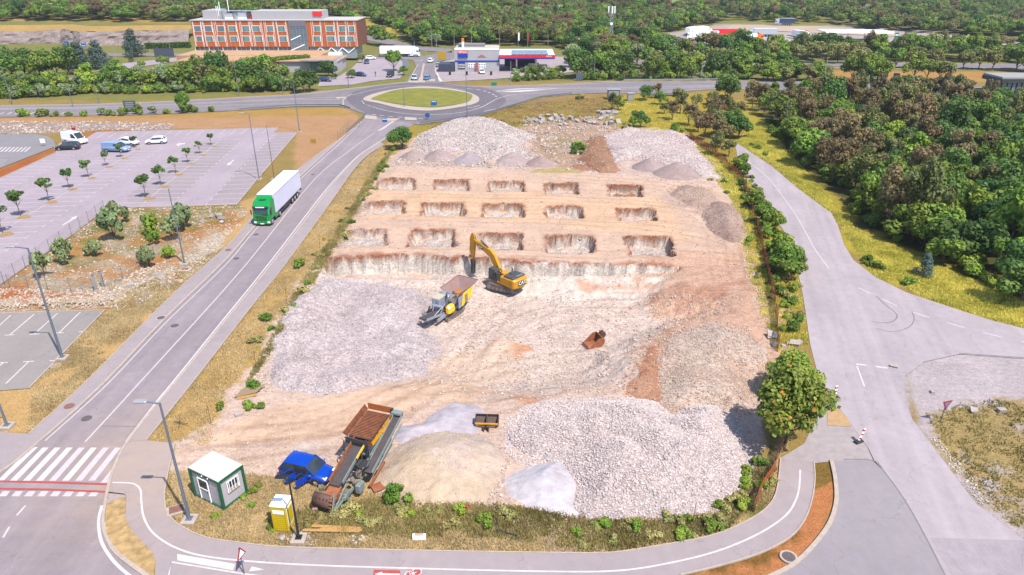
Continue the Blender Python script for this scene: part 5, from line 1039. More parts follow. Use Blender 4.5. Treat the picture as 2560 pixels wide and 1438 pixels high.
g_ = G(1264, 728, ZF); zz = hz(g_.x, g_.y)
excavator((g_.x, g_.y, zz+.05), math.atan2(.68, -.73))
def crusher():
    # x axis: feed hopper end at +x, discharge conveyor at -x
    a = G(1087, 808, -2); b = G(1155, 757, -2); th = math.atan2(b.y-a.y, b.x-a.x); c_ = (a+b)/2
    t = thing('crusher', 'grey and yellow tracked jaw crusher with open feed hopper and folded conveyor', 'crusher', (c_.x, c_.y, hz(c_.x, c_.y)+.03), th, s=.8)
    for y in (-1.1, 1.1): track(t, y, 4.8, .42, .42)
    k = MB(); k.cur = STL
    for y in (-.8, .8): k.bar((-4.2, y, 1.15), (4.6, y, 1.15), .25, .4)
    for x_ in (-3, 0, 3): k.box((x_, 0, 1.15), (.3, 1.7, .3))
    k.build('chassis', STL, t)
    k = MB(); k.cur = DUST               # hopper: four sloping plates
    i0, i1, j0, j1 = 1.3, 4.4, -.75, .75; I0, I1, J0, J1 = .7, 5.6, -1.75, 1.75; zb, zt_ = 2.5, 3.75
    A = [(i0, j0, zb), (i1, j0, zb), (i1, j1, zb), (i0, j1, zb)]; B_ = [(I0, J0, zt_), (I1, J0, zt_+.1), (I1, J1, zt_+.1), (I0, J1, zt_)]
    HP = mat('hopper_worn_plate', al(190, 168, 172), .6, .2, noise=.2, nscale=1.2, col2=al(200, 150, 136))
    k.mesh(A+B_, [(0, 1, 5, 4), (1, 2, 6, 5), (2, 3, 7, 6), (0, 1, 2, 3)], m=HP)
    k.mesh([(x_, y_, z_-.08) for x_, y_, z_ in A+B_], [(4, 5, 1, 0), (5, 6, 2, 1), (6, 7, 3, 2)], m=STL)
    for p, q in ((4, 5), (5, 6), (6, 7)): k.bar((A+B_)[p], (A+B_)[q], .1, .1, HP)
    ho = k.build('feed_hopper', HP, t); MB().box((2.9, 0, 2.56), (1.2, .9, .05), m=mat('orange_plate', al(235, 150, 40), .7)).build('feeder_plate', P_ORANGE, ho)
    k = MB(); k.cur = STL; k.box((.1, .35, 2.4), (1.3, 1.5, 2.0), b=.08); k.cyl((.1, -.55, 2.7), (.1, -1.0, 2.7), .75, n=20, m=DUST); k.cyl((.1, 1.15, 2.7), (.1, 1.5, 2.7), .75, n=20, m=DUST)
    for i in range(6): k.box((.2+.1*i, -.2+.15*i, 3.4), (.12, .3, .25))
    k.build('jaw_box', STL, t)
    k = MB(); k.cur = mat('engine_cover_grey', al(182, 190, 214), .5, noise=.06); k.box((-1.4, .75, 2.6), (1.6, 1.25, 1.5), b=.06); k.box((-1.3, .75, 3.4), (1.7, 1.3, .1), m=mat('dusty_cover', al(236, 224, 200), .8)); k.build('engine_cover', STL, t)
    k = MB(); k.cur = P_YEL; k.box((-1.5, -1.25, 2.0), (1.5, .8, 1.2), b=.2); k.build('side_cover', P_YEL, t)
    k = MB(); k.cur = P_YEL; k.mesh([(.9, -1.68, 1.4), (1.4, -1.68, 3.3), (4.4, -1.6, 3.4), (3.4, -1.68, 1.9)], [(0, 1, 2, 3), (3, 2, 1, 0)]); k.build('side_panel', P_YEL, t)
    k = MB(); k.cur = STL; k.box((.9, -1.62, 2.2), (1.5, .1, 1.7)); k.box((2.2, -1.73, 2.3), (.7, .06, 1.2), m=DUST); k.build('control_cabinet', STL, t)
    k = MB(); k.cur = STL; k.cyl((-2.1, -.3, 2.3), (-2.1, 1.3, 2.3), .3, m=STL)
    for y in (-.6, .6): k.bar((-1.5, y, 1.3), (-6.4, y, 2.3), .1, .35)
    for i in range(8): k.box((-2-.55*i, 0, 1.42+.11*i), (.12, 1.2, .1))
    cv = k.build('discharge_conveyor', STL, t)
    k = MB(); k.bar((-1.2, 0, 1.5), (-6.5, 0, 2.5), 1.0, .06, BELT); k.cyl((-6.45, -.5, 2.4), (-6.45, .5, 2.4), .2, m=BELT); k.build('belt', BELT, cv)
    k = MB(); k.cyl((-5.0, .62, 2.35), (-5.0, .95, 2.35), .32, n=14, m=DUST); k.cyl((-4.3, .5, 2.6), (-3.4, .9, 2.7), .14, m=DKMET); k.build('drive_motor', DUST, cv)
    k = MB()
    for p, q in (((-5.5, .6, 2.1), (-5.9, .9, .9)), ((-3.2, -.7, 1.9), (-2.2, -.9, 3.1)), ((-3.0, .7, 1.9), (-2.2, .9, 3.1)), ((-4.6, -.6, 2.1), (-2.8, -.9, 2.9))): k.cyl(p, q, .05, m=STL)
    k.build('support_strut', STL, t)
    k = MB(); k.cur = DKMET; k.cyl((-.2, -.6, 3.0), (.9, -.4, 3.5), .15); k.box((.5, -.7, 3.1), (.5, .6, .5), b=.05); k.cyl((-.6, -.2, 3.2), (-.6, -.2, 3.9), .09)
    k.tube([(-.6, -.9, 2.9), (-.3, -1.1, 3.3), (.3, -1.2, 3.2), (.6, -1.3, 2.7)], .04, m=HOSE); k.build('hydraulics', DKMET, t)
    return t
crusher()
def screener():
    a = G(858, 1262); b = G(985, 1100); th = math.atan2(b.y-a.y, b.x-a.x)
    t = thing('screener', 'rusty mobile screening machine with grid-topped hopper raised at its far end', 'screener', (a.x-.55, a.y-.4, .05), th, s=.78)
    # local: x from the low feed end (0) to the far end (10); y>0 is the left side
    k = MB(); k.cur = GREYG
    for y in (-.95, .95): k.bar((.3, y, 1.0), (8.5, y, 1.0), .16, .3)
    for x_ in (.8, 2.5, 4.5, 6.5, 8.2): k.bar((x_, -.95, 1.0), (x_, .95, 1.0), .14, .2)
    for x_, y in ((.9, -.95), (.9, .95), (7.6, -.95), (7.6, .95)): k.bar((x_, y, 1.0), (x_, y, .0), .16, .16); k.box((x_, y, .05), (.5, .4, .08))
    k.build('chassis', GREYG, t)
    for i in range(2): 
        for s_ in (-1, 1): wheel(t, 5.4+i*1.15, s_*.8, .48, .3)
    # main sloping feed belt
    k = MB(); k.bar((1.2, .35, 1.7), (6.6, .35, 3.3), 1.0, .07, BELT); k.cyl((1.2, -.1, 1.62), (1.2, .85, 1.62), .22, m=BELT); k.build('feed_belt', BELT, t)
    k = MB(); k.bar((1.1, .95, 1.9), (6.0, .95, 3.35), .06, .5, RUST); k.bar((1.4, -.25, 1.8), (6.0, -.25, 3.15), .08, .36, GREYG); k.bar((2.2, 1.15, 1.9), (5.0, 1.15, 2.7), .04, .35, GREYG); k.build('belt_frame', RUST, t)
    # folded tail conveyor hanging at the low end, curled belt
    k = MB(); k.cur = BELT; rg = []
    for i in range(9):
        a_ = PI*.95*i/8; rg.append([(-.1-.75*math.sin(a_)*.9-.3, y, 1.15+.75*math.cos(a_)) for y in (-.2, 1.5)]+[(-.1-.68*math.sin(a_)*.9-.3, y, 1.15+.68*math.cos(a_)) for y in (1.5, -.2)])
    k.loft(rg, mat('folded_belt', al(128, 92, 84), .8, noise=.15, nscale=2), smooth=True)
    for i in range(5): k.box((-.92, -.05+i*.36, 1.2), (.1, .05, 1.3), m=BELT)
    k.build('folded_belt', BELT, t)
    k = MB(); k.cur = GREYG
    k.bar((1.5, -.55, 1.6), (-1.1, -.5, .15), .12, .22); k.bar((1.2, -1.1, 1.5), (-1.1, -.5, .15), .1, .2); k.bar((-.2, -.4, 1.9), (-1.1, -.5, .15), .1, .25); k.bar((1.3, -.8, .9), (2.8, -1.3, 1.0), .1, .2); k.build('tail_frame', GREYG, t)
    k = MB(); k.cur = RUST; k.box((.5, .35, 1.35), (1.5, 1.2, .1), ry=-.2); k.box((-.1, .35, 1.1), (.7, 1.3, .12)); k.box((.3, .35, .8), (1.8, 1.1, .1)); k.box((.5, -.2, 1.0), (1.4, .06, .5)); k.build('feed_chute', RUST, t)
    # grid hopper, raised
    k = MB(); k.cur = RUST; M0 = Matrix.Translation((7.75, .35, 3.7)) @ Matrix.Rotation(R(-6), 4, 'Y')
    k.M = M0; Lh, Wh = 2.1, 1.35
    k.box((0, 0, 0), (2*Lh-.4, 2*Wh-.3, .05), m=RUSTD)
    for i in range(19): k.box((-Lh+.35+i*.195, 0, .08), (.07, 2*Wh-.3, .1))
    for s_ in (-1, 1): k.mesh([(-Lh, s_*(Wh-.1), .05), (Lh, s_*(Wh-.1), .05), (Lh+.1, s_*(Wh+.3), .5), (-Lh-.1, s_*(Wh+.3), .5)], [(0, 1, 2, 3), (3, 2, 1, 0)])
    k.mesh([(Lh, -Wh+.1, .05), (Lh, Wh-.1, .05), (Lh+.35, Wh+.1, .5), (Lh+.35, -Wh-.1, .5)], [(0, 1, 2, 3), (3, 2, 1, 0)], m=mat('rusty_orange_plate', al(222, 128, 62), .8, noise=.2))
    k.mesh([(-Lh, -Wh, .0), (-Lh, Wh, .0), (-Lh-.15, Wh+.1, -.35), (-Lh-.15, -Wh-.1, -.35)], [(0, 1, 2, 3), (3, 2, 1, 0)])
    k.mesh([(-Lh, -Wh-.02, 0), (Lh, -Wh-.02, 0), (Lh, -Wh-.1, -.5), (-Lh, -Wh-.1, -.5)], [(0, 1, 2, 3), (3, 2, 1, 0)], m=P_YEL)
    k.build('grid_hopper', RUST, t)
    k = MB(); k.cur = DKMET
    for p, q in (((5.6, 1.5, 3.6), (5.8, 1.2, 1.1)), ((5.6, -.4, 3.6), (5.8, -.6, 1.1)), ((8.9, 1.7, 3.9), (8.2, 1.0, 1.1)), ((8.9, -.2, 3.9), (8.2, -.9, 1.1)), ((5.4, 1.7, 3.6), (5.4, -.5, 3.5)), ((6.0, 1.6, 3.4), (8.2, 1.4, 1.3))): k.bar(p, q, .12, .12)
    k.tube([(5.2, 1.7, 3.4), (4.8, 1.6, 2.6), (5.2, 1.4, 2.0), (5.9, 1.2, 1.8)], .07, m=HOSE); k.box((5.4, .5, 3.3), (.3, 2.2, .35)); k.build('hopper_stand', DKMET, t)
    # side discharge conveyor, right side, rising to the far end
    k = MB(); k.cur = GREYG
    for y in (-1.25, -2.05): k.bar((3.6, y, 1.7), (9.4, y-.35, 4.3), .07, .28)
    k.bar((4.2, -2.2, 1.6), (9.0, -2.5, 3.6), .1, .12); k.bar((4.0, -1.0, 1.9), (7.5, -1.2, 3.2), .1, .1); k.build('side_conveyor', GREYG, t)
    k = MB(); k.bar((3.5, -1.65, 1.72), (9.5, -2.0, 4.42), .72, .06, BELT); k.cyl((9.45, -2.4, 4.35), (9.45, -1.6, 4.35), .2, m=BELT); k.bar((4.0, -1.65, 1.4), (9.3, -2.0, 3.95), .66, .05, mat('return_belt', al(172, 130, 112), .8)); k.build('side_belt', BELT, t)
    k = MB(); k.box((9.3, -1.95, 4.62), (.6, 1.0, .3), b=.05, m=GREYG); k.cyl((9.5, -1.2, 4.6), (9.8, -1.2, 4.6), .14, m=DKMET); k.build('drive_head', GREYG, t)
    k = MB()
    for i in range(3): k.bar((5.4+i*1.2, -2.15, 2.6+i*.5), (4.6+i*1.2, -1.3, 1.1+i*.3), .07, .07, GREYG)
    k.build('support_strut', GREYG, t)
    # engine and clutter
    k = MB(); k.cur = DKMET; k.box((4.0, -.85, 1.75), (1.2, .9, .9), b=.08); k.cyl((4.4, -.6, 2.2), (4.4, -.6, 3.0), .1); k.cyl((3.4, -.5, 2.2), (4.3, -.5, 2.2), .2); k.build('engine', DKMET, t)
    k = MB(); k.cur = mat('dusty_khaki', al(160, 144, 122), .85, noise=.35, nscale=3, bump=.5)
    for i in range(14):
        x_ = 1.0+i*.17+random.uniform(-.1, .1); k.box((x_+1.0, -.95+random.uniform(-.3, .3), 1.5+random.uniform(-.25, .35)), (random.uniform(.25, .6), random.uniform(.2, .5), random.uniform(.15, .45)), rz=random.uniform(0, 3), rx=random.uniform(-.4, .4), b=.04)
    for i in range(9): k.box((.4+random.uniform(-.3, .4), 1.45+random.uniform(-.25, .25), 1.4+random.uniform(-.2, .5)), (random.uniform(.2, .45), random.uniform(.2, .4), random.uniform(.15, .4)), rz=random.uniform(0, 3), b=.03)
    k.build('gearbox', DUST, t)
    k = MB(); k.box((2.2, -1.5, 1.05), (.9, .5, .9), b=.05, m=GREYG); k.build('fuel_tank', GREYG, t)
    MB().box((4.6, -.42, 3.0), (1.6, .06, .25), ry=-R(17), m=P_YEL).build('yellow_panel', P_YEL, t)
    k = MB(); k.tube([(2.6, -1.1, 2.0), (3.2, -1.4, 2.3), (4.0, -1.5, 2.0), (4.6, -1.3, 2.4), (5.2, -1.0, 2.9)], .05, m=HOSE); k.build('hose', HOSE, t); k = MB(); k.tube([(1.4, .9, 1.7), (1.0, 1.5, 1.9), (.5, 1.6, 1.5)], .04, m=HOSE); k.build('hose', HOSE, t)
    k = MB(); 
    return t
screener()
k = MB(); a = G(925, 1225); b = G(962, 1168); k.bar((a.x, a.y, .35), (b.x, b.y, .5), .16, .2, RUST); k.bar((a.x+.2, a.y-.1, .2), (a.x+1.0, a.y+.35, .2), .9, .06, RUST); tag(k.build('steel_beam', RUST), 'rusty steel beam and plate on the ground right of the screening machine', 'steel beam')
# loose buckets
def digging_bucket():
    g_ = GZ(1484, 862); t = thing('digging_bucket', 'rusty toothed digging bucket lying in the middle of the pit', 'bucket', tuple(g_), R(20), 'loose excavator buckets', s=.9)
    k = MB(); k.cur = RUST; prof = [(-1.0, .12), (-.2, .0), (.5, .1), (.95, .5), (1.05, 1.0), (.75, 1.35)]
    rg = [[(x_, -.85, z_) for x_, z_ in prof]+[(x_*.9-.02, -.85, z_*.92+.08) for x_, z_ in prof[::-1]], [(x_, .85, z_) for x_, z_ in prof]+[(x_*.9-.02, .85, z_*.92+.08) for x_, z_ in prof[::-1]]]
    k.loft(rg, RUST)
    for y in (-.85, .85): k.prism(prof+[(.2, 1.25), (-.5, .6)], y-.03, y+.03, m=RUST)
    bo = k.build('bucket_shell', RUST, t)
    for i in range(7):
        q = MB(); q.loft([[(-1.0, -.8+i*.265-.06, .05), (-1.0, -.8+i*.265+.06, .05), (-1.0, -.8+i*.265+.06, .2), (-1.0, -.8+i*.265-.06, .2)], [(-1.42, -.8+i*.265-.03, .06), (-1.42, -.8+i*.265+.03, .06), (-1.42, -.8+i*.265+.03, .1), (-1.42, -.8+i*.265-.03, .1)]], RUSTD); q.build('tooth', RUSTD, t)
    for y in (-.25, .25): MB().prism([(.6, 1.2), (1.15, .9), (1.45, 1.35), (1.25, 1.75), (.85, 1.7)], y-.05, y+.05, m=RUSTD).build('mounting_ear', RUSTD, t)
digging_bucket()
def grading_bucket():
    g_ = GZ(1217, 1068); t = thing('grading_bucket', 'wide brown grading bucket with yellow bar beside the grey gravel spread', 'bucket', tuple(g_), R(-3), 'loose excavator buckets', s=.87)
    k = MB(); k.cur = BRN = mat('bucket_brown', al(112, 90, 84), .7, noise=.2); prof = [(.1, .1), (.55, .25), (.85, .65), (.75, 1.0)]
    k.at((0, 0, 0), rz=PI/2)
    k.loft([[(x_, -1.1, z_) for x_, z_ in prof]+[(x_*.93, -1.1, z_*.93+.07) for x_, z_ in prof[::-1]], [(x_, 1.1, z_) for x_, z_ in prof]+[(x_*.93, 1.1, z_*.93+.07) for x_, z_ in prof[::-1]]], BRN)
    for y in (-1.1, 0, 1.1): k.prism(prof+[(-.1, .9), (-.25, .4)], y-.03, y+.03, m=BRN)
    k.build('bucket_shell', BRN, t)
    MB().box((0, -.25, .55), (2.2, .16, .16), b=.02, m=CATY).build('cutting_bar', CATY, t)
    k = MB(); k.box((-.22, -.55, .3), (.08, .6, .5), m=RUSTD); k.box((.22, -.55, .3), (.08, .6, .5), m=RUSTD); k.box((0, -.5, .25), (.5, .1, .3), m=TRIM); k.build('coupler', RUSTD, t)
grading_bucket()
# site container and mobile toilet
def container():
    c0 = G(561, 1275); c1 = G(609, 1234); c2 = G(490, 1239)
    GREEN = mat('frame_green', al(40, 124, 88), .5); PAN = mat('panel_white', al(232, 226, 238, 2.3), .5, noise=.03); ROOF = mat('roof_white', al(250, 248, 242, 2.2), .6, noise=.05)
    ux = (c2-c0); Lx = ux.length; th = math.atan2(ux.y, ux.x); uy = (c1-c0); W = abs(uy.dot(Vector((-math.sin(th), math.cos(th), 0))))
    Lx = max(3.0, Lx); W = max(2.0, W); Hh = 2.5; print('cabin', Lx, W)
    t = thing('site_office', 'white site cabin with green frame, door and barred window by the entrance', 'site cabin', (c0.x, c0.y, .02), th)
    s_ = -1                              # local x along the long side, local y = s_*W inwards
    k = MB(); k.box((Lx/2, s_*W/2, Hh/2), (Lx-.08, W-.08, Hh-.1)); k.build('wall', PAN, t)
    k = MB(); k.cur = GREEN
    for x_ in (0, Lx):
        for y in (0, s_*W): k.box((x_, y, Hh/2), (.17, .17, Hh))
    for z_, h_ in ((.08, .16), (Hh-.1, .24)):
        for y in (0, s_*W): k.box((Lx/2, y, z_), (Lx-.17, .12, h_))
        for x_ in (0, Lx): k.box((x_, s_*W/2, z_), (.12, W-.17, h_))
    k.build('frame', GREEN, t)
    k = MB(); k.box((Lx/2, s_*W/2, Hh+.03), (Lx+.12, W+.12, .09), b=.02, m=ROOF); k.build('roof', ROOF, t)
    # which long side faces the camera: y=0 side
    k = MB(); k.box((Lx*.58, .0-.0*s_, 1.05), (.95, .06, 1.98), m=mat('door_white', al(226, 220, 232, 2.3), .5)); k.at(); do = k.build('door', PAN, t)
    k = MB(); dx = Lx*.58; y_ = .045*(-s_)
    for a, b in ((( dx-.5, 2.0), (dx+.5, 2.0)), ((dx-.5, .1), (dx-.5, 2.0)), ((dx+.5, .1), (dx+.5, 2.0)), ((dx-.5, 1.15), (dx+.5, 1.15))): k.bar((a[0], y_, a[1]), (b[0], y_, b[1]), .07, .07, P_WHITE)
    k.build('door_frame', P_WHITE, do)
    k = MB(); k.box((dx+.1, y_*.9, 1.6), (.6, .05, .75), m=GLASS); k.box((dx-.36, y_*.9, 1.6), (.16, .05, .75), m=GLASS); k.build('door_window', GLASS, do)
    MB().box((dx-.4, y_*1.3, 1.05), (.12, .06, .05), m=DKMET).build('door_handle', DKMET, do)
    # short side x=0 faces the right
    k = MB(); k.box((-.055, s_*W*.52, 1.55), (.06, 1.0, .95), m=P_WHITE); wi = k.build('window', P_WHITE, t)
    k = MB(); k.box((-.08, s_*W*.52, 1.72), (.04, .88, .52), m=GLASS); k.build('pane', GLASS, wi); k = MB(); k.box((-.08, s_*W*.52, 1.27), (.045, .88, .3), m=mat('chipboard', al(226, 196, 170), .8)); k.build('board', P_WHITE, wi)
    k = MB()
    for i in range(4): k.box((-.115, s_*(W*.52-.36+i*.24), 1.57), (.03, .04, .85), m=P_WHITE)
    k.build('window_bars', P_WHITE, wi)
    k = MB(); 
    for x_ in (1.0, 1.6): k.cyl((x_, -.08*s_, Hh-.1), (x_, -.12*s_, Hh-.1), .05, m=P_WHITE)
    k.build('vent_cap', P_WHITE, t)
container()
def toilet():
    g_ = G(704, 1329); t = thing('portable_toilet', 'yellow portable toilet with white roof beside the black lamp post', 'portable toilet', (g_.x+.0, g_.y, .02), R(-6))
    Y1 = mat('toilet_yellow', al(250, 218, 20, 2.2), .45, noise=.05); WR = mat('toilet_white', (.75, .76, .8), .4)
    k = MB(); k.box((0, .55, 1.05), (1.06, 1.06, 2.0), b=.03, m=Y1); k.box((0, .55, .06), (1.12, 1.12, .12), m=mat('toilet_base', al(220, 190, 40), .6)); bo = k.build('cabin', Y1, t)
    k = MB()
    for i in range(8): k.box((0, .015, .3+i*.18), (.86, .02, .03), m=Y1)
    for i in range(6): k.box((-.36+i*.145, .02, .85), (.03, .02, 1.2), m=Y1)
    k.box((0, .0, 1.65), (.78, .03, .28), m=WR); k.bar((-.47, 0, .15), (-.47, 0, 1.95), .05, .05, Y1); k.bar((.47, 0, .15), (.47, 0, 1.95), .05, .05, Y1); k.build('door', Y1, t)
    k = MB(); k.box((.54, .55, 1.1), (.02, .85, 1.5), m=WR); k.box((.555, .55, 1.1), (.02, .7, 1.3), m=Y1); k.build('side_panel', WR, t)
    k = MB(); k.box((0, .55, 2.13), (1.14, 1.14, .16), b=.05, m=WR); k.cyl((.3, .8, 2.2), (.3, .8, 2.45), .05, m=WR); k.build('roof', WR, t)
toilet()
# ---------------------------------------------------------------- buildings
def ZY(py, Y):                           # height seen at photo row py on the vertical plane y=Y
    v = (719-py)/F; return CH+Y*(-_s+v*_c)/(_c+v*_s)
def XY(px, py, Y):
    u = (px-1280)/F; v = (719-py)/F; return Y*u/(_c+v*_s)
ORF = mat('terracotta_cladding', al(232, 122, 52), .7, noise=.10, nscale=.6); WALLW = mat('render_white', al(225, 222, 232), .7, noise=.04, nscale=.4); GLS = mat('facade_glass', (.10, .14, .17), .12, spec=.8); CURTAIN = mat('curtained_glass', al(150, 185, 190), .25)
ROOFW = mat('roof_membrane', al(236, 228, 230), .8, noise=.06, nscale=.3); GREYC = mat('concrete_grey', al(170, 164, 170), .85, noise=.1, nscale=.5); ROOFT = mat('roof_gravel_tan', al(232, 186, 146), .9, noise=.12, nscale=.3)
def hotel():
    Y0 = 285.0; zt = ZY(52, Y0); zo = ZY(117, Y0); zg = ZY(131, Y0)
    xl, xr = XY(476, 52, Y0), XY(891, 52, Y0)
    t = thing('hotel', 'orange clad hotel block with two rows of windows and white roof storey', 'hotel', (0, Y0, 0))
    def X(zx, zy): return XY(440+zx/3.994, zy/3.994, Y0)
    def Zz(zy): return ZY(zy/3.994, Y0)
    k = MB(); k.box(((xl+xr)/2, 8.5, (zt+zo)/2), (xr-xl, 17, zt-zo)); k.build('upper_wall', ORF, t)
    k = MB(); k.box(((xl+xr)/2, 8.5, zt+.15), (xr-xl+.8, 17.6, .3), m=ROOFW); k.build('roof', ROOFW, t)
    for (y0, y1, xs) in ((258, 315, [(175, 245), (282, 355), (410, 480), (520, 595), (658, 730), (758, 835), (905, 970), (1010, 1085), (1375, 1440), (1495, 1568), (1625, 1690), (1722, 1780)]), (360, 413, [(200, 258), (292, 365), (410, 485), (537, 608), (660, 735), (785, 860), (905, 972), (1028, 1105), (1370, 1440), (1505, 1583), (1628, 1690), (1705, 1775)])):
        for i, (a, b) in enumerate(xs):
            x0, x1, z1, z0 = X(a, y0), X(b, y0), Zz(y0), Zz(y1); f = MB(); f.cur = P_WHITE
            f.box(((x0+x1)/2, -.04, (z0+z1)/2), (x1-x0+.2, .1, z1-z0+.16)); fo = f.build('window', P_WHITE, t)
            g = MB(); dark = (i < 3 and y0 == 258) or (i == 0)
            g.box(((x0+x1)/2, -.11, (z0+z1)/2), (x1-x0-.1, .04, z1-z0-.1), m=GLS if dark else CURTAIN)
            if not dark: g.box((x0+(x1-x0)*(.85 if i % 2 else .2), -.14, (z0+z1)/2), ((x1-x0)*.2, .04, z1-z0-.1), m=GLS)
            g.build('pane', GLS, fo)
            for e in (x0-.3, x1+.35):
                s_ = MB(); 
                q = .9 if i % 2 else -.7
                s_.bar((e, -.06, zt-.1), (e+q*.3, -.06, zo+.1), .07, .1, P_WHITE); s_.build('facade_strip', P_WHITE, t)
    # glazed stair
    x0, x1 = X(1125, 250), X(1300, 250); k = MB(); k.box(((x0+x1)/2, -.12, (zt+zg)/2-.3), (x1-x0, .3, zt-zg), m=GLS); k.build('stair_glazing', GLS, t)
    k = MB(); k.cur = STL; k.box(((x0+x1)/2, -.3, zt-1.0), (x1-x0, .2, 2.2), m=mat('stair_head_grey', al(150, 148, 168), .5))
    for i in range(6): k.bar((x0+(x1-x0)*i/5, -.3, zt-1.5), (x0+(x1-x0)*i/5, -.3, zg), .1, .1)
    for i in range(5): k.bar((x0, -.3, zt-2.5-i*2.1), (x1, -.3, zt-2.5-i*2.1), .1, .1)
    for (a, b, c_, d) in ((1150, 400, 1245, 355), (1150, 505, 1285, 445)): k.bar((X(a, b), -.35, Zz(b)), (X(c_, d), -.35, Zz(d)), .1, .35, P_WHITE)
    k.build('stair_frame', STL, t)
    # lower storey
    xa, xb = X(190, 490), X(1340, 490); k = MB(); k.box(((xa+xb)/2, 4.5, (zo+zg)/2), (xb-xa, 8, zo-zg)); k.build('ground_floor', GLS, t)
    k = MB(); 
    for i in range(26): k.box((xa+(xb-xa)*i/25, .42, (zo+zg)/2), (.25, .16, zo-zg), m=STL if i % 3 else P_WHITE)
    k.build('mullions', STL, t)
    xa, xb = X(1340, 490), X(1800, 490); zl = Zz(575); k = MB(); k.box(((xa+xb)/2, 6, (zo+zl)/2), (xb-xa, 11, zo-zl), m=mat('pale_glass', al(176, 190, 196), .3)); k.build('lobby_glazing', GLS, t)
    k = MB(); k.cur = P_WHITE
    xs = [X(q, 500) for q in (1390, 1440, 1500, 1550, 1610, 1660, 1720, 1790)]
    for i in range(7): k.bar((xs[i], .35, zo-.3 if i % 2 else zl+1.6), (xs[i+1], .35, zl+1.6 if i % 2 else zo-.3), .3, .3)
    k.box(((xa+xb)/2, .4, zl+.5), (xb-xa, .4, 1.6), m=STL); k.build('truss', P_WHITE, t)
    k = MB(); k.box(((xa+xb)/2, 7, zl/2-1), (xb-xa-6, 8, zl+2), m=DKMET); k.build('recess', DKMET, t)
    # roof storey
    k = MB(); k.cur = WALLW
    def rb_(zx0, zx1, zy0, d0, d1, h=None):
        Yb = Y0+d0; a = XY(440+zx0/3.994, zy0/3.994, Yb); b = XY(440+zx1/3.994, zy0/3.994, Yb); z1 = ZY(zy0/3.994, Yb); k.box(((a+b)/2, (d0+d1)/2, (zt+z1)/2), (b-a, d1-d0, z1-zt)); return a, b, z1
    rb_(258, 395, 105, 4, 15); k.build('roof_storey', WALLW, t); k = MB(); k.cur = WALLW; a, b, z1 = rb_(750, 1440, 112, 3, 15); k.build('roof_storey', WALLW, t)
    k = MB(); k.box((b-1.2, 2.9, z1-.9), (3.6, .3, 1.8), m=P_RED); k.build('roof_sign', P_RED, t)
    k = MB(); k.cur = STL; a = X(400, 150); b = X(740, 150)
    for i in range(6): k.box((a+(b-a)*i/5, 6, zt+1.6), (.2, .2, 3.2))
    k.box(((a+b)/2, 6, zt+3.2), (b-a, 5, .15)); k.box((a+3, 6, zt+1.2), (3.5, 3, 2.2), b=.2, m=P_WHITE); k.box((a+8, 6, zt+1.4), (3.8, 3, 2.6), b=.2, m=P_WHITE); k.cyl((a+5.6, 5, zt+.3), (a+5.6, 5, zt+2.8), 1.1, m=STL); k.cyl((a+11.5, 5, zt+.2), (a+11.5, 5, zt+2.2), .6, m=P_RED)
    k.build('roof_plant', STL, t)
    for zx in (368, 385, 403, 492): k = MB(); k.cyl((X(zx, 200), 5, zt), (X(zx, 200), 5, zt+(6.5 if zx > 400 else 5)+(2 if zx > 450 else 0)), .14, m=P_WHITE); k.build('flue', P_WHITE, t)
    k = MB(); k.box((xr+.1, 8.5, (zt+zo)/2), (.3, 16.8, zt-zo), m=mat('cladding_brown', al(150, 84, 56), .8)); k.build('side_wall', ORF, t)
    return t
hotel()
def restaurant():
    Y0 = 252.0; t = thing('restaurant_wing', 'low flat-roofed wing with tan roofs and glass front in front of the hotel', 'building', (0, Y0, 0))
    zr = ZY(153, Y0)
    def bx(px0, px1, py, Ya, Yb, name, m, h=.35):
        z = ZY(py, Ya); a, b = XY(px0, py, Ya), XY(px1, py, Ya); k = MB(); k.box(((a+b)/2, (Ya+Yb)/2-Y0, z-h/2), (b-a, Yb-Ya, h), m=m); return k.build(name, m, t), a, b, z
    o, a, b, z = bx(690, 845, 152.5, Y0, Y0+16, 'roof', ROOFT); k = MB(); k.box(((a+b)/2, 8.2, z/2-.3), (b-a-1.4, 15, z-.4), m=WALLW); k.build('wall', WALLW, t)
    a2, b2 = XY(773, 160, Y0), XY(838, 160, Y0); k = MB(); k.box(((a2+b2)/2, .55, z/2-.2), (b2-a2, .2, z-.8), m=mat('pale_glass2', al(150, 170, 190), .3)); 
    for i in range(9): k.box((a2+(b2-a2)*i/8, .4, z/2-.2), (.12, .12, z-.8), m=STL)
    k.build('glass_front', GLS, t); k = MB(); k.box(((a2+b2)/2-1, -1.2, z+.25), (b2-a2+3, 3, .25), m=GREYC); k.build('canopy', GREYC, t)
    bx(440, 800, 139, 268, 284.4, 'roof', ROOFT, 2.2); bx(440, 700, 152, 254, 268, 'roof', ROOFT, 2.5)
    bx(655, 700, 152, 252.3, 258, 'roof', mat('roof_orange', al(224, 150, 92), .9), .5)
    o, a, b, z = bx(600, 850, 133, 280, 284.2, 'roof_edge', P_WHITE, 1.2)
    k = MB(); q = XY(843, 165, Y0); k.mesh([(q-.3, -6, -.2), (q-.3, 2, -.2), (q-.3, 10, 4.6), (q-.3, -2, 4.6)], [(0, 1, 2, 3)]); k.box((q, 2, 2), (.4, 12, 4.2)); k.build('wing_wall', WALLW, t)
restaurant()
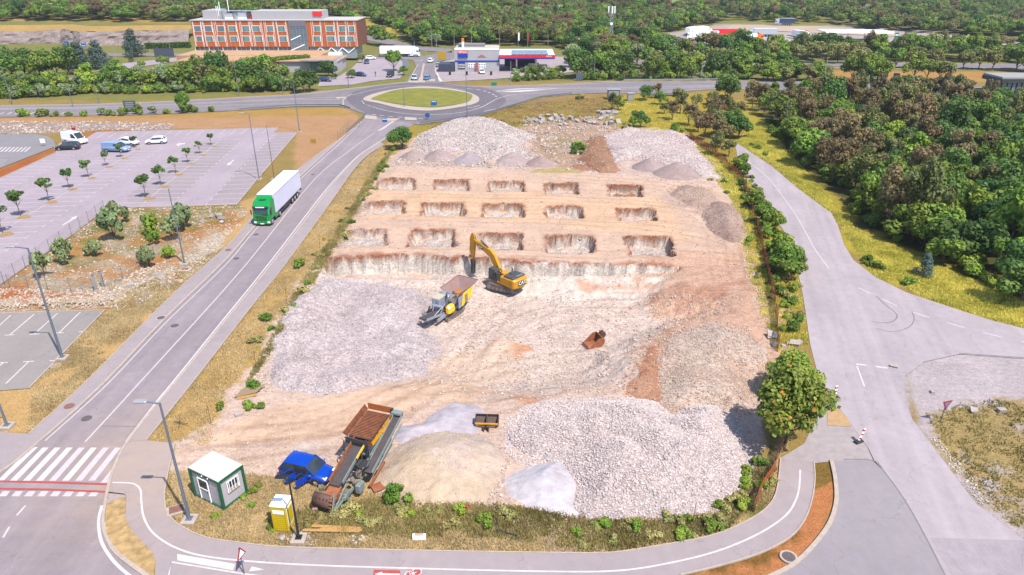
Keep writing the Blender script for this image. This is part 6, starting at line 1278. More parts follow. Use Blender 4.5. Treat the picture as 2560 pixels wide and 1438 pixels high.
def station():
    Y0 = 254.0; t = thing('filling_station_shop', 'white filling station shop with blue stripe and red and blue sign', 'shop', (0, Y0, 0))
    def X(zx, zy): return XY(1120+zx/8.533, 80+zy/8.533, Y0)
    def Zz(zy): return ZY(80+zy/8.533, Y0)
    xl, xr, zt = X(135, 360), X(1090, 470), Zz(360)
    k = MB(); k.box(((xl+xr)/2, 5, zt/2), (xr-xl, 10, zt)); k.build('wall', WALLW, t)
    k = MB(); k.box(((xl+xr)/2, 5.2, zt+.1), (xr-xl-.3, 9.4, .2), m=ROOFW); k.box(((xl+xr)/2-2, 6.5, zt+.6), ((xr-xl)*.6, 5, .9), m=GREYC); k.box(((xl+xr)/2, .05, zt-.1), (xr-xl, .25, .5), m=P_WHITE); k.build('roof', ROOFW, t)
    k = MB(); k.box(((xl+xr)/2, -.06, Zz(622)), (xr-xl+.1, .12, .45), m=P_BLUE); k.build('blue_stripe', P_BLUE, t)
    k = MB(); k.box((X(318, 435), -.2, (Zz(405)+Zz(462))/2), (X(420, 435)-X(215, 435), .3, Zz(405)-Zz(462)), m=P_RED); s1 = k.build('sign', P_RED, t)
    text_mesh('PETROL', .85, 'lettering', TXW, s1, face_M((X(318, 435), -.37, (Zz(405)+Zz(462))/2), (0, -1, 0)))
    k = MB(); k.box((X(318, 435), -.2, (Zz(470)+Zz(545))/2), (X(420, 435)-X(215, 435), .3, Zz(470)-Zz(545)), m=P_BLUE); k.build('sign', P_BLUE, t)
    k = MB(); k.mesh([(X(620, 550), -.05, Zz(550)), (X(820, 550), -.05, Zz(550)), (X(740, 495), -.05, Zz(490)), (X(690, 495), -.05, Zz(490))], [(0, 1, 2, 3)], m=mat('faded_red', al(214, 140, 150), .7)); k.build('faded_emblem', P_RED, t)
    k = MB(); k.box((X(290, 730), -.05, Zz(725)), (X(368, 730)-X(218, 730), .12, Zz(665)-Zz(800)), m=DKMET)
    for i in range(3): k.box((X(290, 730), -.14, Zz(690+i*35)), (X(362, 730)-X(222, 730), .06, .14), m=P_WHITE)
    k.box((X(290, 640), -.16, Zz(640)), (X(368, 730)-X(218, 730), .16, .6), m=P_BLUE); k.build('garage_door', DKMET, t)
    for a, b in ((435, 580), (655, 800)):
        k = MB(); k.box((X((a+b)/2, 720), -.05, Zz(720)), (X(b, 720)-X(a, 720), .12, Zz(668)-Zz(772)), m=P_WHITE); wo = k.build('window', P_WHITE, t); q = MB()
        for i in range(3):
            for j in range(2): q.box((X(a+(b-a)*(i+.5)/3, 720), -.13, Zz(695+j*50)), ((X(b, 720)-X(a, 720))/3-.35, .06, (Zz(668)-Zz(772))/2-.4), m=GLS)
        q.build('pane', GLS, wo)
    k = MB(); k.box((X(615, 740), -.3, Zz(760)), (.9, .5, 3.2), m=mat('vending_red', al(230, 120, 110), .6)); k.build('vending_machine', P_RED, t)
    k = MB(); k.cyl((X(300, 250), 3, zt), (X(300, 250), 3, ZY(80+205/8.533, Y0+3)), .45, m=P_WHITE); k.cyl((X(300, 250), 3, ZY(80+205/8.533, Y0+3)), (X(300, 250), 3, ZY(80+138/8.533, Y0+3)), .5, m=P_ORANGE); k.build('chimney', P_WHITE, t)
    k = MB(); k.box((xl-3, 3, 1.3), (5.5, 7, 2.6), m=mat('shed_navy', al(74, 84, 110), .6)); k.build('shed', DKMET, t)
    # canopy
    c_ = thing('filling_station_canopy', 'white filling station canopy with red fascia and solar panels over the pumps', 'canopy', (0, Y0, 0))
    Yf = Y0-1; zc_ = ZY(80+490/8.533, Yf); x0, x1 = XY(1248.5, 138, Yf), XY(1387, 138, Yf)
    k = MB(); k.box(((x0+x1)/2, 8, zc_-.15), (x1-x0, 18, .3), m=P_WHITE); k.build('canopy_roof', ROOFW, c_)
    k = MB(); k.box(((x0+x1)/2, -1.05, zc_-.5), (x1-x0, .2, 1.0), m=P_RED); k.box((x1+.05, 8, zc_-.5), (.2, 18, 1.0), m=P_RED); fo = k.build('fascia', P_RED, c_)
    text_mesh('PETROL', .6, 'lettering', TXW, fo, face_M((x1-2, -1.17, zc_-.5), (0, -1, 0)))
    k = MB(); k.box(((x0+x1)/2, -1.0, zc_-1.2), (x1-x0, .2, .4), m=P_BLUE); k.build('blue_band', P_BLUE, c_)
    k = MB(); SOL = mat('solar_panel', al(92, 104, 150), .2, spec=.8)
    for i in range(6):
        for j in range(3): k.box((x0+5.2+i*2.15, 1.2+j*4.6, zc_+.12), (2.05, 4.4, .08), m=SOL)
    k.build('solar_panels', SOL, c_)
    for x_ in (x0+6, x0+13):
        for y in (4, 12): k = MB(); k.box((x_, y, (zc_-1)/2), (.5, .5, zc_-1), m=P_WHITE); k.build('column', P_WHITE, c_)
    k = MB(); k.box(((x0+x1)/2-2, 14.5, 1.9), (12, .4, 3.8), m=DKMET); k.build('back_wall', DKMET, c_)
    for x_ in (x0+5, x0+13.5):
        g = thing('fuel_pump', {5: 'left fuel pump under the red-edged canopy', 13.5: 'right fuel pump under the red-edged canopy'}[x_-x0 if abs(x_-x0-5) > .1 and abs(x_-x0-13.5) < .01 else (5 if abs(x_-x0-5) < .1 else 13.5)], 'fuel pump', (x_, Y0+8, 0), 0, 'fuel pumps'); k = MB(); k.box((0, 0, .1), (3, 1, .2), m=CONC); k.build('plinth', CONC, g); k = MB(); k.box((0, 0, 1.1), (1.1, .6, 1.9), b=.05, m=P_RED); k.build('pump_body', P_RED, g)
    return t
station()
# service area and far buildings
def flat_roof(name, lab, px0, px1, py, dpt, h, mroof, mwall, Yf, zr=None, rz=0, cols=4, walls=False, cat='canopy'):
    z = ZY(py, Yf); a, b = XY(px0, py, Yf), XY(px1, py, Yf); t = thing(name, lab, cat, ((a+b)/2, Yf, 0), rz); w_ = b-a
    k = MB(); k.box((0, dpt/2, z), (w_, dpt, h), b=.1, m=mroof); k.build('roof', mroof, t)
    if walls: k = MB(); k.box((0, dpt/2, z/2-.2), (w_-2, dpt-1.5, z-.3), m=mwall); k.build('wall', mwall, t)
    for i in range(cols): k = MB(); k.box((-w_/2+w_*(i+.5)/cols, dpt*.3, z/2), (.5, .5, z), m=P_WHITE); k.build('column', P_WHITE, t)
    return t, w_, z
flat_roof('service_station_canopy', 'long white curved canopy of the motorway service station, left one', 2068, 2232, 82, 14, .8, P_WHITE, DKMET, 355, rz=R(-5))
flat_roof('service_station_canopy', 'white canopy of the motorway service station at the right edge', 2388, 2520, 110, 14, .8, P_WHITE, DKMET, 305, rz=R(-2))
t, w_, z = flat_roof('service_station_building', 'white two-storey service building at the right edge behind trees', 2500, 2640, 112, 14, .4, ROOFW, WALLW, 290, walls=True, cols=0, cat='building')
k = MB()
for i in range(5): k.box((-w_/2+2+i*1.7, .6, z*.65), (1.1, .2, 1.1), m=mat('window_tan', al(170, 150, 120), .4))
k.build('windows', GLS, t)
GRN = mat('dark_green_metal', al(60, 74, 70), .5)
t, w_, z = flat_roof('gatehouse', 'dark green flat-roofed gatehouse over the road at the right edge', 2506, 2700, 196, 9, .7, mat('gatehouse_roof', al(190, 190, 190), .7), mat('gatehouse_wall', al(110, 118, 122), .5), 208, walls=True, cols=0, cat='building')
k = MB(); k.box((0, -.1, z-.75), (w_, .3, 1.1), m=GRN); k.box((-w_/2, 4.5, z-.75), (.3, 9, 1.1), m=GRN); k.build('fascia', GRN, t); k = MB()
for i in range(10): k.box((-w_/2+1.5+i*1.4, .5, z*.4), (.9, .3, z*.6), m=GLS)
k.build('windows', GLS, t)
# far rock cutting
def cutting(px, lab):
    P = [G(x, y) for x, y in px]; V, Fc, C_, D_ = [], [], [], []; n = 0
    Pd = []
    for a, b in zip(P, P[1:]):
        m_ = max(2, int((b-a).length/1.5)); Pd += [a.lerp(b, i/m_) for i in range(m_)]
    for i, p in enumerate(Pd):
        for j in range(7):
            t = j/6; q = noise2(np.array([p.x]), np.array([j*2.3+p.y]), 3, 8, 4)[0]; h = (5.2+1.6*noise2(np.array([p.x]), np.array([0.]), 14, 4)[0])*t
            V.append((p.x, p.y+t*3.0+(q-.5)*2.6, h-.2)); C_.append(np.array(al(196, 178, 176))*(.75+.5*q)); D_.append((.9, 0, 0))
    for i in range(len(Pd)-1):
        for j in range(6): Fc.append((i*7+j, (i+1)*7+j, (i+1)*7+j+1, i*7+j+1))
    k0 = len(V)
    for i, p in enumerate(Pd):
        V.append((p.x, p.y+14, 7.5)); C_.append(np.array(al(210, 172, 105))); D_.append((.1, .5, 0))
        V.append((p.x, p.y+3.3, V[i*7+6][2]+.05)); C_.append(np.array(al(206, 170, 105))); D_.append((.1, .5, 0))
    for i in range(len(Pd)-1): Fc.append((k0+2*i+1, k0+2*i+3, k0+2*i+2, k0+2*i))
    tag(np_mesh('rock_cutting', np.array(V), np.array(Fc), GM, np.array(C_), np.array(D_)), kind='structure')
cutting([(-500, 112), (0, 112), (150, 110), (200, 116), (330, 113), (480, 111)], '')
# ---------------------------------------------------------------- trees, shrubs, grass
def leafmat(name, c1, c2, c3=None, trans=.25):
    m = bpy.data.materials.new(name); m.use_nodes = True; N, K = m.node_tree.nodes, m.node_tree.links
    b = N['Principled BSDF']; b.inputs['Roughness'].default_value = .6; b.inputs['Specular IOR Level'].default_value = .25
    a = N.new('ShaderNodeAttribute'); a.attribute_name = 'Col'; oi = N.new('ShaderNodeObjectInfo')
    sp = N.new('ShaderNodeSeparateColor'); K.new(a.outputs['Color'], sp.inputs[0])
    mx = N.new('ShaderNodeMix'); mx.data_type = 'RGBA'; mx.inputs[6].default_value = (*c1, 1); mx.inputs[7].default_value = (*c2, 1); K.new(sp.outputs[0], mx.inputs[0])
    out = mx.outputs[2]
    if c3:
        m3 = N.new('ShaderNodeMix'); m3.data_type = 'RGBA'; m3.inputs[7].default_value = (*c3, 1); K.new(out, m3.inputs[6]); K.new(sp.outputs[1], m3.inputs[0]); out = m3.outputs[2]
    hs = N.new('ShaderNodeHueSaturation'); K.new(out, hs.inputs['Color'])
    r1 = N.new('ShaderNodeMapRange'); r1.inputs[3].default_value = .484; r1.inputs[4].default_value = .516; K.new(oi.outputs['Random'], r1.inputs[0]); K.new(r1.outputs[0], hs.inputs['Hue'])
    ml = N.new('ShaderNodeMath'); ml.operation = 'MULTIPLY'; ml.inputs[1].default_value = 7.77; K.new(oi.outputs['Random'], ml.inputs[0]); fr = N.new('ShaderNodeMath'); fr.operation = 'FRACT'; K.new(ml.outputs[0], fr.inputs[0])
    r2 = N.new('ShaderNodeMapRange'); r2.inputs[3].default_value = .72; r2.inputs[4].default_value = 1.3; K.new(fr.outputs[0], r2.inputs[0]); K.new(r2.outputs[0], hs.inputs['Value'])
    K.new(hs.outputs[0], b.inputs['Base Color'])
    t = N.new('ShaderNodeBsdfTranslucent'); K.new(hs.outputs[0], t.inputs[0]); ms = N.new('ShaderNodeMixShader'); ms.inputs[0].default_value = trans
    K.new(b.outputs[0], ms.inputs[1]); K.new(t.outputs[0], ms.inputs[2]); K.new(ms.outputs[0], N['Material Output'].inputs[0]); return m
LGREEN = leafmat('leaves_green', (.055, .115, .014), (.19, .26, .035)); LBRIGHT = leafmat('leaves_bright_green', (.08, .15, .015), (.26, .33, .04)); LDARK = leafmat('leaves_dark', (.035, .085, .015), (.115, .185, .035)); LOLIVE = leafmat('leaves_olive', (.10, .11, .03), (.25, .25, .075))
LPINE = leafmat('needles_brown', (.11, .08, .035), (.25, .19, .085)); LPINEG = leafmat('needles_green', (.08, .095, .028), (.21, .215, .065)); LCED = leafmat('needles_blue', (.04, .07, .06), (.11, .16, .13)); LGREY = leafmat('leaves_grey_green', (.11, .15, .06), (.28, .34, .16))
LORA = leafmat('leaves_orange_tipped', (.07, .15, .02), (.27, .32, .05), (.50, .25, .03)); LYEL = leafmat('leaves_yellow_green', (.14, .16, .02), (.32, .32, .04)); LDRY = leafmat('grass_dry', (.52, .38, .19), (.80, .62, .36), trans=.4); LGRASS = leafmat('grass_yellow_green', (.24, .20, .07), (.52, .42, .17), trans=.4)
BARK = mat('bark', (.10, .07, .05), .9, noise=.3, nscale=4); BARKP = mat('bark_pine', (.13, .085, .06), .9, noise=.3, nscale=4)
def crown(name, kind, n, rad, hh, base, leaf, mat_, seed, lobes=14, parent=None, flat=.5, fruit=0):
    """n leaf-sized quads gathered in clumps through a crown of radius rad, height hh, starting at base"""
    rng = np.random.default_rng(seed)
    if kind == 'cone':
        u = rng.uniform(0, 1, lobes)**.8; a = rng.uniform(0, 2*PI, lobes); rr = rad*(1-u)*.85*rng.uniform(.5, 1, lobes); C_ = np.stack([rr*np.cos(a), rr*np.sin(a), base+u*hh], 1); lr = rad*(.28+.25*(1-u))
        fl = .45
    elif kind == 'flat':
        a = rng.uniform(0, 2*PI, lobes); rr = rad*np.sqrt(rng.uniform(0, 1, lobes))*.8; u = rng.uniform(0, 1, lobes); C_ = np.stack([rr*np.cos(a), rr*np.sin(a), base+hh*(.25+.6*u)*(1-.5*(rr/rad)**2)], 1); lr = rad*rng.uniform(.22, .42, lobes); fl = .5
    else:
        d = rng.normal(size=(lobes, 3)); d /= np.linalg.norm(d, axis=1)[:, None]; d[:, 2] = np.abs(d[:, 2])*1.1-.45; r_ = rng.uniform(.3, .9, lobes)
        C_ = d*r_[:, None]*np.array([rad, rad, hh*.55]); C_[:, 2] += base+hh*.45; lr = rad*rng.uniform(.17, .44, lobes)*(.72 if lobes > 50 else 1); fl = .85
    w_ = lr**2; li = rng.choice(lobes, n, p=w_/w_.sum()); d = rng.normal(size=(n, 3)); d /= np.linalg.norm(d, axis=1)[:, None]
    rr = rng.uniform(.55, 1.06, n)**.7; P = C_[li]+d*(lr[li]*rr)[:, None]*np.array([1, 1, fl])
    P[:, 2] = np.maximum(P[:, 2], base*.55+.1)
    nr = d*np.array([1, 1, 1.2])+rng.normal(size=(n, 3))*.55+np.array([0, 0, .35]); nr /= np.linalg.norm(nr, axis=1)[:, None]
    t1 = np.cross(nr, rng.normal(size=(n, 3))); t1 /= np.linalg.norm(t1, axis=1)[:, None]; t2 = np.cross(nr, t1)
    s_ = leaf*rng.uniform(.6, 1.35, n)[:, None]; q = rng.uniform(.6, 1, n)[:, None]
    V = np.stack([P-t1*s_-t2*s_*q*.5, P+t1*s_*.3-t2*s_*q, P+t1*s_+t2*s_*q*.4, P-t1*s_*.2+t2*s_*q], 1).reshape(-1, 3)
    lob = rng.uniform(0, 1, lobes)[li]; c_ = np.clip(lob*.6+rng.uniform(0, 1, n)*.5-.05, 0, 1)
    fr = (rng.uniform(0, 1, n) < fruit*(1+1.5*(lob > .6)))*(d[:, 2] > 0)*1.0
    col = np.repeat(np.stack([c_, fr, c_*0], 1), 4, 0); Fq = np.arange(n*4).reshape(-1, 4)
    return np_mesh(name, V, Fq, mat_, col, None, parent=parent)
def limbs(base, hh, r, seed, n=5, m=BARK, spread=1.0, parent=None, name='trunk'):
    rng = random.Random(seed); k = MB(); top = (rng.uniform(-.2, .2)*spread, rng.uniform(-.2, .2)*spread, base+hh*.6)
    mid = (top[0]*.3+rng.uniform(-.1, .1), top[1]*.3, base*.8+.2); k.cyl((0, 0, -.25), mid, r, r*.75, 7, m); k.cyl(mid, top, r*.75, r*.3, 6, m)
    for i in range(n):
        a = i*2*PI/n+rng.uniform(-.4, .4); z0 = base*.75+hh*.1*i/n; l = spread*rng.uniform(.45, .75); k.cyl((mid[0]*.8, mid[1]*.8, z0), (l*math.cos(a), l*math.sin(a), z0+hh*rng.uniform(.25, .5)), r*.45, r*.12, 5, m)
    return k.build(name, m, parent)
KINDS = {}
def proto(key, name, kind, n, rad, hh, base, leaf, lm, seeds, tr=.14, lobes=19, fruit=0, bm=BARK, cname='crown', tn='trunk'):
    KINDS[key] = dict(name=name, kind=kind, n=n, rad=rad, hh=hh, base=base, leaf=leaf, lm=lm, seeds=seeds, tr=tr, lobes=lobes, fruit=fruit, bm=bm, made={}, cname=cname, tn=tn)
proto('broad', 'broadleaf_tree', 'ball', 2100, 2.8, 5.4, .7, .20, LGREEN, (1, 2, 3))
proto('bright', 'broadleaf_tree', 'ball', 2100, 2.7, 5.2, .7, .20, LBRIGHT, (4, 5))
proto('dark', 'oak_tree', 'ball', 2200, 2.9, 5.6, .7, .20, LDARK, (6, 7))  # broadleaf tree with darker leaves, species not identified
proto('olive', 'ash_tree', 'ball', 1600, 2.6, 4.6, 1.2, .20, LOLIVE, (8, 9))  # olive-leaved broadleaf tree, no particular species
proto('grey', 'acacia_tree', 'ball', 1700, 2.6, 5.0, .7, .20, LGREY, (10, 11))  # grey-green broadleaf tree, species unknown
proto('pine', 'pine_tree', 'ball', 2200, 2.3, 6.2, 1.0, .15, LPINE, (12, 13, 14), bm=BARKP, lobes=22)
proto('pineg', 'pine_tree', 'ball', 2200, 2.3, 6.4, 1.0, .15, LPINEG, (15, 16), bm=BARKP, lobes=22)
proto('cedar', 'cedar_tree', 'cone', 2600, 4.2, 7.5, .8, .22, LCED, (17, 18), tr=.25, lobes=40, bm=BARKP)
proto('sap', 'sapling', 'ball', 430, .9, 1.9, 1.3, .12, LDARK, (20, 21, 22, 23, 24), tr=.04, lobes=11)
proto('bushg', 'shrub', 'ball', 900, 1.0, 1.5, .1, .10, LGREY, (25, 26), tr=.05, lobes=9)
proto('bush', 'shrub', 'ball', 900, 1.0, 1.3, .05, .10, LGREEN, (28, 29), tr=.04, lobes=10)
proto('bushb', 'shrub', 'ball', 900, 1.0, 1.2, .05, .10, LBRIGHT, (30, 31), tr=.04, lobes=10)
LWEED = leafmat('weeds_straw_green', (.15, .16, .05), (.38, .33, .12))
proto('bushy', 'shrub', 'ball', 700, 1.0, .9, .0, .11, LWEED, (32, 33), tr=.03, lobes=12)
proto('bigtree', 'broadleaf_tree', 'ball', 9000, 3.4, 6.6, .8, .15, LORA, (41,), tr=.16, lobes=64, fruit=.02)
proto('roundtree', 'broadleaf_tree', 'ball', 3600, 2.4, 3.6, .5, .13, LDARK, (43,), tr=.12, lobes=22)
proto('leafy', 'broadleaf_tree', 'ball', 2600, 2.0, 3.6, .5, .16, LGREEN, (44, 45), tr=.08, lobes=18)
tree_n = [0]
def plant(key, p, s, label, group=None, cat=None, sz=None, v=None, rz=None):
    K_ = KINDS[key]; sd_ = K_['seeds'][(v if v is not None else tree_n[0]) % len(K_['seeds'])]; tree_n[0] += 1
    rz = random.uniform(0, 6.28) if rz is None else rz
    if sd_ not in K_['made']:
        t = thing(K_['name'], label, cat or ('shrub' if K_['name'] == 'shrub' else 'tree'), p, rz, group); t.scale = (s, s, sz or s)
        crown(K_['cname'], K_['kind'], K_['n'], K_['rad'], K_['hh'], K_['base'], K_['leaf'], K_['lm'], sd_, K_['lobes'], t, fruit=K_['fruit'])
        limbs(K_['base'], K_['hh'], K_['tr'], sd_, m=K_['bm'], spread=K_['rad'], parent=t, name='stem' if K_['name'] == 'shrub' else 'trunk'); K_['made'][sd_] = t; return t
    return copy_thing(K_['made'][sd_], p, rz, s, label, group, sz)
def pt(key, px, py, s, label, **kw):
    g_ = GZ(px, py); return plant(key, g_, s, label, **kw)
# single trees named in the photo
pt('roundtree', 1005, 372, 1.25, 'dark round leafy tree between the left road and the far corner of the site', sz=1.25)
pt('bigtree', 1962, 1108, 1.0, 'large tree with orange-tipped leaves beside the path end and the red fence', sz=1.12)
pt('bigtree', 1968, 985, .74, 'smaller orange-flecked tree behind the large one by the red fence', sz=.7)
pt('bushy', 1452, 248, 1.6, 'small upright green bush alone on the grass near the roundabout', cat='shrub')
KINDS['bush']['made'] = KINDS['bush']['made']
# young trees in the car park
sapl = [(52, 540, 1.25), (122, 503, 1.15), (174, 471, 1.05), (222, 443, .95), (266, 415, .85), (303, 393, .8), (337, 370, .75), (365, 494, 1.2), (404, 464, 1.05), (439, 434, .95), (470, 407, .9), (500, 385, .8), (528, 363, .75), (8, 583, 1.25)]
slab = ['first sapling from the photo bottom in the left bay row of the car park', 'second sapling up the left bay row of the car park', 'third sapling up the left bay row of the car park', 'fourth sapling up the left bay row of the car park', 'sapling just in front of the steel blue van', 'sapling standing against the steel blue van', 'sapling between the white hatchback and the top bay row', 'sapling nearest the stony plot in the middle bay row', 'second sapling up the middle bay row of the car park', 'third sapling up the middle bay row of the car park', 'fourth sapling up the middle bay row of the car park', 'fifth sapling up the middle bay row of the car park', 'farthest sapling of the middle bay row near the top bays', 'sapling cut by the left photo edge in the left bay row']
TP = mat('tree_pit_soil', al(200, 160, 92), .95, noise=.25, nscale=3)
for (x_, y_, s_), lb in zip(sapl, slab):
    pt('sap', x_, y_, s_*1.22, lb, group='saplings planted in the car park', cat='sapling'); g_ = GZ(x_+8, y_+3)
    q = MB(); q.poly([(g_.x+(.75+.12*math.sin(3*a+x_))*math.cos(a)*s_, g_.y+(.75+.12*math.sin(3*a+x_))*math.sin(a)*s_, .06) for a in np.linspace(0, 2*PI, 13)[:-1]], TP); tag(q.build('tree_pit', TP), kind='structure')
# shrubs on the stony plot
for x_, y_, s_, key, lb in [(160, 655, 1.9, 'bushg', 'large grey-green shrub at the left of the stony plot'), (112, 692, 1.7, 'bushg', 'loose shrub behind the tall lamp post on the stony plot'), (238, 640, 1.3, 'bushg', 'small shrub right of the large grey-green one on the stony plot'), (288, 600, 2.4, 'bushg', 'tall shrub with shadow in the middle of the stony plot'), (292, 560, 2.0, 'bushg', 'tall grey-green shrub behind the middle one next to the car park edge'), (378, 590, 2.0, 'bush', 'dark green shrub in the centre right of the stony plot'), (372, 665, 1.6, 'bushg', 'round shrub left of the lamp post in the orange soil'), (432, 600, 1.9, 'bushg', 'shrub behind the lamp post on the stony plot'), (462, 575, 2.3, 'bushg', 'tall shrub right of the lamp post on the stony plot'), (392, 612, 1.2, 'bushb', 'yellow-green small shrub in the middle of the stony plot'), (425, 645, 1.1, 'bushb', 'light shrub close to the lamp post foot')]:
    pt(key, x_, y_, s_*.85, lb, sz=s_*1.45, group='shrubs on the stony plot')
# verges near the site
rb = random.Random(4)
def shrub_line(pts, n, key, s0, s1, jit, lab, grp, sz=None, cat=None):
    P = [G(*p) for p in pts]; tot = sum((b-a).length for a, b in zip(P, P[1:]))
    for i in range(n):
        d = tot*(i+.5+rb.uniform(-.35, .35))/n; 
        for a, b in zip(P, P[1:]):
            l = (b-a).length
            if d <= l: p = a.lerp(b, d/l); break
            d -= l
        p = p+Vector((rb.uniform(-jit, jit), rb.uniform(-jit, jit), 0)); k_ = rb.choice(key) if isinstance(key, (list, tuple)) else key; s_ = rb.uniform(s0, s1)
        plant(k_, (p.x, p.y, hz(p.x, p.y)-.03), s_, {'bush': 'dark green ', 'bushb': 'bright green ', 'bushy': 'straw-olive ', 'leafy': 'tall leafy '}[k_]+lab+', '+['first part', 'middle part', 'last part'][min(2, 3*i//n)], group=grp, sz=s_*(sz or 1)*rb.uniform(.85, 1.15), cat=cat)
shrub_line([(1845, 405), (1890, 500), (1925, 580), (1955, 660), (1975, 760), (1985, 830)], 60, ['bush', 'bushb', 'bushy', 'bush', 'leafy'], .45, 1.05, 1.3, 'bush in the row between the red fence and the right road', 'bushes between the red fence and the right road')
for x_, y_, s_, lb in [(1905, 560, .9, 'leafy small tree overhanging the road kerb beside the small road sign'), (1950, 690, 1.15, 'leafy tree with ragged outline leaning over the right road edge'), (1850, 425, .9, 'leafy tree at the top end of the right road, left side'), (1885, 520, .85, 'leafy tree below the road sign post on the right road')]: pt('leafy', x_, y_, s_, lb)
shrub_line([(1700, 350), (1760, 420), (1840, 500), (1890, 600), (1915, 700), (1935, 800)], 26, ['bushy', 'bushy', 'bushb'], .35, .8, 1.4, 'low clump between the site and the red fence', 'low clumps along the right edge of the site')
shrub_line([(990, 375), (940, 440), (880, 540), (800, 640), (735, 760), (655, 870), (640, 880)], 26, ['bushy', 'bushy', 'bush'], .35, .95, 1.3, 'weed clump on the left road verge', 'weed clumps along the verge of the left road')
for x_, y_, s_, lb in [(748, 668, 1.0, 'round green bush in the verge halfway along the left road'), (665, 800, .75, 'green bush in the verge above the grey gravel heap'), (680, 825, .45, 'small dark bush beside the stones left of the gravel heap'), (636, 972, .8, 'green weed patch at the corner of the grey gravel heap'), (550, 1022, .55, 'slim dark bush near the cut branches at the entrance'), (650, 1020, .5, 'dark bush beside the bright yellow-green one'), (628, 1022, .5, 'dark green bush next to the pale boulder'), (992, 1253, 1.0, 'green bush at the foot of the beige mound beside the screening machine'), (1447, 375, 1.6, 'green bush beside the dark brown earth heap'), (1440, 385, 1.2, 'dark green bush at the back of the site')]: pt('bush', x_, y_, s_, lb)
pt('bushb', 618, 1014, .5, 'bright yellow-green bush by the pile of slats', v=0)
shrub_line([(780, 1300), (900, 1290), (1020, 1285), (1150, 1290), (1280, 1300)], 20, ['bushy', 'bushy', 'bushy', 'bushb'], .35, .8, 1.0, 'weed clump on the verge below the beige mound', 'weed clumps along the bottom verge')
shrub_line([(1430, 1335), (1500, 1340), (1560, 1330), (1640, 1322), (1740, 1315), (1820, 1285), (1880, 1230), (1900, 1170)], 34, ['bushb', 'bush', 'bushy', 'bushy'], .35, .75, .9, 'weed clump at the foot of the coarse rubble heap', 'weed clumps at the foot of the rubble heap')
shrub_line([(500, 1290), (640, 1210), (660, 1270), (720, 1330), (600, 1260)], 9, ['bushb', 'bush'], .15, .4, .8, 'small weed near the site cabin', 'small weeds around the site cabin')
# grass strip with bushes right of the right road
for x_, y_, s_, lb in [(2192, 672, 1.1, 'low bright bush at the kerb of the curving right road'), (2165, 655, .9, 'low bush left of the bright one at the road kerb'), (2270, 710, 1.0, 'bright green bush nearest the curve of the right road'), (1893, 372, .9, 'small dark bush on the far strip right of the road'), (1915, 388, .9, 'two-lobed dark bush lower on the strip right of the road'), (1880, 365, .7, 'first small dark bush on the strip right of the road')]: pt('bush', x_, y_, s_, lb, sz=s_*.8)
pt('cedar', 2308, 690, .30, 'small young conifer standing alone in the yellow grass', sz=.36)
# wood on the right
rf = random.Random(11); WD = [(1920, 300), (1970, 355), (2020, 405), (2078, 455), (2142, 508), (2172, 545), (2245, 592), (2345, 638), (2450, 683), (2550, 755), (2800, 840), (2900, 262), (2560, 268), (2330, 256), (2230, 252), (2050, 250), (1900, 250), (1860, 262)]
WDw = [tuple(G(*p)[:2]) for p in WD]; xs = [p[0] for p in WDw]; ys = [p[1] for p in WDw]; pts_ = []
tries = 0
while len(pts_) < 330 and tries < 30000:
    tries += 1; a, b = rf.uniform(45, 150), rf.uniform(60, 215)
    if sdist(np.array([a]), np.array([b]), WDw)[0] < 0 or abs(a) > b*.80+8: continue
    mind = 3.1+b*.005
    if any((a-p[0])**2+(b-p[1])**2 < mind**2 for p in pts_): continue
    pts_.append((a, b))
pts_.sort(key=lambda p: p[1])
for i, (a, b) in enumerate(pts_):
    # brown pines gather in the left and middle, dark broadleaves far right
    q = noise2(np.array([a]), np.array([b]), 22, 3, 2)[0]; rgt = a/b
    pr = .58 if rgt < .62 else .22
    if q > .55: pr += .15
    r_ = rf.random()
    key = 'pine' if r_ < pr*.72 else 'pineg' if r_ < pr else rf.choice(['broad', 'broad', 'dark', 'bright', 'broad'] if rgt < .62 else ['broad', 'dark', 'bright', 'dark', 'broad'])
    fe = -float(sdist(np.array([a]), np.array([b-9.0]), WDw)[0]) > 0
    dep = 'at the front edge' if fe else 'in the middle' if b < 135 else 'towards the back' if b < 170 else 'at the far side'; sid = 'left part' if rgt < .45 else 'centre' if rgt < .62 else 'right part'
    lab = {'pine': 'brownish pine', 'pineg': 'greener pine', 'broad': 'mid green broadleaf tree', 'dark': 'dark green oak', 'bright': 'light green broadleaf tree'}[key]+' %s of the right-hand wood, %s' % (dep, sid)
    s_ = rf.uniform(.7, 1.25)*(1.1 if b < 110 else 1.0); plant(key, (a, b, 0), s_, lab, group='trees of the wood right of the road', sz=s_*rf.uniform(.85, 1.45))
shrub_line([(1925, 305), (1975, 360), (2025, 410), (2083, 460), (2147, 513), (2178, 550), (2250, 597), (2350, 643), (2455, 688), (2560, 760)], 44, ['bush', 'bushb', 'bush', 'leafy'], .9, 2.0, 1.6, 'bush at the front edge of the right-hand wood', 'undergrowth along the wood edge')
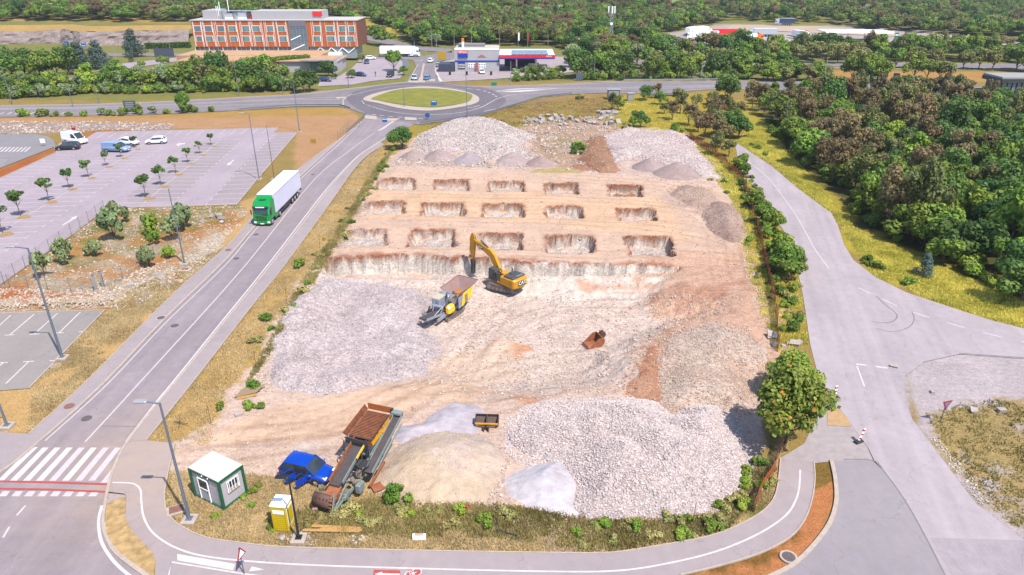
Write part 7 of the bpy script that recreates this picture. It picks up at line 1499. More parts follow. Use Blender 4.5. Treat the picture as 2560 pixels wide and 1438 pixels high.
# belt between the site corner and the wood
for i, (x_, y_, key, s_) in enumerate([(1600, 318, 'dark', .75), (1585, 322, 'broad', .6), (1530, 278, 'pineg', .8), (1545, 275, 'bright', .7), (1610, 250, 'dark', .8), (1640, 246, 'pine', .75), (1700, 262, 'olive', .9), (1740, 270, 'olive', .8), (1650, 262, 'broad', .7), (1680, 300, 'pine', .8), (1720, 315, 'pine', .95), (1745, 330, 'pine', .9), (1760, 350, 'pine', 1.0), (1775, 320, 'pineg', .9), (1790, 345, 'pineg', 1.0), (1800, 370, 'pine', 1.05), (1815, 340, 'dark', 1.05), (1830, 330, 'broad', 1.0), (1845, 345, 'dark', 1.0), (1770, 290, 'pine', .8), (1795, 300, 'pine', .9), (1820, 300, 'pineg', .9), (1700, 285, 'pineg', .8), (1815, 252, 'dark', 1.3), (1825, 245, 'dark', 1.2), (1790, 388, 'pineg', .8), (1822, 392, 'olive', .7), (1780, 262, 'olive', .8), (1850, 300, 'pine', .8), (1660, 285, 'olive', .6), (1560, 320, 'bushy', 1.5), (1690, 330, 'bush', 1.5)]):
    pt(key, x_, y_, s_, ['%s at the far corner of the site, left of the wood' % {'dark': 'dark green tree', 'broad': 'mid green tree', 'pineg': 'green pine', 'pine': 'brownish pine', 'bright': 'light green tree', 'olive': 'olive feathery tree', 'bushy': 'low olive bush', 'bush': 'round green bush'}[key]][0], group='trees at the far corner of the site')
# trees behind the highway, left
def belt(pts, n, keys, s0, s1, jit, lab, grp, wts=None, sz=1):
    P = [G(*p) for p in pts]; tot = sum((b-a).length for a, b in zip(P, P[1:]))
    for i in range(n):
        d = tot*(i+.5)/n+rb.uniform(-1, 1)*tot/n*.4; d = max(0, min(tot*.999, d)); p = P[0]
        for a, b in zip(P, P[1:]):
            l = (b-a).length
            if d <= l: p = a.lerp(b, d/l); break
            d -= l
        p = p+Vector((rb.uniform(-jit, jit)*.4, rb.uniform(-jit, jit), 0)); k_ = rb.choice(keys); s_ = rb.uniform(s0, s1)
        lb = lab % {'broad': 'mid green', 'dark': 'dark green', 'bright': 'light green', 'olive': 'olive', 'grey': 'grey-green', 'pine': 'brownish', 'pineg': 'pine-green', 'bush': 'mid green', 'bushb': 'light green', 'bushy': 'olive', 'bushg': 'grey-green', 'leafy': 'mid green', 'cedar': 'bluish'}[k_]
        plant(k_, (p.x, p.y, hz(p.x, p.y)), s_, lb, group=grp, sz=s_*sz*rb.uniform(.9, 1.15))
belt([(-40, 238), (60, 236), (150, 232)], 10, ['broad', 'bright', 'dark'], .7, 1.2, 3, '%s tree on the slope behind the highway at the left edge', 'trees behind the highway, left end')
belt([(-60, 200), (60, 196), (160, 190)], 14, ['dark', 'broad', 'broad', 'dark'], 1.3, 1.9, 6, '%s tall tree in the park left of the cedars', 'tall trees in the park at the far left')
belt([(190, 228), (300, 228), (420, 226), (480, 222)], 15, ['grey', 'bright', 'broad', 'grey'], .9, 1.4, 3, '%s tree in the belt along the highway left of the hotel', 'tree belt along the highway below the hotel')
belt([(270, 214), (400, 212), (500, 208)], 7, ['grey', 'broad'], 1.0, 1.4, 3, '%s tree in the back row of the belt along the highway', 'tree belt along the highway below the hotel')
belt([(460, 222), (560, 218), (640, 218), (720, 216)], 14, ['olive', 'broad', 'olive', 'dark', 'broad'], 1.3, 1.9, 4, '%s big tree in the belt in front of the hotel', 'tree belt along the highway below the hotel')
belt([(500, 232), (600, 230), (740, 226)], 12, ['broad', 'dark', 'bushb'], .8, 1.1, 2, '%s undergrowth tree at the foot of the hotel tree belt', 'tree belt along the highway below the hotel')
pt('dark', 762, 232, 1.25, 'big round dark tree right of the ivy wall, beside the highway', sz=1.3); pt('dark', 776, 228, 1.1, 'dark round tree touching the big one beside the highway', sz=1.1)
pt('dark', 822, 190, 1.0, 'dark rounded tree at the right end of the restaurant wing'); pt('roundtree', 838, 198, .5, 'small round bush beside the navy car before the restaurant wing'); pt('roundtree', 880, 195, .75, 'small clipped round bush at the hotel forecourt')
pt('broad', 985, 178, 1.25, 'slim tree beside the exit road and the black car', sz=1.5); pt('broad', 1008, 188, .6, 'small tree between the forecourt and the exit road')
pt('olive', 905, 157, .7, 'small tree at the hotel corner near the parked cars')
for x_, y_, s_, lb in [(205, 178, 1.15, 'wide bluish cedar at the left of the pair'), (250, 172, 1.15, 'wide bluish cedar at the right of the pair'), (180, 170, 1.0, 'bluish cedar half hidden behind the pair'), (338, 142, 1.25, 'dark bluish cedar standing alone on the lawn left of the hotel')]: pt('cedar', x_, y_, s_, lb)
pt('cedar', 330, 155, .25, 'slim pointed yellow-green conifer in front of the lone cedar', sz=.95)
pt('broad', 410, 167, .85, 'round tree on a thin trunk beside the billboard'); pt('broad', 357, 173, .6, 'small round tree by the path left of the hotel')
def hedge(px0, px1, w_, h_, lab, lm, seed, name='hedge'):
    a, b = G(*px0), G(*px1); d = (b-a); l = d.length; d.normalize(); nn = Vector((-d.y, d.x, 0)); rng = np.random.default_rng(seed); n = int(l*h_*w_*22)+200
    t_, u_, v_ = rng.uniform(0, 1, n), rng.uniform(-.5, .5, n), rng.uniform(0, 1, n); sel = rng.integers(0, 3, n); u_ = np.where(sel == 0, .5*np.sign(u_), u_); v_ = np.where(sel == 1, 1, v_)
    P = np.array(a[:])+np.outer(t_*l, np.array(d[:]))+np.outer(u_*w_, np.array(nn[:])); P[:, 2] = v_*h_*(.9+.2*noise2(P[:, 0], P[:, 1], 2, seed))
    nr = rng.normal(size=(n, 3))+np.array([0, 0, .6]); nr /= np.linalg.norm(nr, axis=1)[:, None]; t1 = np.cross(nr, rng.normal(size=(n, 3))); t1 /= np.linalg.norm(t1, axis=1)[:, None]; t2 = np.cross(nr, t1); s_ = .3
    V = np.stack([P-t1*s_, P-t2*s_, P+t1*s_, P+t2*s_], 1).reshape(-1, 3); c_ = rng.uniform(0, 1, n); return tag(np_mesh(name, V, np.arange(n*4).reshape(-1, 4), lm, np.repeat(np.stack([c_, c_*0, c_*0], 1), 4, 0)), lab, 'hedge', 'clipped hedges around the hotel grounds')
hedge((115, 205), (158, 196), 3, 1.8, 'clipped hedge block by the park edge left of the belt', LGREEN, 1); hedge((58, 220), (190, 218), 3, 2, 'long low clipped hedge above the highway at the left', LGREEN, 2); hedge((365, 122), (478, 119), 3, 2.2, 'dark hedge below the rock cutting left of the hotel', LDARK, 3)
hedge((640, 184), (775, 172), 4, 4.6, 'ivy-covered wall below the restaurant roof', LBRIGHT, 4); hedge((150, 168), (300, 160), 2, 1.5, 'low hedge behind the cedars', LGREEN, 5)
for q_, n_, s0_, s1_, lb_, gr_ in [([(190, 234), (330, 233), (480, 231), (640, 228), (740, 226)], 34, 1.5, 2.4, '%s undergrowth bush at the foot of the tree belt before the hotel', 'undergrowth along the highway'), ([(-20, 246), (80, 243), (190, 237)], 14, 1.8, 2.8, '%s bush on the slope above the highway at the far left', 'undergrowth along the highway'),
    ([(0, 216), (90, 214), (170, 205)], 12, 2.0, 3.0, '%s bush under the tall park trees at the far left', 'undergrowth in the park'), ([(1440, 199), (1600, 199), (1780, 198), (1870, 199)], 26, 1.6, 2.4, '%s bush at the foot of the trees beyond the highway', 'undergrowth beyond the highway'), ([(1600, 180), (1780, 184), (1960, 192), (2080, 200)], 22, 1.8, 2.6, '%s bush between the tree rows beyond the highway', 'undergrowth beyond the highway'),
    ([(1280, 203), (1340, 200), (1410, 196)], 9, 1.2, 1.8, '%s bush on the bank below the filling station', 'undergrowth beyond the highway'), ([(2130, 205), (2215, 207)], 7, 1.5, 2.2, '%s bush under the dense group by the dry meadow', 'undergrowth beyond the highway')]:
    belt(q_, n_, ['bush', 'bush', 'bushb', 'bushg'], s0_, s1_, 1.5, lb_, gr_, sz=1.1)
# around the filling station
belt([(1290, 200), (1330, 196), (1400, 192)], 7, ['grey', 'bright', 'broad'], .6, .95, 2, '%s shrubby tree below the filling station canopy', 'shrubby trees below the filling station')
belt([(1440, 196), (1480, 192), (1520, 192), (1580, 196)], 9, ['dark', 'broad', 'dark'], 1.2, 1.7, 4, '%s tree right of the filling station', 'trees right of the filling station')
belt([(1435, 165), (1500, 160), (1590, 160)], 9, ['broad', 'dark', 'grey'], 1.3, 1.8, 6, '%s tree behind the group right of the filling station', 'trees right of the filling station')
belt([(1610, 196), (1700, 194), (1790, 190), (1860, 196)], 16, ['broad', 'dark', 'bright'], .9, 1.4, 4, '%s tree beyond the highway above the wood', 'trees beyond the highway')
belt([(1600, 172), (1720, 174), (1850, 178), (1960, 186)], 18, ['broad', 'dark', 'olive'], 1.0, 1.5, 5, '%s tree in the second row beyond the highway', 'trees beyond the highway')
belt([(1870, 200), (1960, 200), (2060, 198)], 12, ['broad', 'olive', 'bright'], .8, 1.2, 4, '%s tree beyond the highway at the right', 'trees beyond the highway')
belt([(2130, 202), (2170, 204), (2210, 206)], 6, ['broad', 'bright'], 1.3, 1.6, 2, '%s dense tree group beside the dry meadow', 'dense tree group by the dry meadow')
belt([(1850, 152), (1960, 156), (2080, 158), (2140, 160)], 9, ['olive', 'olive', 'broad'], 1.3, 1.6, 1, '%s round-crowned tree in the avenue along the motorway, left half', 'avenue trees along the motorway')
belt([(2120, 168), (2250, 170), (2350, 172), (2450, 174), (2500, 176)], 9, ['olive', 'broad', 'olive'], 1.2, 1.6, 1, '%s round-crowned tree in the avenue along the motorway, right half', 'avenue trees along the motorway')
belt([(2270, 192), (2290, 196), (2390, 204)], 4, ['olive', 'broad'], 1.0, 1.5, 1, '%s slender tree standing in the dry meadow', 'trees in the dry meadow')
belt([(2520, 178), (2560, 178), (2640, 182)], 5, ['dark', 'broad'], 1.6, 2.0, 2, '%s tree at the right edge above the gatehouse', 'trees at the right edge above the gatehouse')
belt([(2250, 206), (2330, 209), (2400, 212), (2440, 214)], 9, ['bush', 'bushg'], 1.3, 2.0, 1, '%s bush at the edge of the dry meadow above the highway', 'bushes along the highway')
belt([(30, 289), (60, 291), (120, 291), (145, 292), (230, 288), (285, 290), (330, 286), (460, 282), (500, 281), (520, 280), (545, 280)], 15, ['bush', 'bushg', 'bushb'], 1.0, 1.9, .6, '%s roadside bush between the highway and the car park', 'bushes along the highway', sz=1.0)
pt('leafy', 463, 281, 1.0, 'slim leafy tree standing alone on the verge below the highway', sz=1.5)
# far forest: one mass of instanced crowns
def forest(name, regions, seed, spacing):
    rng = np.random.default_rng(seed); out = []
    for (xa, ya, xb, yb, sp, test) in regions:
        nx_, ny_ = int((xb-xa)/sp), int((yb-ya)/sp); A, B = np.meshgrid(np.arange(nx_), np.arange(ny_)); a = xa+(A.ravel()+rng.uniform(-.45, .45, A.size)+.5*(B.ravel() % 2))*sp; b = ya+(B.ravel()+rng.uniform(-.45, .45, A.size))*sp
        m = (np.abs(a) < b*.86+30) & test(a, b); a, b = a[m], b[m]; out.append(np.stack([a, b, HF(a, b)], 1))
    return np.concatenate(out)
OPEN = [[tuple(G(*p)[:2]) for p in q] for q in ([(900, 60), (1012, 76), (1000, 98), (1060, 118), (1130, 122), (1130, 132), (900, 104)], [(-900, 84), (0, 84), (480, 86), (900, 88), (900, 200), (-900, 220)], [(1620, 112), (1640, 92), (1700, 78), (1830, 56), (2070, 60), (2190, 76), (2420, 90), (2700, 94), (2900, 100), (2900, 144), (2400, 140), (2000, 138), (1700, 134)], [(1500, 148), (1600, 146), (2560, 158), (2900, 162), (2900, 230), (1500, 230)],
        [(440, 140), (920, 140), (900, 68), (440, 88)], [(900, 118), (1140, 116), (1400, 118), (1480, 140), (1600, 148), (1640, 240), (900, 240)], [(2440, 52), (2500, 56), (2500, 78), (2450, 74)], [(1840, 88), (2000, 80), (2420, 96), (2420, 110), (1840, 104)], [(1510, 100), (1548, 100), (1552, 132), (1510, 132)])]
OPT = [tuple(G(*p)[:2]) for p in [(0, 70), (250, 72), (380, 78), (200, 76)]]
def ftest(a, b):
    m = np.ones(len(a), bool)
    for q in OPEN: m &= sdist(a, b, q) < 0
    return m
FP = forest('forest', [(-420, 250, 420, 470, 6.2, ftest), (-620, 470, 620, 760, 8.0, ftest), (-950, 760, 950, 1120, 10.5, ftest)], 3, 7)
print('forest trees', len(FP))
fm = bpy.data.meshes.new('forest'); fm.vertices.add(len(FP)); fm.vertices.foreach_set('co', FP.astype(np.float32).ravel()); fm.update()
fo = link(bpy.data.objects.new('forest', fm)); tag(fo, kind='stuff')
def gn_instances(obj, objs, smin, smax, name, zs=1.0):
    ng = bpy.data.node_groups.new(name, 'GeometryNodeTree'); ng.interface.new_socket('Geometry', in_out='INPUT', socket_type='NodeSocketGeometry'); ng.interface.new_socket('Geometry', in_out='OUTPUT', socket_type='NodeSocketGeometry')
    N, K = ng.nodes, ng.links; gi = N.new('NodeGroupInput'); go = N.new('NodeGroupOutput'); ip = N.new('GeometryNodeInstanceOnPoints'); gt = N.new('GeometryNodeGeometryToInstance')
    for o_ in objs:
        oi = N.new('GeometryNodeObjectInfo'); oi.inputs['Object'].default_value = o_; oi.transform_space = 'ORIGINAL'; K.new(oi.outputs['Geometry'], gt.inputs[0])
    mp = N.new('GeometryNodeMeshToPoints'); K.new(gi.outputs[0], mp.inputs[0]); K.new(mp.outputs[0], ip.inputs['Points']); K.new(gt.outputs[0], ip.inputs['Instance']); ip.inputs['Pick Instance'].default_value = True
    ri = N.new('FunctionNodeRandomValue'); ri.data_type = 'INT'; ri.inputs[4].default_value = 0; ri.inputs[5].default_value = len(objs)-1; ri.inputs['Seed'].default_value = 5; K.new(ri.outputs[2], ip.inputs['Instance Index'])
    rr = N.new('FunctionNodeRandomValue'); rr.data_type = 'FLOAT_VECTOR'; rr.inputs[0].default_value = (0, 0, 0); rr.inputs[1].default_value = (0, 0, 6.283); rr.inputs['Seed'].default_value = 2; K.new(rr.outputs[0], ip.inputs['Rotation'])
    rs = N.new('FunctionNodeRandomValue'); rs.data_type = 'FLOAT_VECTOR'; rs.inputs[0].default_value = (smin, smin, smin*zs); rs.inputs[1].default_value = (smax, smax, smax*zs); rs.inputs['Seed'].default_value = 9; K.new(rs.outputs[0], ip.inputs['Scale'])
    K.new(ip.outputs[0], go.inputs[0]); md = obj.modifiers.new(name, 'NODES'); md.node_group = ng
def crown_of(key, i=0): t = list(KINDS[key]['made'].values())[i]; return [c_ for c_ in t.children if c_.name.startswith('crown')][0]
fcr = [crown_of('broad', 0), crown_of('broad', 1), crown_of('dark', 0), crown_of('olive', 0), crown_of('bright', 0), crown_of('pineg', 0), crown_of('pine', 0), crown_of('grey', 0), crown_of('dark', 1), crown_of('broad', 2), crown_of('olive', 1), crown_of('broad', 1)]
gn_instances(fo, fcr, 1.15, 2.2, 'forest_crowns', .9)
# grass tufts
def tufts(polys, n, h, lm, seed, w_=.05, blades=5, thr=.35, spread=.14, pw=1):
    rng = np.random.default_rng(seed); A, B = [], []
    for px, nn in polys:
        pl_ = [tuple(G(a, b)[:2]) for a, b in px]; xs = [p[0] for p in pl_]; ys = [p[1] for p in pl_]; pa = rng.uniform(min(xs), max(xs), nn*3); pb = rng.uniform(min(ys), max(ys), nn*3)
        m = (sdist(pa, pb, pl_) > -.1) & off_road(pa, pb) & (noise2(pa, pb, 1.6, seed, 4) > thr); A.append(pa[m][:nn]); B.append(pb[m][:nn])
    pa = np.concatenate(A); pb = np.concatenate(B); n = len(pa); z = HF(pa, pb); cc = np.clip(noise2(pa, pb, 2.5, seed+1, 4)*1.6-.3+rng.uniform(-.25, .25, n), 0, 1); hs = h*(.5+noise2(pa, pb, 2, seed+2))
    V, C_ = [], []
    for _ in range(blades):
        a = rng.uniform(0, 2*PI, n); ox, oy = rng.normal(0, spread, n), rng.normal(0, spread, n); lean = rng.normal(0, .35, (n, 2))*hs[:, None]; hh = hs*rng.uniform(.6, 1.2, n)
        b0 = np.stack([pa+ox-w_*np.cos(a), pb+oy-w_*np.sin(a), z-.02], 1); b1 = np.stack([pa+ox+w_*np.cos(a), pb+oy+w_*np.sin(a), z-.02], 1); tp = np.stack([pa+ox+lean[:, 0], pb+oy+lean[:, 1], z+hh], 1)
        V.append(np.stack([b0, b1, tp], 1)); C_.append(cc)
    V = np.concatenate(V).reshape(-1, 3); c_ = np.repeat(np.concatenate(C_), 3); o = np_mesh('grass', V, np.arange(len(V)).reshape(-1, 3), lm, np.stack([c_, c_*0, c_*0], 1)); o['kind'] = 'stuff'
tufts([([(262, 775), (600, 600), (575, 610), (350, 820), (212, 960), (72, 1087), (85, 968)], 9000), ([(955, 365), (910, 400), (830, 510), (715, 665), (640, 757), (480, 962), (366, 1104), (430, 1100), (520, 1110), (560, 985), (700, 800), (828, 640), (925, 470)], 9000),
       ([(420, 1180), (413, 1259), (450, 1316), (600, 1359), (832, 1372), (1339, 1384), (1572, 1379), (1790, 1335), (1888, 1290), (1943, 1221), (1870, 1200), (1780, 1290), (1440, 1300), (960, 1240), (640, 1190)], 12000), (isl, 700)], 0, .14, LDRY, 3, .05, 5)
LGR2 = leafmat('grass_bright', (.30, .29, .045), (.60, .52, .12), trans=.4)
tufts([([(1700, 340), (1840, 410), (1990, 640), (2020, 860), (1940, 880), (1880, 700), (1830, 500)], 9000), ([(1842, 360), (1994, 471), (2079, 534), (2188, 693), (2383, 771), (2560, 822), (2570, 760), (2330, 660), (2140, 575), (1900, 300)], 15000), ([(1500, 300), (1560, 245), (1700, 250), (1800, 300), (1700, 340), (1560, 330)], 4000)], 0, .26, LGR2, 8, .06, 5)
tufts([([(990, 360), (925, 440), (870, 540), (800, 640), (735, 740), (620, 960), (700, 840), (820, 640), (930, 460)], 5000), ([(1050, 312), (1290, 262), (1560, 238), (1520, 300), (1100, 330)], 5000), ([(740, 1285), (1000, 1240), (1250, 1268), (1600, 1310), (1800, 1290), (1900, 1170), (1940, 1170), (1800, 1330), (1500, 1375), (1250, 1340), (760, 1330)], 8000), ([(2316, 1035), (2482, 1001), (2700, 990), (2700, 1400), (2565, 1345), (2440, 1225)], 1200)], 0, .24, LGRASS, 9, .06, 5)
# ---------------------------------------------------------------- street furniture
GALV = mat('galvanised', al(150, 165, 190), .45, .3, noise=.05); GALVW = mat('galvanised_pale', al(215, 215, 225), .5, .2); BLKP = mat('black_pole', (.012, .012, .015), .4); RSTP = mat('rusty_pole', al(150, 100, 90), .7)
BACK = mat('sign_back', al(120, 130, 160), .5, .3); SBL = mat('sign_blue', al(30, 120, 215), .4); SGN = mat('sign_green', al(40, 170, 140), .4); SYE = mat('sign_yellow', al(240, 190, 30), .5); SRD = mat('sign_red', al(215, 45, 60), .4); SWH = mat('sign_white', (.78, .78, .8), .4)
def topH(bx, by, ty, z0=0.0):
    p = G(bx, by, z0); lo, hi = 0.0, 60.0
    for _ in range(40):
        m = (lo+hi)/2; zc = p.y*_c+(CH-z0-m)*_s; yc = p.y*_s-(CH-z0-m)*_c
        if 719-F*yc/zc > ty: lo = m
        else: hi = m
    return lo
def lamp(bx, by, ty, label, arm=-1.2, m=None, base=True, r=.09, name='street_lamp', ang=0):
    m = m or GALV; H = topH(bx, by, ty); g_ = GZ(bx, by); g_.z = max(g_.z, 0)
    t = thing(name, label, 'lamp post', g_, ang, 'lamp posts')
    k = MB(); k.cyl((0, 0, 0), (0, 0, H), r, r*.55, 8, m); k.build('pole', m, t)
    if arm:
        k = MB(); k.cyl((0, 0, H-.05), (arm, 0, H+.12), r*.5, r*.4, 6, m); k.build('arm', m, t)
        k = MB(); k.box((arm*1.2, 0, H+.12), (.85, .34, .14), b=.05, m=m if m is BLKP else GALVW); k.build('lamp_head', m, t)
    if base: k = MB(); k.box((0, 0, .08), (.95, .95, .3), b=.03, m=CONC); k.box((0, 0, .26), (.42, .42, .05), m=m); k.build('footing', CONC, t)
    return t
for a in [(157, 897, 620, 'tall grey lamp post between the lower car park and the left road', -1.3, None, True, .13), (475, 1303, 1008, 'grey lamp post beside the white site cabin at the path bend', -1.0, None, True, .12), (748, 1350, 1196, 'black lamp post beside the yellow portable toilet', -.35, BLKP, True, .1),
          (462, 661, 473, 'lamp post standing in orange soil at the right end of the stony plot', 0, None, True, .1), (648, 449, 285, 'lamp post at the car park edge just behind the green lorry, left one', -1.0, None, True, .1), (686, 449, 313, 'slim brownish pole at the car park edge behind the green lorry, right one', 0, RSTP, True, .07), (749, 331, 200, 'lamp post with concrete foot at the top right corner of the upper car park', -1.1, None, True, .1),
          (19, 1068, 992, 'lamp post cut by the left photo edge on the dry verge above the zebra crossing', -1.0, None, True, .12), (31, 261, 165, 'lamp post at the left photo edge on the far side of the highway', 0, None, False, .12), (183, 268, 213, 'lamp post left of the grid-backed road sign on the far highway edge', 0, None, False, .1), (248, 260, 194, 'lamp post nearest the grid-backed road sign on the highway', 0, None, False, .1),
          (598, 240, 148, 'lamp post in front of the big trees before the hotel', 0, None, False, .1), (708, 236, 175, 'lamp post left of the big round dark tree by the highway', 0, None, False, .1), (872, 220, 148, 'lamp post at the roundabout edge in front of the hotel corner', 0, None, False, .1), (1011, 268, 219, 'lamp post inside the near side of the roundabout, left', 0, None, False, .1), (1168, 298, 185, 'tall lamp post at the near right edge of the roundabout', 0, None, False, .1),
          (1277, 213, 153, 'lamp post beside the green sign below the filling station canopy', 0, GALVW, False, .12), (1313, 201, 163, 'lamp post right of the green sign in the dry grass', 0, GALVW, False, .1), (1485, 200, 140, 'lamp post by the grey sign back right of the filling station', 0, GALVW, False, .1), (1752, 201, 159, 'lamp post beyond the highway above the underpass', 0, GALVW, False, .12), (2059, 205, 146, 'lamp post beyond the highway behind the wood', 0, GALVW, False, .14), (2372, 213, 170, 'lamp post at the edge of the dry meadow', 0, GALVW, False, .12),
          (1136, 122, 82, 'lamp post behind the left edge of the filling station shop', 0, GALVW, False, .12), (1179, 118, 75, 'lamp post behind the roof of the filling station shop', 0, GALVW, False, .12), (1249, 118, 82, 'lamp post between shop and canopy, behind', 0, GALVW, False, .12), (1093, 152, 92, 'lamp post beside the yellow board', 0, GALVW, False, .12), (1080, 120, 66, 'lamp post at the wood edge behind the exit road', 0, GALVW, False, .12), (1370, 116, 84, 'lamp post at the wood edge behind the canopy', 0, GALVW, False, .12), (1038, 150, 100, 'lamp post at the truck road junction', 0, GALVW, False, .1), (1066, 160, 118, 'lamp post right of the white lorry', 0, GALVW, False, .1), (1707, 128, 84, 'lamp post below the parked lorries', 0, GALVW, False, .12), (1735, 78, 60, 'lamp post behind the left end of the service area', 0, GALVW, False, .2), (425, 122, 98, 'lamp post by the hedge left of the hotel', 0, GALVW, False, .1), (292, 160, 116, 'white lamp post in front of the lone cedar', 0, GALVW, False, .14), (725, 210, 168, 'lamp post in front of the ivy wall', -.6, GALVW, False, .1)]:
    lamp(*a[:4], arm=a[4], m=a[5], base=a[6], r=a[7])
def sign(bx, by, ty, label, shape, w_, h_, front, back=None, rz=0, posts=1, txt=None, name='road_sign', cat='road sign', bar=None, zoff=0):
    H = topH(bx, by, ty); g_ = GZ(bx, by); g_.z = max(g_.z, 0); t = thing(name, label, cat, g_, rz, 'road signs')
    back = back or front
    k = MB()
    for i in range(posts): x_ = 0 if posts == 1 else -w_*.32+w_*.64*i/(posts-1); k.cyl((x_, .05, 0), (x_, .05, H-.1), .04 if posts == 1 else .08, n=6, m=GALV)
    k.build('post', GALV, t); k = MB(); zc = H-h_/2
    if shape == 'rect': k.box((0, -.02, zc), (w_, .05, h_), m=front); 
    elif shape == 'round': k.cyl((0, -.05, zc), (0, 0, zc), w_/2, n=20, m=front)
    elif shape == 'tri': k.prism([(-w_/2, H-h_), (w_/2, H-h_), (0, H)], -.05, 0, m=front)
    elif shape == 'itri': k.prism([(-w_/2, H), (0, H-h_), (w_/2, H)], -.05, 0, m=front)
    pl = k.build('sign_panel', front, t)
    if shape in ('tri', 'itri'):
        s_ = .66; zz = H-h_*2/3 if shape == 'tri' else H-h_/3; q = MB(); P = [(-w_/2*s_, zz-h_/3*s_), (w_/2*s_, zz-h_/3*s_), (0, zz+h_*2/3*s_)] if shape == 'tri' else [(-w_/2*s_, zz+h_/3*s_), (0, zz-h_*2/3*s_), (w_/2*s_, zz+h_/3*s_)]
        q.prism(P, -.058, -.052, m=back); q.prism(P, .002, .006, m=back); q.build('inner_field', back, pl)
    if bar:
        q = MB()
        for i in range(bar[0]): q.box((0, -.055, zc+h_*(.3-.6*i/max(1, bar[0]-1))), (w_*.7, .02, h_*.1), m=bar[1])
        q.build('sign_stripes', bar[1], pl)
    return t
sign(613, 1437, 1368, 'narrow red and white warning triangle seen edge-on over the cycle path', 'tri', .9, .8, SRD, SWH, rz=R(76))
sign(2352, 1057, 1003, 'give way triangle standing in the dry grass at the lower right', 'itri', .95, .85, SRD, mat('sign_blue_grey', al(150, 165, 205), .5), rz=R(15))  # blue-grey field inside the red border
sign(962, 306, 296, 'blue arrow sign on the splitter island left of the dark round tree', 'round', 1.2, 1.2, SBL, bar=(1, SWH)); sign(1085, 268, 252, 'blue sign on the grass of the roundabout', 'rect', 1.6, 1.2, SBL, bar=(1, SWH)); sign(1069, 300, 282, 'blue and red sign stack at the near edge of the roundabout', 'round', 1.2, 1.2, SBL, bar=(1, SRD))
sign(1105, 151, 129, 'large yellow board on the verge beside the filling station', 'rect', 3.2, 2.9, SYE, posts=2, name='advertising_board', cat='board'); sign(1235, 214, 206, 'green sign at the foot of the grass slope below the filling station', 'rect', 1.7, 1.0, SGN)
sign(328, 280, 252, 'grid-backed road sign on two legs between highway and car park', 'rect', 3.2, 2.6, BACK, posts=2, bar=(4, GALVW)); sign(1449, 202, 183, 'grey back of a road sign right of the filling station', 'rect', 2.6, 2.2, BACK, posts=2, rz=R(20)); sign(1014, 168, 148, 'large pale road sign beside the exit road tree', 'rect', 2.2, 3, mat('sign_pale_back', al(175, 185, 210), .5), posts=2)
sign(1727, 142, 120, 'dark back of a tall road sign below the service area', 'rect', 2.8, 4.5, BACK, posts=2, rz=R(10)); sign(2239, 200, 183, 'dark back of a road sign in the dry meadow', 'rect', 1.8, 2.6, mat('sign_back_dark', al(60, 75, 110), .5), posts=2, rz=R(-25)); sign(171, 128, 104, 'tall blue sign before the rock cutting, left one', 'rect', 2.0, 4.2, SBL); sign(211, 120, 105, 'blue and white sign before the rock cutting, right one', 'rect', 2.0, 2.0, SBL, bar=(2, SWH)); sign(94, 209, 190, 'blue parking sign above the low hedge', 'rect', 1.1, 1.3, SBL)
sign(412, 143, 121, 'dark billboard left of the hotel terrace', 'rect', 8, 3.2, mat('billboard_dark', al(105, 110, 135), .4), posts=3, name='billboard', cat='billboard'); sign(784, 358, 348, 'small orange-yellow sign in the brown field beside the left road', 'rect', 1.4, .7, SYE, rz=R(-20)); sign(1930, 552, 529, 'small pale road sign at the left kerb of the right road', 'rect', 1.0, .7, mat('sign_pale', al(190, 200, 220), .5)); sign(2237, 110, 82, 'green and white totem of the motorway service station', 'rect', 1.8, 5, SGN, bar=(2, SWH)); sign(2417, 104, 86, 'small bright yellow-green totem at the right service station', 'rect', 1.2, 3.2, mat('sign_lime', al(190, 220, 40), .5))
sign(2438, 70, 50, 'red and white sign on a mast beyond the service area', 'rect', 3.5, 2, SRD, bar=(1, SWH)); sign(187, 335, 316, 'red-bordered sign by the gate behind the white van', 'rect', .9, .8, SRD, SWH, bar=(1, SWH)); sign(110, 366, 347, 'pale sign back at the far left car park entrance', 'rect', 1.0, .9, SWH)
# beacons
for bx, by, ty, lb in [(2085, 996, 965, 'red and white striped beacon standing upright by the gravel patch'), (2146, 1107, 1076, 'red and white striped beacon tilted towards the road beside the orange verge end')]:
    g_ = GZ(bx, by); g_.z = .05; t = thing('traffic_beacon', lb, 'beacon', g_, R(25), 'striped traffic beacons'); tl = 0 if by < 1000 else .35
    k = MB(); k.box((0, 0, .08), (.75, .4, .14), b=.03, m=TRIM); k.build('base', TRIM, t); k = MB(); k.box((tl*.5, 0, .72), (.26, .05, 1.1), ry=tl, m=SWH); bp_ = k.build('panel', SWH, t); k = MB()
    for i in range(3): k.box((tl*(.2+.3*i), -.0, .35+.36*i), (.265, .056, .17), ry=tl, m=SRD)
    k.build('stripes', SRD, bp_)
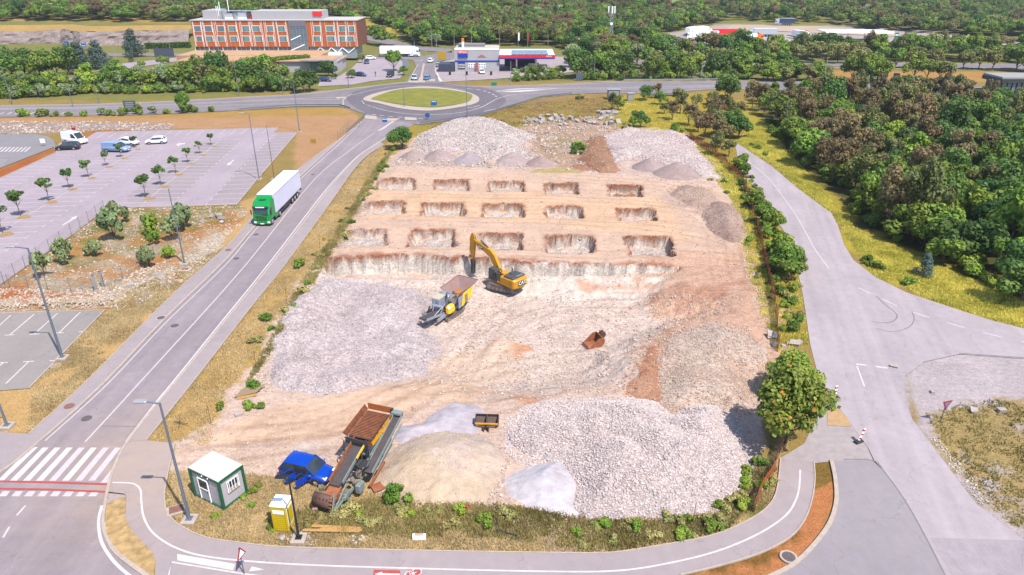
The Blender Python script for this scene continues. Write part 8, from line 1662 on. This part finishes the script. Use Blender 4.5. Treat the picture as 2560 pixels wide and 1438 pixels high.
# mobile phone mast
H = topH(1524, 128, 16); g_ = G(1524, 128); t = thing('phone_mast', 'tall lattice phone mast with white antennas rising above the wood', 'mast', (g_.x, g_.y, 0)); k = MB(); k.cur = GALVW
for i in range(3):
    a = i*2*PI/3; b = a+2*PI/3
    k.cyl((1.1*math.cos(a), 1.1*math.sin(a), 0), (.5*math.cos(a), .5*math.sin(a), H), .13, n=5)
    for j in range(9):
        z0, z1 = H*j/9, H*(j+1)/9; r0, r1 = 1.1-.6*j/9, 1.1-.6*(j+1)/9; k.cyl((r0*math.cos(a), r0*math.sin(a), z0), (r1*math.cos(b), r1*math.sin(b), z1), .06, n=4)
k.build('lattice', GALVW, t)
for i in range(3): a = i*2*PI/3+.5; k = MB(); k.box((1.5*math.cos(a), 1.5*math.sin(a), H-1.4), (.5, .5, 2.8), b=.1, m=SWH); k.build('antenna', SWH, t)
k = MB(); k.cyl((0, -.9, H*.62), (0, -1.1, H*.62), .6, n=14, m=SWH); k.build('dish', SWH, t)
H = topH(1445, 146, 96); g_ = G(1445, 146); t = thing('price_pylon', 'slim white pylon with red top beside the filling station', 'pylon', (g_.x, g_.y, 0)); k = MB(); k.box((0, 0, H/2), (.7, .4, H), m=P_WHITE); k.build('pylon_post', P_WHITE, t); k = MB(); k.box((-.7, 0, H-1.5), (.8, .3, 3.2), m=P_RED); k.build('sign_panel', P_RED, t)
for bx, lb in ((1125, 'black bin before the navy shed'), (1167, 'black bin in front of the shop garage door'), (1228, 'black bin at the right end of the shop forecourt')):
    g_ = G(bx, 188); k = MB(); k.box((0, 0, .55), (.7, .7, 1.1), b=.08, taper=(1.1, 1.1)); k.box((0, 0, 1.14), (.85, .85, .1), b=.03); o_ = k.build('litter_bin', BLKP); o_.location = (g_.x, g_.y, .03); tag(o_, lb, 'bin', 'bins at the filling station')
for bx, ty, m_, lb in ((1295, 103, SWH, 'white flag banner behind the canopy'), (1319, 103, SRD, 'red flag banner behind the canopy')):
    g_ = G(bx, 128); t = thing('flag', lb, 'flag', (g_.x, g_.y, 0), 0, 'flag banners'); k = MB(); k.cyl((0, 0, 0), (0, 0, 7.6), .08, n=6, m=GALVW); k.build('pole', GALVW, t); k = MB(); k.box((.35, 0, 5.9), (.6, .05, 3.2), m=m_); k.build('banner', m_, t)
# fences
def alpha_mat(name, c, a, sx=18):
    m = bpy.data.materials.new(name); m.use_nodes = True; N, K = m.node_tree.nodes, m.node_tree.links; b = N['Principled BSDF']; b.inputs['Base Color'].default_value = (*c, 1); b.inputs['Roughness'].default_value = .7
    n = N.new('ShaderNodeTexNoise'); n.inputs['Scale'].default_value = 1.3; n.inputs['Detail'].default_value = 4; tc = N.new('ShaderNodeTexCoord'); K.new(tc.outputs['Object'], n.inputs[0]); r = N.new('ShaderNodeMapRange'); r.inputs[1].default_value = .3; r.inputs[2].default_value = .7; r.inputs[3].default_value = a*.5; r.inputs[4].default_value = min(1, a*1.5); K.new(n.outputs[0], r.inputs[0]); K.new(r.outputs[0], b.inputs['Alpha']); return m
MESHO = alpha_mat('plastic_mesh_rust', al(215, 110, 45), .8); MESHG = alpha_mat('wire_mesh_grey', al(170, 165, 170), .12)
def fence(px, h, label, mm, mp, step, name='fence', r=.03, wob=0, rail=False, z=0):
    P = [GZ(*p) for p in px]; t = thing(name, label, 'fence', P[0], 0); o = P[0]; k = MB(); pts = []; acc = 0
    for a, b in zip(P, P[1:]):
        n = max(1, round((b-a).length/step)); pts += [a.lerp(b, i/n) for i in range(n)]
    pts.append(P[-1]); pts = [Vector((p.x, p.y, hz(p.x, p.y))) for p in pts]
    for p in pts[:95]:
        q = p-o; k = MB(); k.cyl((q.x, q.y, q.z-.1), (q.x+random.uniform(-wob, wob), q.y+random.uniform(-wob, wob), q.z+h), r, n=5, m=mp); k.build('post', mp, t)
    k = MB(); n = len(pts)
    if rail:
        for a, b in zip(pts, pts[1:]): k.bar(a-o+Vector((0, 0, h-.15)), b-o+Vector((0, 0, h-.15)), .06, .3, mm)
    else:
        vs = []
        for p in pts:
            q = p-o; s_ = random.uniform(-wob, wob)*.7; vs += [(q.x, q.y, q.z+.05), (q.x+s_, q.y+s_, q.z+h*(.95-random.uniform(0, wob)))]
        k.mesh(vs, [(2*i, 2*i+2, 2*i+3, 2*i+1) for i in range(n-1)], m=mm)
    k.build('rail' if rail else 'netting', mm, t); return t
fence([(1722, 345), (1800, 400), (1850, 450), (1875, 510), (1892, 570), (1910, 650), (1928, 730), (1940, 800), (1944, 880)], 1.7, 'rust-coloured plastic mesh fence along the right edge of the site', MESHO, RSTP, 1.6, wob=.25)
fence([(1957, 1070), (1948, 1120), (1938, 1175), (1905, 1225), (1885, 1280)], 1.5, 'rust-coloured mesh fence below the orange-tipped tree', MESHO, RSTP, 1.2, wob=.3)
for i, (x_, y_) in enumerate([(528, 1062), (1107, 1345), (1206, 1345), (1315, 1350), (1418, 1350), (1529, 1352), (1562, 322), (1732, 1310), (718, 760), (800, 620), (641, 920)]):
    g_ = GZ(x_, y_); k = MB(); k.cyl((0, 0, 0), (.03, .02, 1.9), .025, n=5, m=RSTP); o_ = k.build('rebar_post', RSTP); o_.location = g_; tag(o_, ['thin rusty post by the entrance weeds', 'thin rusty post on the bottom verge, leftmost', 'thin rusty post on the bottom verge, second from the left', 'thin rusty post on the bottom verge left of the bare soil patch', 'thin rusty post on the bottom verge right of the bare soil patch', 'thin rusty post among weeds below the coarse rubble', 'thin rusty post by the bushes at the far end of the site', 'thin rusty post near the right bend of the cycle path', 'thin rusty post in the left verge above the gravel heap', 'thin rusty post in the left verge beside the plateau', 'thin rusty post at the left foot of the gravel heap'][i], 'post', 'thin rusty fence posts')
fence([(-40, 745), (12, 712), (65, 672), (180, 589), (262, 527)], 1.8, 'thin wire fence between the upper car park and the stony plot', MESHG, GALV, 3, name='wire_fence'); fence([(-20, 722), (120, 724), (235, 727)], 1.8, 'thin wire fence along the front of the stony plot', MESHG, GALV, 3, name='wire_fence')
fence([(262, 718), (350, 672), (455, 600)], 1.6, 'thin wire fence crossing the stony plot', MESHG, GALV, 3, name='wire_fence')
for (x_, y_), lb in (((241, 726), 'grey gate post at the stony plot, left of the pair'), ((258, 717), 'grey gate post at the stony plot, right of the pair')): g_ = GZ(x_, y_); k = MB(); k.box((0, 0, .95), (.2, .2, 2.0), m=GALVW); k.box((0, 0, 1.98), (.24, .24, .08), m=GALV); o_ = k.build('gate_post', GALVW); o_.location = g_; tag(o_, lb, 'gate post', 'gate posts')
fence([(916, 288), (905, 300), (885, 318), (866, 337)], .8, 'silver guard rail at the top of the left road', GALV, GALV, 2, name='guard_rail', rail=True); fence([(900, 318), (872, 322), (845, 350)], 2, 'wire fence between the brown field and the left road top', MESHG, GALV, 3, name='wire_fence')
fence([(1050, 314), (1120, 304), (1200, 292), (1290, 266), (1352, 247), (1430, 238)], .8, 'guard rail along the near edge of the roundabout exit', GALV, GALV, 3, name='guard_rail', rail=True); fence([(600, 278), (740, 268), (850, 268), (876, 276)], .8, 'guard rail between highway and brown field', GALV, GALV, 3, name='guard_rail', rail=True)
fence([(1335, 274), (1370, 258), (1420, 246)], 1.9, 'wire fence on the grass right of the roundabout', MESHG, GALVW, 3, name='wire_fence'); fence([(1560, 236), (1640, 238), (1720, 232), (1800, 226)], 1.1, 'railing on the highway bridge over the underpass', MESHG, GALVW, 3, name='bridge_railing'); fence([(1560, 200), (1640, 200), (1780, 198)], 1.9, 'wire fence beyond the highway', MESHG, GALVW, 4, name='wire_fence')
fence([(1560, 204.5), (1700, 203.5), (1800, 202.5)], .8, 'guard rail on the far edge of the highway', GALVW, GALVW, 4, name='guard_rail', rail=True)
a = G(1672, 240); k = MB(); k.box((0, 0, -.6), (11, 1.0, 2.2), m=GREYC); k.box((-3.0, -3, -1.0), (1, 6, 3), m=GREYC); k.box((3.5, -3, -1.0), (1, 6, 3), m=GREYC); k.box((.3, -.55, -.9), (5.4, .1, 1.4), m=TRIM); o_ = k.build('underpass', GREYC); o_.location = (a.x, a.y, .5); tag(o_, 'concrete underpass mouth below the highway at the wood', 'underpass')  # flat black panel stands in for the shade inside the opening
for (x_, y_, w_, h_, lb) in ((1533, 248, 3.4, 2.6, 'grey electrical kiosk by the feathery trees'), (1575, 252, 1.6, 2.0, 'small white metal cabinet right of the grey kiosk')):
    g_ = G(x_, y_); k = MB(); k.box((0, 0, h_/2), (w_, 1.6, h_), m=GALV if w_ > 2 else GALVW); k.box((0, 0, h_+.08), (w_+.3, 1.9, .16), m=GALVW); k.box((0, -.83, h_/2), (w_*.8, .06, h_*.8), m=GALVW); o_ = k.build('utility_cabinet', GALV); o_.location = (g_.x, g_.y, 0); tag(o_, lb, 'cabinet')
# loose things on the ground
WOOD = mat('raw_timber', al(232, 180, 110), .8, noise=.15); 
for i, (a, b) in enumerate([((763, 1320), (903, 1324)), ((757, 1331), (900, 1332)), ((800, 1328), (905, 1329))]):
    A, B = GZ(*a, .18), GZ(*b, .12); k = MB(); k.bar((0, 0, 0), B-A, .16, .06, WOOD); k.bar(Vector((.1, .12, .0)), (B-A)*.9+Vector((0, .1, 0)), .05, .05, WOOD); o_ = k.build('timber_plank', WOOD); o_.location = A; tag(o_, ['upper of the long timber planks on the bottom verge', 'lower of the long timber planks on the bottom verge', 'short plank lying between the two long ones'][i], 'plank', 'timber planks')
k = MB(); g_ = GZ(617, 990)
for i in range(9): k.bar((-.9+i*.05, -.5+i*.12, .2+.03*i), (.9+i*.05, .2+i*.12, .3+.02*i), .09, .05, mat('grey_slats', al(196, 168, 140), .85))
k.box((0, 0, .1), (1.6, .9, .14), rz=.4); o_ = k.build('slat_pile', WOOD); o_.location = g_; tag(o_, 'pile of weathered wooden slats near the entrance', 'slat pile')
HR = mat('hose_red', al(225, 70, 60), .5); g_ = GZ(1168, 1276); k = MB(); k.tube([(-.35, .3, .2), (0, 0, .25), (.3, -.25, .15)], .09, 8, HR); o_ = k.build('pipe', HR); o_.location = g_; tag(o_, 'short bright red pipe end at the foot of the beige mound', 'pipe')
P = smooth_line([GZ(x_, y_, .12) for x_, y_ in [(1180, 1285), (1198, 1302), (1225, 1290), (1243, 1305), (1236, 1325), (1260, 1333), (1295, 1343)]], 4); k = MB(); k.tube([p-P[0] for p in P], .06, 6, HOSE); o_ = k.build('pipe', HOSE); o_.location = P[0]; tag(o_, 'long black hose winding through the weeds on the bottom verge', 'hose')
g_ = GZ(1048, 1347); k = MB(); k.box((0, 0, .18), (.9, .32, .32), b=.03, m=SWH); k.box((0, 0, .36), (.6, .2, .04), m=CONC); o_ = k.build('concrete_block', SWH); o_.location = g_; tag(o_, 'white concrete block on the dry bottom verge', 'block')
g_ = GZ(442, 1277); k = MB(); k.box((0, 0, .06), (1.25, 1.0, .12), m=CONC); k.box((0, .05, .13), (.95, .7, .04), m=IRONR); o_ = k.build('drain_cover', CONC); o_.location = g_; o_.rotation_euler = (0, 0, R(25)); tag(o_, 'brown drain cover in a pale frame beside the cabin lamp post', 'drain')
g_ = GZ(463, 676); k = MB(); k.box((0, 0, .08), (1.5, 1.2, .16), m=CONC); k.box((0, .1, .17), (.8, .6, .03), m=IRONR); o_ = k.build('drain_cover', CONC); o_.location = g_; tag(o_, 'pale concrete chamber at the foot of the plot lamp post', 'drain')
g_ = GZ(792, 1303); k = MB(); k.box((0, 0, 1.1), (.35, .04, .16), m=mat('tape_pink', al(250, 190, 200), .6)); k.cyl((0, .04, 0), (0, .04, 1.2), .02, n=5, m=RSTP); o_ = k.build('marker_stake', RSTP); o_.location = g_; tag(o_, 'thin stake with pink tag right of the yellow toilet', 'stake')
for (x_, y_), lb in (((1882, 1182), 'cross-shaped dead branch at the edge of the rubble heap'), ((452, 1062), 'forked dead branch in the dry verge above the entrance')):
    g_ = GZ(x_, y_); k = MB(); k.cyl((-.7, .3, .1), (.7, -.2, .25), .035, n=5, m=BARK); k.cyl((0, -.4, .05), (.05, .2, .9), .03, n=5, m=BARK); k.cyl((-.1, 0, .3), (-.5, .35, .7), .02, n=5, m=BARK); o_ = k.build('dead_branch', BARK); o_.location = g_; tag(o_, lb, 'branch', 'dead branches')
for (x_, y_), lb in (((1608, 1205), 0),): pass
# walking person on the hotel forecourt
def person():
    g_ = G(939, 192); J = {'pelvis': (0, 0, .95), 'chest': (0, 0, 1.35), 'neck': (0, 0, 1.5), 'head': (0, -.02, 1.64), 'top': (0, 0, 1.74), 'hl': (.1, 0, .9), 'kl': (.12, -.18, .5), 'al': (.12, -.12, .06), 'tl': (.12, -.26, .04), 'hr': (-.1, 0, .9), 'kr': (-.12, .02, .5), 'ar': (-.12, .26, .1), 'tr': (-.12, .16, .03),
        'sl': (.2, 0, 1.42), 'el': (.27, .1, 1.14), 'wl': (.28, .0, .9), 'fl': (.28, -.05, .8), 'sr': (-.2, 0, 1.42), 'er': (-.27, -.08, 1.14), 'wr': (-.27, -.2, .92), 'fr': (-.27, -.25, .84)}
    Rd = dict(pelvis=.15, chest=.17, neck=.06, head=.1, top=.07, hl=.1, kl=.065, al=.045, tl=.04, hr=.1, kr=.065, ar=.045, tr=.04, sl=.07, el=.045, wl=.035, fl=.04, sr=.07, er=.045, wr=.035, fr=.04)
    E_ = [('pelvis', 'chest'), ('chest', 'neck'), ('neck', 'head'), ('head', 'top'), ('pelvis', 'hl'), ('hl', 'kl'), ('kl', 'al'), ('al', 'tl'), ('pelvis', 'hr'), ('hr', 'kr'), ('kr', 'ar'), ('ar', 'tr'), ('chest', 'sl'), ('sl', 'el'), ('el', 'wl'), ('wl', 'fl'), ('chest', 'sr'), ('sr', 'er'), ('er', 'wr'), ('wr', 'fr')]
    ks = list(J); me = bpy.data.meshes.new('person'); me.from_pydata([J[q] for q in ks], [(ks.index(a), ks.index(b)) for a, b in E_], []); o = link(bpy.data.objects.new('person', me))
    md = o.modifiers.new('skin', 'SKIN'); 
    for i, q in enumerate(ks): me.skin_vertices[0].data[i].radius = (Rd[q], Rd[q]*.8); me.skin_vertices[0].data[i].use_root = q == 'pelvis'
    o.modifiers.new('subsurf', 'SUBSURF').levels = 1; o.modifiers['subsurf'].render_levels = 1; me.materials.append(mat('dark_clothing', (.05, .05, .07), .9)); o.location = (g_.x, g_.y, .04); tag(o, 'person in dark clothes walking across the hotel forecourt', 'person')
    k = MB(); k.box((0, .02, 1.72), (.19, .2, .1), b=.05, m=mat('hair_brown', (.05, .03, .02), .8)); k.build('hair', TRIM, o)
if hasattr(bpy.data.meshes.new('tmp'), 'skin_vertices'):
    try: person()
    except Exception as e: print('person failed', e)
# ---------------------------------------------------------------- air: thin even haze round camera and scene
hb = MB(); hb.box((0, 1240, 30), (3060, 2640, 72)); hm = bpy.data.materials.new('haze'); hm.use_nodes = True
for n_ in list(hm.node_tree.nodes):
    if n_.type == 'BSDF_PRINCIPLED': hm.node_tree.nodes.remove(n_)
pv = hm.node_tree.nodes.new('ShaderNodeVolumePrincipled'); pv.inputs['Color'].default_value = (.78, .86, 1, 1); pv.inputs['Density'].default_value = .00012; pv.inputs['Anisotropy'].default_value = .2
hm.node_tree.links.new(pv.outputs[0], [n_ for n_ in hm.node_tree.nodes if n_.type == 'OUTPUT_MATERIAL'][0].inputs['Volume'])
o_ = hb.build('haze', hm); tag(o_, kind='stuff'); sc.cycles.volume_bounces = 0
